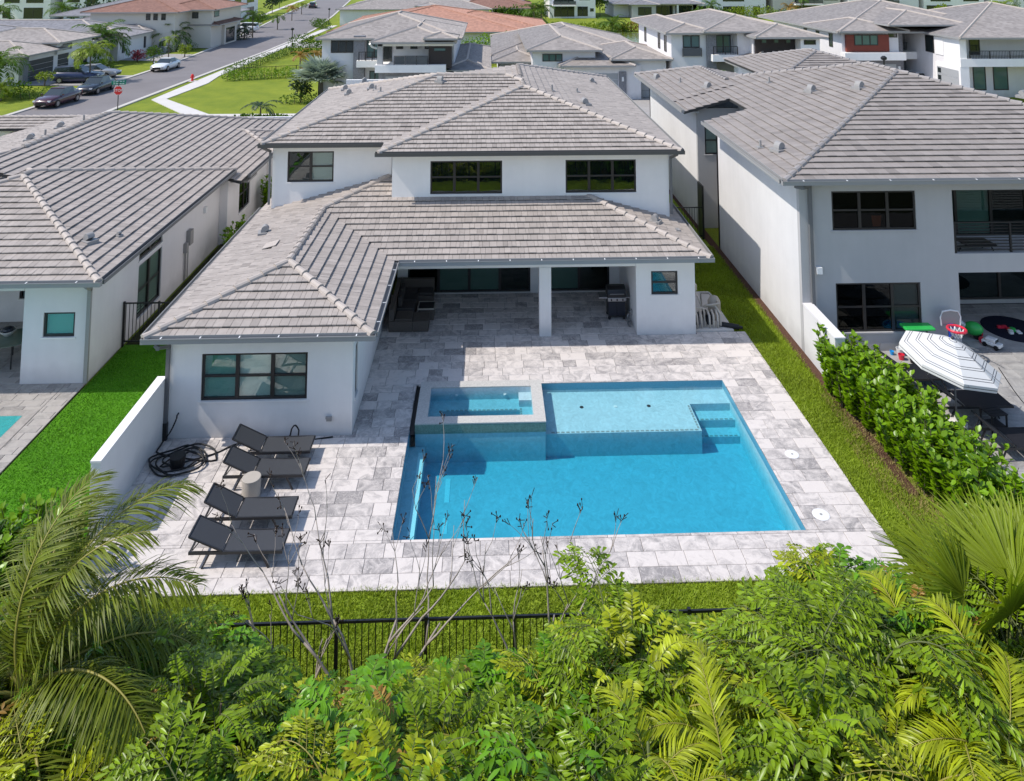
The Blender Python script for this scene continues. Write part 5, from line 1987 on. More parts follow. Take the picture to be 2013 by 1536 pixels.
# ------------------------------------------------------------------ things on the deck
mat('sling_charcoal', (0.050, 0.052, 0.058), 0.55, 0.4, noise=(40, 0.15))
mat('sling_black', (0.016, 0.016, 0.020), 0.5, 0.4)
mat('sling_brown', (0.10, 0.085, 0.075), 0.6, 0.3)
mat('frame_charcoal', (0.022, 0.022, 0.025), 0.4, 0.5)
mat('rubber_black', (0.012, 0.012, 0.013), 0.5, 0.4)
mat('rattan', (0.105, 0.088, 0.076), 0.6, 0.35, noise=(28, 0.55, (1, 1, 3)), bump=(60, 0.8, 0.02))
mat('cushion_dark', (0.060, 0.055, 0.055), 0.9, 0.2, noise=(3, 0.15))
mat('stone_beige', (0.42, 0.38, 0.33), 0.8, 0.25, noise=(5, 0.12))
mat('pvc_white', (0.50, 0.47, 0.42), 0.45, 0.4, noise=(3, 0.12))
mat('navy_metal', (0.014, 0.018, 0.030), 0.4, 0.5)
mat('steel', (0.38, 0.38, 0.39), 0.35, 0.5, metal=0.8)
mat('toy_blue', (0.02, 0.32, 0.72), 0.35, 0.5)
mat('toy_royal', (0.015, 0.06, 0.42), 0.35, 0.5)
mat('toy_green', (0.03, 0.42, 0.08), 0.35, 0.5)
mat('toy_red', (0.65, 0.03, 0.06), 0.35, 0.5)
mat('toy_white', (0.72, 0.72, 0.72), 0.35, 0.5)
mat('canvas_white', (0.66, 0.65, 0.63), 0.85, 0.2, noise=(3, 0.04))
mat('canvas_stripe', (0.060, 0.062, 0.070), 0.85, 0.2)
mat('rug_navy', (0.018, 0.020, 0.034), 0.95, 0.1, noise=(9, 0.3))


def make_lounger(name, label, group, loc, rz, sling='sling_charcoal', back_deg=24, L=1.92, W=0.60, hinge=0.70):
    """head at x=0, foot at x=L; raised backrest over the first 'hinge' metres"""
    t = thing(name, label, 'sun lounger', loc, rz, group, local=True)
    z = 0.33
    f = MB()
    for y in (0.0, W):
        f.bar((0.0, y, z - 0.03), (L, y, z - 0.03), 0.035, 0.055)
    for x in (0.02, hinge, L - 0.02):
        f.bar((x, 0, z - 0.035), (x, W, z - 0.035), 0.03, 0.04)
    f.build('frame', 'frame_charcoal', t)
    for (x, dx) in ((0.42, -0.14), (1.50, 0.14)):
        for y in (0.0, W):
            MB().bar((x, y, z - 0.06), (x + dx, y, 0.0), 0.035, 0.03, up=(0, 1, 0)).build('leg', 'frame_charcoal', t)
    s = MB()
    n = 6
    for i in range(n):
        x0, x1 = hinge + 0.03 + (L - hinge - 0.05) * i / n, hinge + 0.03 + (L - hinge - 0.05) * (i + 1) / n
        g0, g1 = -0.016 * math.sin(math.pi * i / n), -0.016 * math.sin(math.pi * (i + 1) / n)
        s.add([(x0, 0.01, z + 0.004 + g0), (x1, 0.01, z + 0.004 + g1), (x1, W - 0.01, z + 0.004 + g1), (x0, W - 0.01, z + 0.004 + g0),
               (x0, 0.01, z - 0.006 + g0), (x1, 0.01, z - 0.006 + g1), (x1, W - 0.01, z - 0.006 + g1), (x0, W - 0.01, z - 0.006 + g0)],
              [(0, 1, 2, 3), (7, 6, 5, 4), (0, 4, 5, 1), (2, 6, 7, 3)])
    s.build('seat', sling, t)
    a = math.radians(back_deg)
    ex, ez = hinge - 0.02 - math.cos(a) * 0.74, z + math.sin(a) * 0.74
    b = MB()
    hx = hinge - 0.02
    b.add([(hx, 0.012, z + 0.006), (hx, W - 0.012, z + 0.006), (ex, W - 0.012, ez + 0.006), (ex, 0.012, ez + 0.006),
           (hx, 0.012, z - 0.006), (hx, W - 0.012, z - 0.006), (ex, W - 0.012, ez - 0.006), (ex, 0.012, ez - 0.006)],
          [(0, 1, 2, 3), (7, 6, 5, 4), (0, 4, 5, 1), (2, 6, 7, 3), (1, 5, 6, 2), (3, 7, 4, 0)])
    bo = b.build('backrest', sling, t)
    bf = MB()
    for y in (0.0, W):
        bf.bar((hx, y, z), (ex, y, ez), 0.03, 0.03)
    bf.bar((ex, 0, ez), (ex, W, ez), 0.03, 0.03)
    bf.build('back_frame', 'frame_charcoal', bo)
    for y in (0.06, W - 0.06):
        MB().bar((ex + 0.22, y, ez - 0.11), (0.06, y, z - 0.02), 0.018, 0.018).build('strut', 'frame_charcoal', bo)
    return t


LG = 'charcoal loungers in a row by the pool'
for (x, y, rz, lab, bd) in ((-6.27, 20.04, 0.5, 'charcoal sun lounger closest to the pool house window wall', 25),
                            (-6.20, 19.20, -0.4, 'charcoal sun lounger between the house side lounger and the stone drum table', 24),
                            (-6.15, 17.84, 0.3, 'charcoal sun lounger just in front of the stone drum table', 26),
                            (-6.10, 16.90, -0.6, 'charcoal sun lounger nearest the fence, half behind palm fronds', 22)):
    make_lounger('sun_lounger', lab, LG, (x, y, 0.003), math.radians(rz), back_deg=bd)
t = thing('drum_table', 'beige stone drum side table between the loungers', 'side table', (-5.46, 19.0 - 0.02, 0.003), 0, None, local=True)
MB().lathe([(0.205, 0), (0.21, 0.02), (0.212, 0.40), (0.205, 0.42)], n=28).build('body', 'stone_beige', t, smooth=False)
MB().lathe([(0.213, 0.405), (0.213, 0.425), (0.203, 0.432)], n=28).build('top', 'stone_beige', t)

# garden hose in loose loops
pts = []
rr = random.Random(5)
path = [(-8.05, 21.08, 0.55), (-8.15, 20.98, 0.30), (-8.35, 20.85, 0.03), (-8.2, 20.55, 0.02)]
for i in range(70):
    a = i * 0.42
    r = 0.42 + 0.16 * math.sin(i * 0.37) + 0.05 * rr.random()
    path.append((-7.45 + 1.35 * r * math.cos(a) + 0.12 * math.sin(i * .2), 20.25 + r * 0.9 * math.sin(a), 0.02 + 0.02 * (i % 5)))
path += [(-6.9, 20.5, 0.02), (-6.5, 20.85, 0.02), (-6.0, 21.05, 0.02), (-5.2, 21.1, 0.02), (-5.05, 21.0, 0.30), (-4.95, 20.95, 0.42), (-4.85, 20.95, 0.30), (-4.8, 21.0, 0.02), (-4.0, 21.12, 0.02)]


def smooth_path(p, k=4):
    out = []
    for i in range(len(p) - 1):
        p0, p1, p2, p3 = (Vector(p[max(0, i - 1)]), Vector(p[i]), Vector(p[i + 1]), Vector(p[min(len(p) - 1, i + 2)]))
        for j in range(k):
            t_ = j / k
            out.append(0.5 * ((2 * p1) + (p2 - p0) * t_ + (2 * p0 - 5 * p1 + 4 * p2 - p3) * t_ ** 2 + (3 * p1 - p0 - 3 * p2 + p3) * t_ ** 3))
    out.append(Vector(p[-1]))
    return out


tag(solo(MB().tube(smooth_path(path, 3), 0.020, 6).build('garden_hose', 'rubber_black', smooth=True),
         'black garden hose lying in loose loops beside the loungers', 'hose'), kind=None)
tag(solo(MB().lathe([(0.16, 0), (0.19, 0.25), (0.17, 0.26)], (-7.6, 20.1, 0.004), 16).build('bucket', 'rubber_black'),
         'small black tub half hidden in the hose loops', 'tub'))

# wicker sectional under the porch
t = thing('corner_sofa', 'dark brown wicker corner sofa in the shade of the porch', 'sofa', (-2.7, 28.0, 0.003))
X0 = -3.28


def cube(name, x0, x1, y0, y1, z0, z1, m, par, bev=0.02):
    return MB().box(x0, x1, y0, y1, z0, z1).build(name, m, par, bevel=bev)


cube('base', X0, X0 + 0.80, 26.70, 29.35, 0.0, 0.34, 'rattan', t)
cube('base', X0 + 0.802, -1.92, 28.62, 29.35, 0.0, 0.34, 'rattan', t)
cube('base', X0 + 0.802, -1.95, 26.70, 27.42, 0.0, 0.34, 'rattan', t)
cube('back', X0, X0 + 0.17, 26.72, 29.35, 0.342, 0.72, 'rattan', t)
cube('back', X0 + 0.172, -1.92, 29.18, 29.35, 0.342, 0.72, 'rattan', t)
for y0 in (27.45, 28.10):
    cube('cushion', X0 + 0.18, X0 + 0.79, y0, y0 + 0.62, 0.342, 0.45, 'cushion_dark', t, 0.03)
cube('cushion', X0 + 0.18, X0 + 0.79, 28.74, 29.16, 0.342, 0.45, 'cushion_dark', t, 0.03)
cube('cushion', X0 + 0.82, -1.95, 28.64, 29.16, 0.342, 0.45, 'cushion_dark', t, 0.03)
cube('cushion', X0 + 0.20, X0 + 0.78, 26.74, 27.40, 0.342, 0.40, 'rattan', t, 0.02)
for i in range(2):
    cube('pillow', X0 + 0.20, X0 + 0.36, 27.5 + i * 0.7, 28.05 + i * 0.7, 0.46, 0.78, 'cushion_dark', t, 0.05)
t = thing('coffee_table', 'dark square wicker table with pale rim in front of the wicker sofa', 'table', (-2.1, 27.9, 0.003))
cube('body', -2.36, -1.82, 27.52, 28.06, 0.0, 0.38, 'rattan', t)
cube('top', -2.35, -1.83, 27.53, 28.05, 0.382, 0.395, 'sling_black', t, 0)
rim = MB()
for (a0, a1, b0, b1) in ((-2.38, -1.80, 27.50, 27.525), (-2.38, -1.80, 28.055, 28.08), (-2.38, -2.355, 27.525, 28.055), (-1.825, -1.80, 27.525, 28.055)):
    rim.box(a0, a1, b0, b1, 0.36, 0.405)
rim.build('rim', 'stone_beige', t)

# barbecue
t = thing('barbecue_grill', 'black gas barbecue with steel panels beside the storage room wall', 'barbecue', (4.55, 27.6, 0.003), 0, local=True)
cube('cabinet', -0.30, 0.30, -0.24, 0.24, 0.10, 0.62, 'black_metal', t)
for x in (-0.15, 0.15):
    cube('door', x - 0.14, x + 0.14, -0.262, -0.243, 0.14, 0.58, 'navy_metal', t, 0.005)
cube('control_panel', -0.32, 0.32, -0.29, -0.242, 0.62, 0.74, 'steel', t, 0.01)
for x in (-0.2, 0, 0.2):
    MB().bar((x, -0.33, 0.68), (x, -0.29, 0.68), 0.045).build('knob', 'black_metal', t)
lid = MB()
prof = [(-0.27, 0.745), (-0.27, 0.84), (-0.20, 0.98), (-0.05, 1.05), (0.12, 1.04), (0.24, 0.95), (0.26, 0.745)]
n = len(prof)
lid.add([(-0.32, y, z) for y, z in prof] + [(0.32, y, z) for y, z in prof],
        [tuple(range(n)), tuple(range(2 * n - 1, n - 1, -1))] + [(i, n + i, n + (i + 1) % n, (i + 1) % n) for i in range(n)])
lo = lid.build('lid', 'black_metal', t)
MB().tube([(-0.24, -0.30, 0.86), (-0.24, -0.33, 0.88), (0.24, -0.33, 0.88), (0.24, -0.30, 0.86)], 0.015, 6).build('handle', 'steel', lo)
for x0, x1 in ((-0.62, -0.325), (0.325, 0.46)):
    cube('side_shelf', x0, x1, -0.22, 0.22, 0.70, 0.735, 'steel', t, 0.005)
for x in (-0.26, 0.26):
    for y in (-0.2, 0.2):
        MB().lathe([(0.04, 0), (0.05, 0.05), (0.04, 0.10)], (x, y, 0), 8).build('caster', 'rubber_black', t)
tag(solo(MB().tube(smooth_path([(4.97, 27.15, 0.4), (4.9, 27.2, 0.2), (4.86, 27.0, 0.02), (4.92, 26.8, 0.02), (4.95, 27.0, 0.12), (4.9, 27.15, 0.02), (4.86, 27.3, 0.1)], 5), 0.018, 6)
         .build('gas_hose', 'steel'), 'thin grey hose looped at the foot of the storage wall', 'hose'))

# pool plant
t = thing('pool_equipment', 'white pipes, pump and filter of the pool plant beside the storage room', 'pool equipment', (7.6, 27.4, 0))
cube('pad', 7.06, 8.35, 26.42, 29.4, -0.05, 0.05, 'concrete_walk', t, 0.01)


def pipe(pts_, r=0.035):
    return MB().tube(pts_, r, 7).build('pipe', 'pvc_white', t, smooth=True)


for i, x in enumerate((7.16, 7.30, 7.58, 7.72, 7.86)):
    pipe([(x, 26.55, 0.05), (x, 26.62, 0.42), (x + 0.0, 26.85, 0.50), (x, 27.05, 0.30), (x, 27.08, 0.05)])
pipe([(7.10, 26.75, 0.62), (7.36, 26.75, 0.62), (7.44, 26.80, 0.55), (7.44, 26.62, 0.06)])
pipe([(7.62, 27.75, 0.30), (7.62, 27.80, 0.66), (7.92, 27.80, 0.66), (8.02, 26.95, 0.66), (7.55, 26.92, 0.62)], 0.04)
pipe([(7.5, 27.0, 0.56), (7.9, 27.02, 0.56), (8.0, 26.75, 0.40), (7.95, 26.6, 0.1)], 0.045)
pipe([(7.1, 27.6, 0.8), (7.35, 27.62, 0.8), (7.42, 27.4, 0.7), (7.52, 27.2, 0.35)], 0.035)
pipe([(7.1, 27.9, 0.9), (7.2, 27.7, 0.85), (7.3, 27.9, 0.9), (7.32, 28.0, 0.6)], 0.035)
for x in (7.2, 7.65):
    p_ = MB().tube([(x, 26.98, 0.16), (x, 27.42, 0.16)], 0.12, 10)
    p_.box(x - 0.1, x + 0.1, 27.0, 27.4, 0.03, 0.08)
    p_.build('pump', 'rubber_black', t)
    MB().lathe([(0.10, 0.05), (0.10, 0.36), (0.08, 0.40)], (x, 26.86, 0), 10).build('strainer', 'navy_metal', t)
MB().lathe([(0.20, 0.05), (0.22, 0.15), (0.22, 0.60), (0.14, 0.74), (0.05, 0.78)], (7.95, 27.3, 0), 14).build('filter_tank', 'stone_beige', t, smooth=True)
cube('heater', 7.07, 7.46, 28.35, 29.15, 0.05, 1.35, 'navy_metal', t)
MB().lathe([(0.13, 0.0), (0.13, 0.18), (0.02, 0.32)], (7.4, 27.95, 0.7), 4).build('valve', 'pvc_white', t)
tag(solo(MB().tube([(7.95, 26.72, 0.10), (8.55, 26.50, 0.09)], 0.085, 10).tube([(8.55, 26.50, 0.09), (8.66, 26.46, 0.09)], 0.05, 8).build('drain_tube', 'rubber_black'),
         'thick black tube lying beside the pool pump pipes', 'tube'))

# ------------------------------------------------------------------ left neighbour's terrace
t = thing('patio_table', 'round green glass topped table under the left house porch', 'table', (-14.75, 25.2, 0.003), local=True)
mat('green_glass', (0.13, 0.18, 0.14), 0.12, 0.7, noise=(6, 0.2))
MB().lathe([(0.60, 0.70), (0.62, 0.71), (0.62, 0.725), (0.60, 0.73)], n=32).build('top', 'green_glass', t)
for k in range(4):
    a = k * math.pi / 2 + 0.5
    MB().bar((0.5 * math.cos(a), 0.5 * math.sin(a), 0), (0.42 * math.cos(a), 0.42 * math.sin(a), 0.70), 0.03).build('leg', 'black_metal', t)
t = thing('planter_bowl', 'white bowl with dark plant standing on the green glass table', 'bowl', (-15.0, 25.35, 0.735), local=True)
MB().lathe([(0.10, 0.0), (0.20, 0.10), (0.22, 0.15), (0.20, 0.15), (0.16, 0.08)], n=18).build('bowl', 'canvas_white', t)
MB().ball((0, 0, 0.17), 0.17, 9, 6, (1, 1, 0.55)).build('plant', 'navy_metal', t)
t = thing('dining_chair', 'dark dining chair pushed against the green glass table', 'chair', (-15.2, 24.5, 0.003), 0.4, local=True)
cube('seat', -0.22, 0.22, -0.22, 0.22, 0.42, 0.46, 'sling_black', t)
cube('backrest', -0.22, 0.22, -0.25, -0.21, 0.46, 0.90, 'sling_black', t)
for x in (-0.2, 0.2):
    for y in (-0.2, 0.2):
        MB().bar((x, y, 0), (x, y, 0.42), 0.03).build('leg', 'black_metal', t)

# ------------------------------------------------------------------ right neighbour's terrace
t = thing('parasol', 'white octagonal parasol with grey double stripes on the right patio', 'parasol', (12.68, 21.15, 0.003), 0.2, local=True)
MB().lathe([(0.26, 0), (0.26, 0.05), (0.07, 0.10), (0.05, 0.22)], n=18).build('base', 'canvas_white', t)
MB().tube([(0, 0, 0.1), (0.0, 0, 2.08)], 0.024, 8).build('pole', 'steel', t)
R0, ZA, ZR = 1.26, 2.18, 1.66
bands = [(0.0, 1), (0.07, 0), (0.085, 1), (0.20, 0), (0.215, 1), (0.25, 0), (0.265, 1), (0.42, 0), (0.435, 1), (0.475, 0), (0.49, 1), (0.64, 0), (0.653, 1),
         (0.69, 0), (0.703, 1), (0.85, 0), (0.863, 1), (0.90, 0), (0.913, 1), (1.0, 1)]


def canopy_pt(k, f):
    a = 2 * math.pi * k / 8 + 0.3
    z = ZA - (ZA - ZR) * (0.72 * f + 0.28 * f * f)
    return (R0 * f * math.cos(a), R0 * f * math.sin(a), z)


tilt = Matrix.Rotation(math.radians(10), 4, 'Y') @ Matrix.Rotation(math.radians(7), 4, 'X')
for k in range(8):
    g = MB()
    for i in range(len(bands) - 1):
        f0, f1 = bands[i][0], bands[i + 1][0]
        vs = [canopy_pt(k, f0), canopy_pt(k, f1), canopy_pt(k + 1, f1), canopy_pt(k + 1, f0)]
        g.add(vs, [(0, 1, 2, 3)] if i else [(0, 1, 2)], 0, 0 if bands[i][1] else 1)
    a0, a1 = canopy_pt(k, 1.0), canopy_pt(k + 1, 1.0)
    d = Vector((0, 0, -0.13))
    g.add([a0, a1, Vector(a1) * 0.998 + d, Vector(a0) * 0.998 + d], [(0, 1, 2, 3)], 0, 0)
    g.add([Vector(a0) * 1.002 + d * 0.5, Vector(a1) * 1.002 + d * 0.5, Vector(a1) * 1.002 + d * 0.62, Vector(a0) * 1.002 + d * 0.62], [(0, 1, 2, 3)], 0, 1)
    o = g.build('canopy_panel', ['canvas_white', 'canvas_stripe'], t)
    o.matrix_local = Matrix.Translation((0, 0, 2.1)) @ tilt @ Matrix.Translation((0, 0, -2.1))
    r_ = MB().bar((0, 0, ZA - 0.04), Vector(a0) * 0.97 - Vector((0, 0, 0.03)), 0.015).build('rib', 'steel', t)
    r_.matrix_local = o.matrix_local
MB().ball((0, 0, ZA + 0.03), 0.045, 8, 6).build('finial', 'canvas_stripe', t)

LR = 'black loungers on the right patio'
make_lounger('patio_lounger', 'black sun lounger in the shade under the striped parasol', LR, (12.35, 21.35, 0.003), 0.0, 'sling_black', 34, 2.05, 0.78)
make_lounger('patio_lounger', 'black sun lounger in front of the small black table, nearest the leafy hedge end', LR, (12.55, 19.60, 0.003), 0.0, 'sling_black', 36, 2.1, 0.80)
make_lounger('patio_lounger', 'black sun lounger behind the striped parasol, nearest the house', LR, (11.75, 22.75, 0.003), 0.0, 'sling_black', 34, 2.05, 0.78)
t = thing('side_table', 'small black side table between the parasol lounger and the front lounger', 'side table', (13.55, 20.92, 0.003), 0.15, local=True)
for i in range(4):
    cube('slat', -0.25, 0.25, -0.22 + i * 0.115, -0.12 + i * 0.115, 0.43, 0.455, 'sling_black', t, 0)
for x in (-0.22, 0.22):
    for y in (-0.19, 0.19):
        MB().bar((x, y, 0), (x, y, 0.43), 0.035).build('leg', 'black_metal', t)
cube('shelf', -0.22, 0.22, -0.19, 0.19, 0.12, 0.14, 'sling_black', t, 0)

t = thing('water_table', 'toy water table with blue basin and green roof against the grey wall', 'toy', (13.55, 24.50, 0.003), local=True)
MB().lathe([(0.30, 0.30), (0.42, 0.34), (0.44, 0.44), (0.41, 0.44), (0.38, 0.36)], n=20).build('basin', 'toy_blue', t)
for k in range(4):
    a = k * math.pi / 2 + 0.78
    MB().bar((0.34 * math.cos(a), 0.34 * math.sin(a), 0), (0.30 * math.cos(a), 0.30 * math.sin(a), 0.32), 0.06).build('leg', 'toy_blue', t)
for x in (-0.12, 0.42):
    MB().tube([(x, 0.15, 0.36), (x, 0.17, 0.82)], 0.035, 7).build('post', 'sling_brown', t)
cube('roof', -0.35, 0.60, -0.05, 0.38, 0.82, 0.90, 'toy_green', t, 0.03)
t = thing('basketball_hoop', 'toy basketball hoop with red rim and blue post by the grey wall', 'toy', (14.75, 24.55, 0.003), local=True)
MB().bar((0, 0.1, 0), (0, 0.1, 0.95), 0.14, 0.09, up=(0, 1, 0)).build('post', 'toy_royal', t)
cube('base', -0.3, 0.3, -0.12, 0.35, 0, 0.12, 'toy_royal', t, 0.03)
bb = [(-0.30, 0.90), (-0.33, 1.15), (-0.25, 1.32), (0.0, 1.36), (0.25, 1.32), (0.33, 1.15), (0.30, 0.90)]
MB().tube([(x, 0.10, z) for x, z in bb], 0.025, 6).build('board_edge', 'toy_white', t)
g = MB()
g.add([(x, 0.105, z) for x, z in bb] + [(x, 0.125, z) for x, z in bb],
      [tuple(range(7)), tuple(range(13, 6, -1))] + [(i, 7 + i, 7 + (i + 1) % 7, (i + 1) % 7) for i in range(7)])
g.build('backboard', 'gutter_grey', t)
MB().tube([(0.26 * math.cos(a), -0.20 + 0.26 * math.sin(a), 0.92) for a in [i * math.pi / 8 for i in range(16)]], 0.04, 7, closed=True).build('rim', 'toy_red', t)
g = MB()
for i in range(10):
    a, b = i * math.pi / 5, (i + 1) * math.pi / 5
    g.bar((0.22 * math.cos(a), -0.2 + 0.22 * math.sin(a), 0.91), (0.13 * math.cos(b), -0.2 + 0.13 * math.sin(b), 0.70), 0.018)
    g.bar((0.22 * math.cos(b), -0.2 + 0.22 * math.sin(b), 0.91), (0.13 * math.cos(a), -0.2 + 0.13 * math.sin(a), 0.70), 0.018)
g.build('net', 'toy_white', t)
t = thing('ride_on_toy', 'green and white ride on toy with red wheels on the shaded patio', 'toy', (16.05, 25.75, 0.003), -0.5, local=True)
MB().ball((0.1, 0, 0.30), 0.24, 10, 7, (1.2, 0.8, 0.9)).build('body', 'toy_green', t, smooth=True)
MB().tube([(-0.1, 0, 0.3), (-0.3, 0, 0.45), (-0.55, 0.0, 0.35)], [0.09, 0.07, 0.05], 8).build('fork', 'toy_white', t)
for x in (-0.35, 0.2):
    MB().tube([(x, -0.10, 0.13), (x, 0.10, 0.13)], 0.13, 12).build('wheel', 'rubber_black', t)
for y in (-0.24, 0.24):
    MB().tube([(0.3, y - 0.04, 0.09), (0.3, y + 0.04, 0.09)], 0.09, 10).build('wheel', 'toy_red', t)
MB().tube([(-0.3, -0.22, 0.5), (-0.3, 0.22, 0.5)], 0.03, 6).build('handlebar', 'toy_red', t)
t = thing('toy_truck', 'white toy truck parked in front of the green ride on toy', 'toy', (16.35, 25.10, 0.003), -1.0, local=True)
cube('body', -0.28, 0.28, -0.13, 0.13, 0.07, 0.18, 'toy_white', t, 0.03)
cube('cab', -0.16, 0.14, -0.115, 0.115, 0.18, 0.29, 'toy_white', t, 0.03)
cube('windscreen', 0.141, 0.15, -0.10, 0.10, 0.19, 0.27, 'far_glass', t, 0)
for x in (-0.17, 0.17):
    for y in (-0.14, 0.14):
        MB().tube([(x, y - 0.025, 0.07), (x, y + 0.025, 0.07)], 0.07, 10).build('wheel', 'rubber_black', t)
tag(solo(MB().lathe([(0.95, 0.003), (0.95, 0.014), (0.93, 0.016)], (17.85, 26.25, 0), 32).build('round_rug', 'rug_navy'),
         'round dark navy rug on the shaded right patio', 'rug'))
for (x, y, m_, lab) in ((17.45, 26.2, 'toy_red', 'red toy blocks on the round navy rug'), (17.75, 26.05, 'toy_green', 'green toy blocks on the round navy rug'),
                        (17.62, 25.95, 'toy_white', 'white toy blocks on the round navy rug')):
    g = MB()
    for i in range(4):
        a, b, c = x + rr.uniform(-.16, .16), y + rr.uniform(-.12, .12), rr.uniform(.04, .08)
        g.box(a, a + 0.13, b, b + 0.09, 0.018, 0.018 + c)
    tag(solo(g.build('toy_block', m_), lab, 'toy'))
for (x, y, m_, lab, s_) in ((13.0, 24.45, 'toy_red', 'red toy bucket on the patio left of the water table', .10),
                            (13.12, 24.75, 'toy_white', 'white toy jug against the grey wall left of the water table', .12),
                            (12.86, 24.75, 'toy_blue', 'small blue toy cup by the grey garden wall corner', .07),
                            (13.25, 24.25, 'rubber_black', 'dark toy pot in front of the water table', .10)):
    tag(solo(MB().lathe([(s_ * .7, 0.003), (s_, s_ * 1.6), (s_ * .85, s_ * 1.6), (s_ * .6, 0.03)], (x, y, 0), 12).build('toy_bucket', m_), lab, 'toy'))
tag(solo(MB().tube(smooth_path([(13.75, 20.9, 1.55), (14.4, 20.8, 0.6), (15.2, 20.6, 0.02), (16.0, 20.3, 0.02)], 5), 0.012, 5).build('cord', 'rubber_black'),
         'thin black cord hanging from the parasol to the right patio', 'cord'))
make_lounger('balcony_lounger', 'brown sling lounger behind the balcony railing of the grey house', None, (15.35, 25.55, 2.665), 0.05, 'sling_brown', 30, 1.7, 0.62)
# playroom things seen in the upper window of the grey house
t = thing('toy_bin', 'orange red bin standing inside the upper window of the grey house', 'bin', (12.75, 25.14, 3.79), local=True)
mat('bin_orange', (0.55, 0.10, 0.03), 0.6, 0.3)
MB().lathe([(0.13, 0.0), (0.17, 0.34), (0.15, 0.34)], n=14).build('bin', 'bin_orange', t).scale = (1, 0.05, 1)

# ------------------------------------------------------------------ street things
def make_car(label, paint, loc, rz, kind='sedan', group='cars along the left street', white=False):
    """local +x is forward; body lofted from cross-sections"""
    t = thing('parked_car', label, 'car', loc, rz, group, local=True)
    Lc, Wc = (4.7, 0.92) if kind != 'suv' else (4.85, 0.98)
    hz = {'sedan': 0.0, 'coupe': -0.05, 'suv': 0.18}[kind]
    # (x, half width, sill z, shoulder z, deck z)
    st = [(-2.35, 0.70, 0.42, 0.62, 0.70), (-2.25, 0.84, 0.30, 0.78, 0.93), (-1.70, 0.90, 0.24, 0.84, 0.98), (-0.80, 0.92, 0.22, 0.86, 0.97),
          (0.30, 0.92, 0.22, 0.86, 0.94), (1.00, 0.91, 0.22, 0.84, 0.92), (1.75, 0.88, 0.24, 0.76, 0.84), (2.20, 0.78, 0.30, 0.62, 0.70), (2.35, 0.60, 0.38, 0.52, 0.58)]
    mb = MB()
    vs = []
    for (x, w, s_, sh_, dk) in st:
        w *= Wc / 0.92
        sh_ += hz
        dk += hz
        vs += [(x, -w * 0.92, s_), (x, -w, s_ + 0.18), (x, -w * 0.98, sh_), (x, -w * 0.80, dk), (x, 0, dk + 0.03), (x, w * 0.80, dk), (x, w * 0.98, sh_), (x, w, s_ + 0.18), (x, w * 0.92, s_)]
    n = 9
    fs = []
    for i in range(len(st) - 1):
        for k in range(n):
            k2 = (k + 1) % n
            fs.append((i * n + k, (i + 1) * n + k, (i + 1) * n + k2, i * n + k2))
    fs.append(tuple(range(n)))
    fs.append(tuple(range(len(st) * n - 1, (len(st) - 1) * n - 1, -1)))
    mb.add(vs, fs)
    b = mb.build('body', paint, t, smooth=True)
    gl = {'sedan': [(-1.75, 0.66, 0.98), (-1.15, 0.62, 1.36), (0.05, 0.62, 1.42), (0.95, 0.68, 0.93)],
          'coupe': [(-1.9, 0.66, 0.95), (-1.0, 0.60, 1.27), (0.0, 0.60, 1.31), (0.95, 0.68, 0.90)],
          'suv': [(-2.2, 0.72, 1.12), (-2.0, 0.70, 1.62), (0.15, 0.70, 1.68), (0.95, 0.74, 1.10)]}[kind]
    vs = []
    for (x, w, z) in gl:
        base = 0.94 + hz
        vs += [(x + (0.0 if z > 1.2 else 0), -0.80, base - 0.03), (x, -w, z), (x, w, z), (x, 0.80, base - 0.03)]
    fs = []
    for i in range(3):
        for k in range(3):
            fs.append((i * 4 + k, (i + 1) * 4 + k, (i + 1) * 4 + k + 1, i * 4 + k + 1))
    fs += [(0, 1, 2, 3), (15, 14, 13, 12)]
    MB().add(vs, fs).build('windows', 'far_glass', t)
    (x1, w1, z1), (x2, w2, z2) = gl[1], gl[2]
    rf = MB()
    rf.add([(x1 - 0.12, -w1, z1 - 0.02), (x2 + 0.1, -w2, z2 - 0.02), (x2 + 0.1, w2, z2 - 0.02), (x1 - 0.12, w1, z1 - 0.02),
            (x1 - 0.05, -w1 * 0.9, z1 + 0.025), (x2, -w2 * 0.9, z2 + 0.025), (x2, w2 * 0.9, z2 + 0.025), (x1 - 0.05, w1 * 0.9, z1 + 0.025)],
           [(4, 5, 6, 7), (0, 1, 5, 4), (1, 2, 6, 5), (2, 3, 7, 6), (3, 0, 4, 7)])
    rf.build('roof', paint, t)
    for x in (-1.42, 1.42):
        for y in (-1, 1):
            w = MB().tube([(x, y * 0.70, 0.33), (x, y * (Wc + 0.005), 0.33)], 0.33, 16).build('wheel', 'rubber_black', t)
            MB().tube([(x, y * (Wc + 0.006), 0.33), (x, y * (Wc + 0.014), 0.33)], 0.20, 10).build('rim', 'steel', w)
    for y in (-1, 1):
        MB().box(2.10, 2.29, y * 0.62 - 0.12, y * 0.62 + 0.12, 0.58 + hz, 0.70 + hz).build('headlight', 'toy_white', t)
        MB().box(-2.355, -2.22, y * 0.62 - 0.16, y * 0.62 + 0.16, 0.66 + hz, 0.80 + hz).build('tail_light', 'toy_red', t)
        MB().box(0.72, 0.86, y * 0.94 - 0.06, y * 0.94 + 0.06, 0.92 + hz, 1.04 + hz).build('mirror', paint, t)
    MB().box(2.28, 2.37, -0.45, 0.45, 0.34, 0.56).build('grille', 'rubber_black', t)
    return t


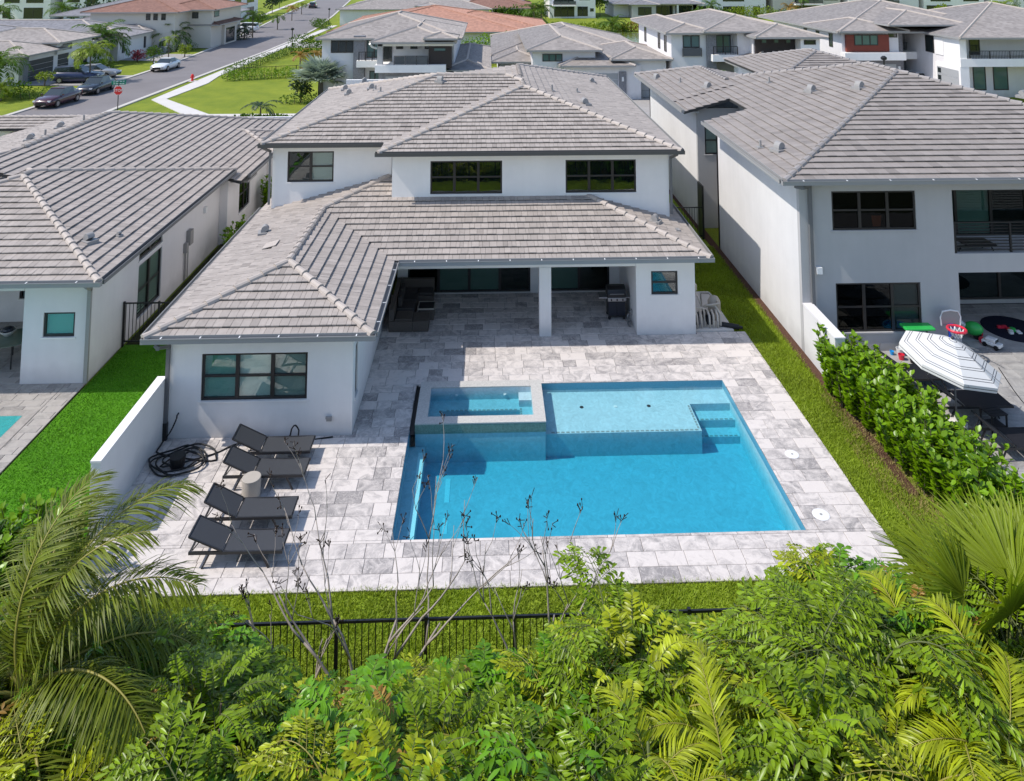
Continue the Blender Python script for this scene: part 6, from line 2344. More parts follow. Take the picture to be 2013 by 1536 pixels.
mat('paint_maroon', (0.055, 0.008, 0.014), 0.25, 0.6, coat=0.6)
mat('paint_black', (0.012, 0.013, 0.016), 0.25, 0.6, coat=0.6)
mat('paint_white', (0.70, 0.71, 0.72), 0.3, 0.5, coat=0.5)
mat('paint_navy', (0.008, 0.014, 0.060), 0.25, 0.6, coat=0.6)
mat('paint_silver', (0.30, 0.30, 0.31), 0.3, 0.5, metal=0.4, coat=0.5)
HALF = math.pi / 2
make_car('dark maroon sedan parked at the kerb, front car by the stop sign', 'paint_maroon', (-37.6, 68.7, -0.04), -HALF - 0.05)
make_car('black sedan parked at the kerb behind the maroon one', 'paint_black', (-37.5, 75.0, -0.04), -HALF)
make_car('white coupe with dark bonnet parked at the kerb by the red bush', 'paint_white', (-37.2, 90.0, -0.04), -HALF - 0.02, 'coupe')
make_car('dark blue estate car on the nearest driveway by the slatted garage door', 'paint_navy', (-42.3, 80.9, -0.018), 0.05, 'suv')
make_car('silver sedan on the nearest driveway behind the dark blue car', 'paint_silver', (-42.0, 84.0, -0.018), 0.0)
make_car('white minivan on the driveway beyond the terracotta house', 'paint_white', (-42.9, 136.6, -0.018), math.pi, 'suv')
make_car('dark car driving away far up the left street', 'paint_black', (-47.0, 207.0, -0.04), HALF + 0.12, 'suv')
make_car('white car in front of the big house garages, only roof showing', 'paint_white', (42.3, 73.2, -0.018), -HALF, 'suv', None)

# stop sign with street name blades
def text_mesh(body, size, name, m, parent, matrix):
    c = bpy.data.curves.new(name, 'FONT')
    c.body = body
    c.size = size
    c.align_x = 'CENTER'
    c.align_y = 'CENTER'
    c.extrude = 0.004
    tmp = bpy.data.objects.new('tmp', c)
    COL.objects.link(tmp)
    dg = bpy.context.evaluated_depsgraph_get()
    me = bpy.data.meshes.new_from_object(tmp.evaluated_get(dg))
    bpy.data.objects.remove(tmp)
    me.name = name
    me.materials.clear()
    me.materials.append(M[m])
    o = bpy.data.objects.new(name, me)
    COL.objects.link(o)
    o.parent = parent
    o.matrix_local = matrix
    return o


mat('sign_red', (0.62, 0.02, 0.02), 0.5, 0.4)
mat('sign_green', (0.0, 0.22, 0.13), 0.5, 0.4)
mat('sign_white', (0.80, 0.80, 0.80), 0.5, 0.4)
t = thing('stop_sign', 'red stop sign under green street name blades at the lawn corner', 'sign', (-30.6, 64.9, -0.03), local=True)
MB().tube([(0, 0, 0), (0, 0, 2.55)], 0.035, 8).build('post', 'black_metal', t)
oc = [(0.40 * math.cos(math.pi / 8 + k * math.pi / 4), 0.40 * math.sin(math.pi / 8 + k * math.pi / 4)) for k in range(8)]
g = MB()
g.add([(x, -0.05, 1.78 + z) for x, z in oc] + [(x, -0.042, 1.78 + z) for x, z in oc],
      [tuple(range(7, -1, -1)), tuple(range(8, 16))] + [(i, (i + 1) % 8, 8 + (i + 1) % 8, 8 + i) for i in range(8)])
pl = g.build('octagon', 'sign_white', t)
g = MB()
g.add([(x * 0.93, -0.056, 1.78 + z * 0.93) for x, z in oc] + [(x * 0.93, -0.051, 1.78 + z * 0.93) for x, z in oc],
      [tuple(range(7, -1, -1)), tuple(range(8, 16))] + [(i, (i + 1) % 8, 8 + (i + 1) % 8, 8 + i) for i in range(8)])
g.build('red_face', 'sign_red', pl)
text_mesh('STOP', 0.30, 'lettering', 'sign_white', pl, Matrix.Translation((0, -0.058, 1.78)) @ Matrix.Rotation(HALF, 4, 'X'))
for (z, ang) in ((2.33, 0.12), (2.50, 0.55)):
    b = MB().box(-0.55, 0.55, -0.008, 0.008, -0.085, 0.085).build('name_blade', 'sign_green', t)
    b.matrix_local = Matrix.Translation((0, 0, z)) @ Matrix.Rotation(ang, 4, 'Z')
    e = MB()
    for (x0, x1) in ((-0.42, -0.30), (-0.24, -0.02), (0.06, 0.22), (0.28, 0.42)):
        e.box(x0, x1, -0.012, -0.009, -0.03, 0.03)
    e.build('lettering', 'sign_white', b)
t = thing('fire_hydrant', 'small red fire hydrant on the verge between street and pavement', 'hydrant', (-30.75, 81.2, -0.05), local=True)
MB().lathe([(0.17, 0.0), (0.17, 0.05), (0.12, 0.06), (0.12, 0.55), (0.15, 0.57), (0.15, 0.62), (0.11, 0.72), (0.03, 0.78)], n=14).build('barrel', 'sign_red', t, smooth=False)
for s_ in (-1, 1):
    MB().tube([(0.1 * s_, 0, 0.45), (0.22 * s_, 0, 0.45)], 0.06, 8).build('nozzle', 'sign_red', t)
MB().lathe([(0.5, 0.045), (0.5, 0.055)], n=8).build('pad', 'concrete_walk', t)


def street_lamp(label, x, y, h):
    t = thing('street_lamp', label, 'street lamp', (x, y, -0.03), 0, 'black street lamps', local=True)
    MB().lathe([(0.16, 0), (0.14, 0.3), (0.08, 0.4), (0.06, h - 0.3)], n=10).build('post', 'black_metal', t)
    MB().lathe([(0.08, h - 0.3), (0.22, h - 0.22), (0.24, h - 0.06), (0.10, h + 0.06)], n=10).build('lantern', 'black_metal', t)
    MB().lathe([(0.17, h - 0.24), (0.15, h - 0.215)], n=10).build('lens', 'sign_white', t)
    return t


street_lamp('black street lamp beside the pavement near the hedge end', -26.55, 105.0, 3.4)
street_lamp('black street lamp on the far verge where the street bends', -31.3, 152.0, 3.2)
street_lamp('black street lamp in front of the red timber panel house', 31.6, 60.0, 4.9)

# ------------------------------------------------------------------ plants
mat('leaf_palm', (0.180, 0.235, 0.014), 0.45, 0.25, transl=(0.30, (1.6, 1.7, 0.5)))
mat('leaf_coconut', (0.142, 0.177, 0.0137), 0.45, 0.28, transl=(0.30, (1.7, 1.6, 0.4)))
mat('leaf_fishtail', (0.160, 0.245, 0.0057), 0.36, 0.32, transl=(0.16, (1.6, 1.6, 0.4)))
mat('leaf_yellow', (0.279, 0.325, 0.0091), 0.36, 0.32, transl=(0.16, (1.5, 1.4, 0.4)))
mat('leaf_fern', (0.108, 0.251, 0.0068), 0.36, 0.32, transl=(0.16, (1.5, 1.6, 0.5)))
mat('leaf_clusia', (0.140, 0.255, 0.006), 0.34, 0.36, transl=(0.25, (1.6, 1.6, 0.4)))
mat('leaf_dark', (0.022, 0.050, 0.010), 0.4, 0.5, transl=(0.2, (1.5, 1.6, 0.5)))
mat('leaf_mid', (0.075, 0.140, 0.012), 0.5, 0.25, transl=(0.25, (1.5, 1.6, 0.5)))
mat('leaf_silver', (0.36, 0.42, 0.35), 0.5, 0.4, transl=(0.2, (1.2, 1.3, 1.0)))
mat('leaf_orange', (0.30, 0.17, 0.03), 0.5, 0.4, transl=(0.2, (1.3, 1.2, 0.6)))
mat('leaf_red', (0.30, 0.03, 0.05), 0.5, 0.4, transl=(0.2, (1.3, 1.0, 1.0)))
mat('leaf_lime', (0.20, 0.27, 0.02), 0.45, 0.4, transl=(0.3, (1.4, 1.4, 0.5)))
mat('palm_trunk', (0.16, 0.135, 0.11), 0.9, 0.2, noise=(6, 0.4, (1, 1, 4)))
mat('stem_green', (0.11, 0.13, 0.04), 0.6, 0.3)
mat('rachis_yellow', (0.27, 0.24, 0.05), 0.5, 0.4)
mat('bark', (0.11, 0.085, 0.065), 0.9, 0.2, noise=(8, 0.3))
mat('bark_pale', (0.36, 0.31, 0.27), 0.85, 0.2, noise=(8, 0.3))
mat('seed_dark', (0.035, 0.022, 0.016), 0.9, 0.2)


def norm(v):
    return v / np.maximum(1e-9, np.linalg.norm(v, axis=-1, keepdims=True))


class Leaves:
    """many leaf-sized faces gathered in numpy: every leaf is a small folded blade of two quads or a ragged fan"""

    def __init__(s):
        s.v, s.f, s.t, s.n, s.m = [], [], [], 0, []

    def blades(s, base, d, up, length, width, droop=0.0, segs=2, shape=(1.0, 0.75), fold=0.25, tint=None, mi=0, rng=RNG):
        """base (n,3), d direction, up leaf normal; shape = relative half widths at the inner joints"""
        n = len(base)
        d = norm(d)
        side = norm(np.cross(d, up))
        up = np.cross(side, d)
        L = np.broadcast_to(np.asarray(length, float), (n,))[:, None]
        W = np.broadcast_to(np.asarray(width, float), (n,))[:, None]
        dr = np.broadcast_to(np.asarray(droop, float), (n,))[:, None]
        rows = []
        for k in range(segs + 1):
            u = k / segs
            p = base + d * L * u - np.array([0, 0, 1.0]) * dr * L * u * u
            w = 0.12 if k == 0 else (0.0 if k == segs else shape[min(k - 1, len(shape) - 1)])
            rows.append((p, W * w * 0.5))
        vs = []
        for k, (p, w) in enumerate(rows):
            if k == segs:
                vs.append(p[:, None, :])
            else:
                vs.append(np.stack([p - side * w + up * w * fold, p, p + side * w + up * w * fold], axis=1))
        V = np.concatenate(vs, axis=1)
        m = V.shape[1]
        F = []
        for k in range(segs - 1):
            a, b = 3 * k, 3 * k + 3
            F += [(a, a + 1, b + 1), (a, b + 1, b), (a + 1, a + 2, b + 2), (a + 1, b + 2, b + 1)]
        a, e = 3 * (segs - 1), m - 1
        F += [(a, a + 1, e), (a + 1, a + 2, e)]
        F = np.array(F)
        idx = (np.arange(n) * m)[:, None, None] + F[None] + s.n
        s.v.append(V.reshape(-1, 3))
        s.f.append(idx.reshape(-1, 3))
        tt = np.repeat(tint if tint is not None else rng.uniform(-0.22, 0.22, n), len(F))
        s.t.append(tt)
        s.m.append(np.full(len(tt), mi))
        s.n += n * m

    def fans(s, base, d, up, length, width, tint=None, mi=0, rng=RNG):
        """fishtail leaflets: narrow at the base, wide ragged end"""
        n = len(base)
        d = norm(d)
        side = norm(np.cross(d, up))
        up = np.cross(side, d)
        L = np.broadcast_to(np.asarray(length, float), (n,))
        W = np.broadcast_to(np.asarray(width, float), (n,))
        prof = [(0.0, 0.0, 0), (0.62, -0.42, .10), (0.80 , -0.28, .06), (0.86, -0.05, 0), (1.0, 0.16, 0), (0.74, 0.40, .10)]
        V = []
        for (u, w, h) in prof:
            uu = u + (rng.uniform(-0.08, 0.08, n) if u > 0 else 0)
            V.append(base + d * (L * uu)[:, None] + side * (W * w)[:, None] + up * (W * h)[:, None] - np.array([0, 0, 1.0]) * (0.18 * L * uu * uu)[:, None])
        V = np.stack(V, axis=1)
        F = np.array([(0, 1, 2), (0, 2, 3), (0, 3, 4), (0, 4, 5)])
        idx = (np.arange(n) * 6)[:, None, None] + F[None] + s.n
        s.v.append(V.reshape(-1, 3))
        s.f.append(idx.reshape(-1, 3))
        tt = np.repeat(tint if tint is not None else rng.uniform(-0.22, 0.22, n), 4)
        s.t.append(tt)
        s.m.append(np.full(len(tt), mi))
        s.n += n * 6

    def tube(s, pts, r0, r1, tint=0.0, mi=1, k=4):
        pts = np.asarray(pts, float)
        m = len(pts)
        tg = norm(np.gradient(pts, axis=0))
        a = norm(np.cross(tg, np.array([0.31, 0.2, 0.93])))
        b = np.cross(tg, a)
        r = np.linspace(r0, r1, m)[:, None]
        ring = np.stack([pts + (a * math.cos(2 * math.pi * q / k) + b * math.sin(2 * math.pi * q / k)) * r for q in range(k)], axis=1)
        F = []
        for i in range(m - 1):
            for q in range(k):
                q2 = (q + 1) % k
                F += [(i * k + q, i * k + q2, (i + 1) * k + q2), (i * k + q, (i + 1) * k + q2, (i + 1) * k + q)]
        s.v.append(ring.reshape(-1, 3))
        s.f.append(np.array(F) + s.n)
        s.t.append(np.full(len(F), tint))
        s.m.append(np.full(len(F), mi))
        s.n += m * k

    def mesh(s, name, mats):
        me = np_object(name, np.concatenate(s.v), np.concatenate(s.f), mats, 'mesh', np.concatenate(s.t))
        me.polygons.foreach_set('material_index', np.concatenate(s.m).astype(np.int32))
        return me

    def build(s, name, mats, parent=None):
        o = bpy.data.objects.new(name, s.mesh(name, mats))
        COL.objects.link(o)
        if parent is not None:
            o.parent = parent
        return o


def arc(n, length, rise, droop):
    """curve in the xz plane that rises and then bends over"""
    u = np.linspace(0, 1, n)
    ang = rise - (rise + droop) * u ** 1.25
    dx = np.cos(ang) * length / (n - 1)
    dz = np.sin(ang) * length / (n - 1)
    x = np.concatenate([[0], np.cumsum(dx[:-1])])
    z = np.concatenate([[0], np.cumsum(dz[:-1])])
    return np.stack([x, np.zeros(n), z], axis=1)


def frond_feather(name, mats, length=3.0, rise=0.9, droop=0.9, pairs=60, leaf=0.75, width=0.045, start=0.14, leaf_droop=0.55, vee=0.35, seed=0, segs=3, sweep=0.55):
    rng = np.random.default_rng(seed)
    c = arc(26, length, rise, droop)
    lv = Leaves()
    lv.tube(c, 0.028 * length / 3, 0.006, 0, 1, 4)
    u = np.linspace(start, 0.985, pairs)
    u = np.repeat(u, 2) + rng.normal(0, 0.003, pairs * 2)
    sgn = np.tile([1.0, -1.0], pairs)
    base = np.stack([np.interp(u, np.linspace(0, 1, 26), c[:, k]) for k in range(3)], axis=1)
    tg = norm(np.gradient(c, axis=0))
    T = np.stack([np.interp(u, np.linspace(0, 1, 26), tg[:, k]) for k in range(3)], axis=1)
    side = np.array([0, 1.0, 0])[None] * sgn[:, None]
    upn = np.cross(T, np.array([0, 1.0, 0]))
    upn = norm(upn)
    upn *= np.sign(upn[:, 2:3] + 1e-6)
    env = np.sin(np.pi * np.clip(0.12 + 0.83 * u, 0, 1)) ** 0.7
    d = side * 1.0 + T * (sweep + 0.5 * u[:, None]) + upn * vee + rng.normal(0, 0.09, (len(u), 3))
    lv.blades(base, d, upn + rng.normal(0, 0.15, (len(u), 3)), leaf * env * rng.uniform(0.85, 1.1, len(u)), width, leaf_droop * rng.uniform(0.6, 1.4, len(u)),
              segs, (1.0, 0.8), 0.3, rng.uniform(-0.36, 0.36, len(u)), 0, rng)
    return lv.mesh(name, mats)


def frond_fishtail(name, mats, length=1.7, rise=1.0, droop=0.7, pinnae=8, seed=0, leaf=0.17, width=0.085):
    rng = np.random.default_rng(seed)
    c = arc(18, length, rise, droop)
    lv = Leaves()
    lv.tube(c, 0.016, 0.005, 0, 1, 4)
    tg = norm(np.gradient(c, axis=0))
    for i in range(pinnae):
        u = 0.30 + 0.66 * i / (pinnae - 1)
        for sg in ((1, -1) if i < pinnae - 1 else (0,)):
            p = np.array([np.interp(u, np.linspace(0, 1, 18), c[:, k]) for k in range(3)])
            T = np.array([np.interp(u, np.linspace(0, 1, 18), tg[:, k]) for k in range(3)])
            L = (0.58 - 0.30 * abs(u - 0.5)) * rng.uniform(0.85, 1.15)
            d = np.array([0, sg * 1.0, 0.12]) + T * (0.75 if sg else 1.0) + rng.normal(0, 0.08, 3)
            d /= np.linalg.norm(d)
            q = np.linspace(0, 1, 7)[:, None]
            pc = p + d * L * q - np.array([0, 0, 1.0]) * 0.28 * L * q ** 2
            lv.tube(pc, 0.006, 0.003, 0, 1, 3)
            k = 8
            w = np.repeat(np.linspace(0.18, 0.97, k), 2)
            s2 = np.tile([1.0, -1.0], k)
            b = p + d * (L * w)[:, None] - np.array([0, 0, 1.0]) * (0.28 * L * w ** 2)[:, None]
            up = np.array([0, 0, 1.0]) + rng.normal(0, 0.30, (len(w), 3))
            sd = np.cross(d, np.array([0, 0, 1.0]))
            sd /= np.linalg.norm(sd) + 1e-6
            dd = sd[None] * s2[:, None] + d[None] * 0.75 + np.array([0, 0, -0.35]) + rng.normal(0, 0.16, (len(w), 3))
            ti = rng.uniform(-0.42, 0.42, len(w))
            lv.fans(b, dd, up, leaf * rng.uniform(0.75, 1.25, len(w)), width * rng.uniform(0.8, 1.2, len(w)), ti, 0, rng)
            lv.fans(pc[-1:], d[None], np.array([[0, 0, 1.0]]), leaf * 1.2, width * 1.2, None, 0, rng)
    return lv.mesh(name, mats)


def frond_fan(name, mats, petiole=1.0, length=1.0, segs=38, spread=3.9, rise=0.9, seed=0, wide=0.045):
    rng = np.random.default_rng(seed)
    c = arc(8, petiole, rise, -rise * 0.6)
    lv = Leaves()
    lv.tube(c, 0.022, 0.014, 0, 1, 4)
    hub = c[-1]
    T = norm(c[-1] - c[-2])
    up = np.array([-T[2], 0, T[0]])
    a = np.linspace(-spread / 2, spread / 2, segs) + rng.normal(0, 0.012, segs)
    d = T[None] * np.cos(a)[:, None] + np.array([0, 1.0, 0])[None] * np.sin(a)[:, None] + up[None] * (0.10 + 0.05 * np.cos(a))[:, None]
    lv.blades(np.repeat(hub[None], segs, 0), d, np.repeat(up[None], segs, 0) + rng.normal(0, 0.1, (segs, 3)),
              length * (0.75 + 0.25 * np.cos(a * 0.6)) * rng.uniform(0.92, 1.06, segs), length * wide, 0.20 * rng.uniform(0.4, 1.6, segs), 4, (1.0, 1.05, 0.5), 0.5, rng.uniform(-0.18, 0.18, segs), 0, rng)
    return lv.mesh(name, mats)


def link(me, name, parent, loc, rot, sc=1.0):
    o = bpy.data.objects.new(name, me)
    COL.objects.link(o)
    o.parent = parent
    o.location = loc
    o.rotation_euler = rot
    o.scale = (sc, sc, sc) if isinstance(sc, (int, float)) else sc
    return o


def palm(name, label, cat, x, y, h, meshes, nf, r0=0.12, r1=0.08, lean=(0, 0), group=None, tilt=(0.0, 0.9), sc=1.0, seed=1, trunk='palm_trunk', z=-0.05, spin=0.0, az=None, shaft=None):
    rr = random.Random(seed)
    t = thing(name, label, cat, (x, y, z), 0, group, local=True)
    n = 7
    pts = [(lean[0] * (i / n) ** 1.5, lean[1] * (i / n) ** 1.5, h * i / n) for i in range(n + 1)]
    MB().tube(pts, [r0 + (r1 - r0) * (i / n) ** 0.6 for i in range(n + 1)], 8).build('trunk', trunk, t, smooth=True)
    if shaft:
        MB().tube([pts[-1], (lean[0], lean[1], h + shaft)], [r1 * 1.1, r1 * 0.6], 8).build('crownshaft', 'stem_green', t, smooth=True)
    top = (lean[0], lean[1], h + (shaft or 0))
    for i in range(nf):
        a = (2 * math.pi * i * 0.381966 * 1.0 + spin + rr.uniform(-0.15, 0.15)) if az is None else az[i]
        e = tilt[0] + (tilt[1] - tilt[0]) * (i / max(1, nf - 1)) + rr.uniform(-0.08, 0.08)
        link(meshes[i % len(meshes)], 'frond', t, top, (rr.uniform(-0.2, 0.2), e, a), sc * rr.uniform(0.88, 1.1))
    return t


def ell_points(n, rad, rng, hollow=0.55):
    p = norm(rng.normal(0, 1, (n, 3)))
    r = hollow + (1 - hollow) * rng.random(n) ** 0.6
    return p * r[:, None] * np.array(rad), p


def crown_mesh(name, m, rad, n, leaf, seed, clumps=9, wide=0.6, base_z=0.0):
    """broadleaf crown: leaf clumps spread through an uneven volume with gaps"""
    rng = np.random.default_rng(seed)
    lv = Leaves()
    cc, _ = ell_points(clumps, np.array(rad) * 0.72, rng, 0.5)
    per = n // clumps
    for c in cc:
        rr_ = np.array(rad) * rng.uniform(0.32, 0.52)
        p, d = ell_points(per, rr_, rng, 0.5)
        dd = d + np.array([0, 0, 0.35]) + rng.normal(0, 0.5, (per, 3))
        lv.blades(p + c + np.array([0, 0, base_z]), dd, norm(d + rng.normal(0, 0.5, (per, 3))), leaf * rng.uniform(0.7, 1.3, per), leaf * wide, 0.2, 2, (1.0,), 0.2,
                  rng.uniform(-0.3, 0.3, per), 0, rng)
    return lv.mesh(name, [m])


def tree(name, label, cat, x, y, h, rad, m, n=700, leaf=0.25, seed=3, group=None, trunk_r=0.08, clumps=9, cz=None):
    t = thing(name, label, cat, (x, y, -0.05), 0, group, local=True)
    cz = cz if cz is not None else h - rad[2]
    rr = random.Random(seed)
    tb = MB().tube([(0, 0, 0), (0.03, 0.02, cz * 0.6), (0.0, 0.0, cz)], [trunk_r, trunk_r * 0.8, trunk_r * 0.55], 7)
    for k in range(5):
        a = k * 1.256 + rr.random()
        tb.tube([(0, 0, cz * 0.75), (math.cos(a) * rad[0] * 0.3, math.sin(a) * rad[1] * 0.3, cz), (math.cos(a) * rad[0] * 0.6, math.sin(a) * rad[1] * 0.6, cz + rad[2] * 0.4)],
                [trunk_r * 0.5, trunk_r * 0.35, trunk_r * 0.15], 5)
    tb.build('trunk', 'bark', t)
    link(crown_mesh('crown', m, rad, n, leaf, seed, clumps), 'crown', t, (0, 0, cz), (0, 0, 0))
    return t


def hedge(name, label, p, q, w, h, m, n, leaf, seed, group=None, cat='hedge'):
    rng = np.random.default_rng(seed)
    p, q = np.array(p, float), np.array(q, float)
    L = np.linalg.norm(q - p)
    d = (q - p) / L
    s_ = np.array([-d[1], d[0]])
    t = thing(name, label, cat, (p[0], p[1], -0.05), 0, group, local=True)
    k = max(2, int(L / 0.7))
    lv = Leaves()
    for i in range(k):
        c = d * (L * (i + 0.5) / k)
        hh = h * rng.uniform(0.8, 1.12)
        pts, dr = ell_points(n // k, (w * 0.62, w * 0.62, hh * 0.55), rng, 0.55)
        pts = pts + np.array([c[0], c[1], hh * 0.52]) + np.array([*s_, 0]) * rng.normal(0, w * 0.06)
        m_ = len(pts)
        lv.blades(pts, dr + np.array([0, 0, 0.6]) + rng.normal(0, 0.5, (m_, 3)), norm(dr + rng.normal(0, 0.5, (m_, 3))), leaf * rng.uniform(0.7, 1.3, m_), leaf * 0.55, 0.15, 2, (1.0,), 0.2,
                  rng.uniform(-0.35, 0.3, m_) + rng.uniform(-0.1, 0.1), 0, rng)
    lv.build('foliage', [m], t)
    st_ = MB()
    for i in range(k):
        c = d * (L * (i + 0.5) / k)
        st_.tube([(c[0], c[1], 0), (c[0], c[1], h * 0.5)], 0.03, 5)
    st_.build('stem', 'bark', t)
    return t


# ---- grass blades on the lawns round the deck
def grass(name, rects, dens, m, h=0.055, seed=2, yellow=None):
    rng = np.random.default_rng(seed)
    P = []
    for (x0, x1, y0, y1, z) in rects:
        n = int((x1 - x0) * (y1 - y0) * dens)
        P.append(np.stack([rng.uniform(x0, x1, n), rng.uniform(y0, y1, n), np.full(n, z)], axis=1))
    P = np.concatenate(P)
    n = len(P)
    a = rng.uniform(0, 2 * np.pi, n)
    ln = rng.normal(0, 0.6, (n, 2))
    hh = h * rng.uniform(0.5, 1.3, n)
    wv = np.stack([np.cos(a), np.sin(a), np.zeros(n)], axis=1) * 0.011
    tip = P + np.stack([ln[:, 0] * hh, ln[:, 1] * hh, hh], axis=1)
    V = np.stack([P - wv, P + wv, tip], axis=1).reshape(-1, 3)
    F = np.arange(n * 3).reshape(-1, 3)
    patch = np.sin(P[:, 0] * 2.1 + np.sin(P[:, 1] * 1.3) * 2) * np.sin(P[:, 1] * 1.7 + P[:, 0] * 0.6) * 0.18
    o = np_object(name, V, F, m, None, rng.uniform(-0.3, 0.3, n) + patch, 'stuff')
    tag(o, None, None)
    return o


mat('grass_blade', (0.235, 0.315, 0.022), 0.6, 0.3, transl=(0.3, (1.5, 1.4, 0.5)))
mat('turf_blade', (0.085, 0.250, 0.008), 0.6, 0.3, transl=(0.3, (1.3, 1.3, 0.6)))
mat('grass_dry', (0.26, 0.21, 0.075), 0.8, 0.2)
o = grass('lawn_grass', [(-8.6, 8.75, 14.2, 16.29, -0.034), (8.70, 9.90, 14.2, 34.0, -0.03), (7.3, 8.78, 29.4, 34.0, -0.03), (8.34, 8.80, 26.45, 29.4, -0.03)], 1700, 'grass_blade', 0.075, 2)
tag(o, 'short yellowish green lawn grass round the pool deck', 'grass')
o = grass('dry_grass', [(9.35, 10.55, 15.0, 20.6, -0.03), (9.6, 10.5, 20.6, 22.7, -0.02)], 900, 'grass_dry', 0.07, 4)
tag(o, 'dry straw coloured grass along the foot of the leafy hedge', 'grass')
o = grass('turf_blades', [(-11.75, -8.64, 13.0, 25.8, -0.018)], 1100, 'turf_blade', 0.035, 5)
tag(o, 'bright green artificial turf blades left of the white garden wall', 'grass')

# ---- leafy hedge along the right boundary: upright shoots with rounded leaves
def shoot_mesh(name, m, h, n, leaf, seed, spread=0.20):
    rng = np.random.default_rng(seed)
    lv = Leaves()
    for k in range(4):
        a = rng.uniform(0, 6.28)
        r = rng.uniform(0.05, spread)
        hh = h * rng.uniform(0.7, 1.05)
        q = np.linspace(0, 1, 6)[:, None]
        c = np.array([math.cos(a) * r, math.sin(a) * r, hh])[None] * q + np.array([math.cos(a), math.sin(a), 0])[None] * r * 0.6 * q * q
        lv.tube(c, 0.012, 0.005, 0, 1, 3)
        w = rng.uniform(0.08, 1.0, n // 4)
        b = np.stack([np.interp(w, q[:, 0], c[:, j]) for j in range(3)], axis=1)
        aa = rng.uniform(0, 6.28, len(w))
        d = np.stack([np.cos(aa), np.sin(aa), rng.uniform(0.3, 1.3, len(w))], axis=1)
        lv.blades(b, d, norm(np.stack([-np.cos(aa), -np.sin(aa), np.full(len(w), 1.0)], axis=1) + rng.normal(0, 0.3, (len(w), 3))),
                  leaf * rng.uniform(0.8, 1.25, len(w)), leaf * 0.62, 0.05, 3, (0.85, 1.0), 0.15, rng.uniform(-0.22, 0.3, len(w)) + 0.1 * w, 0, rng)
    return lv.mesh(name, [m, 'bark'])


SHOOTS = [shoot_mesh('shoot', 'leaf_clusia', 1.0, 136, 0.125, 40 + i) for i in range(5)]


def clusia(label, spots, rr, cat='hedge', group=None, name='leafy_hedge', smin=0.8, smax=1.25):
    t = thing(name, label, cat, (spots[0][0], spots[0][1], -0.03), 0, group, local=True)
    for i, (x, y, h) in enumerate(spots):
        link(SHOOTS[i % 5], 'shoot', t, (x - spots[0][0], y - spots[0][1], 0), (rr.uniform(-.15, .15), rr.uniform(-.15, .15), rr.uniform(0, 6.28)),
             (h * rr.uniform(0.9, 1.15), h * rr.uniform(0.9, 1.15), h))
    return t


rr = random.Random(77)
spots = []
for i in range(300):
    y = rr.uniform(16.8, 23.0)
    f = (23.0 - y) / 6.2
    x = 9.86 + rr.uniform(0.0, 1.45) + 0.55 * f
    h = rr.uniform(0.95, 1.55) * (0.85 if x > 11.0 + .3 * f else 1.0)
    spots.append((x, y, h))
for (x, y, h) in ((10.25, 22.85, 1.45), (10.45, 22.75, 1.5), (10.15, 22.6, 1.3), (10.65, 22.6, 1.4), (10.1, 22.3, 1.2)):
    spots.append((x, y, h))
clusia('dense bright green leafy hedge beside the grey house\'s garden wall', spots, rr)
spots = [(-9.4 + rr.uniform(-1.0, 0.9), 16.6 + rr.uniform(-0.7, 0.7), rr.uniform(0.9, 1.4)) for i in range(34)]
clusia('rounded green shrub on the turf behind the coconut palm', spots, rr, 'shrub', None, 'leafy_shrub')
spots = [(-10.7 + rr.uniform(-0.25, 0.25), 33.4 + rr.uniform(-0.9, 1.6), rr.uniform(0.8, 1.3)) for i in range(14)]
clusia('dark leafy shrub against the left house side wall', spots, rr, 'shrub', None, 'side_shrub')
spots = [(-10.9 + rr.uniform(-0.2, 0.2), 40.0 + rr.uniform(-0.9, 0.9), rr.uniform(0.9, 1.5)) for i in range(10)]
clusia('leafy shrub further back in the side passage', spots, rr, 'shrub', None, 'side_shrub')

# ---- foreground palms
COCO = [frond_feather('frond', ['leaf_coconut', 'rachis_yellow'], 3.0, r, d, 110, 0.80, 0.026, 0.13, ld, 0.28, s, 4, 0.35)
        for r, d, ld, s in ((1.05, 0.75, 0.60, 1), (0.75, 1.0, 0.75, 2), (0.5, 1.05, 0.85, 3))]
t = palm('coconut_palm', 'young coconut palm with long arching fronds in front of the pool deck', 'palm', -6.15, 11.2, 2.75, COCO, 0, 0.17, 0.12, z=-0.05)
rr = random.Random(9)
specs = [(0.10, -0.35, 0), (0.75, -0.50, 0), (1.35, -0.60, 0), (2.1, -0.5, 0), (2.9, -0.3, 1), (-0.45, -0.15, 1), (-0.15, 0.15, 1), (0.45, 0.05, 1), (1.0, -0.1, 1),
         (-0.9, 0.15, 2), (-1.45, 0.2, 2), (-2.2, 0.1, 2), (3.6, 0.0, 1), (1.75, -0.05, 1), (0.22, -0.75, 0), (-0.65, 0.35, 2), (2.5, 0.1, 2), (1.2, -0.95, 0), (-0.05, 0.45, 2), (0.55, 0.42, 2), (-0.35, 0.62, 1), (-1.1, 0.55, 1), (1.55, 0.3, 2), (-1.8, 0.5, 1), (0.25, 0.15, 2), (3.0, 0.45, 2), (2.2, 0.5, 1)]
for (a, e, k) in specs:
    link(COCO[k], 'frond', t, (0, 0, 2.75), (rr.uniform(-0.25, 0.25), e + 0.18, a), rr.uniform(0.74, 0.92) * (1.16 if abs(a) < 0.95 else 1.0))
t = palm('coconut_palm', 'second coconut palm at the left picture edge, lower and darker', 'palm', -8.2, 10.2, 2.1, COCO, 13, 0.15, 0.11, tilt=(-0.6, 0.35), sc=0.9, seed=4)

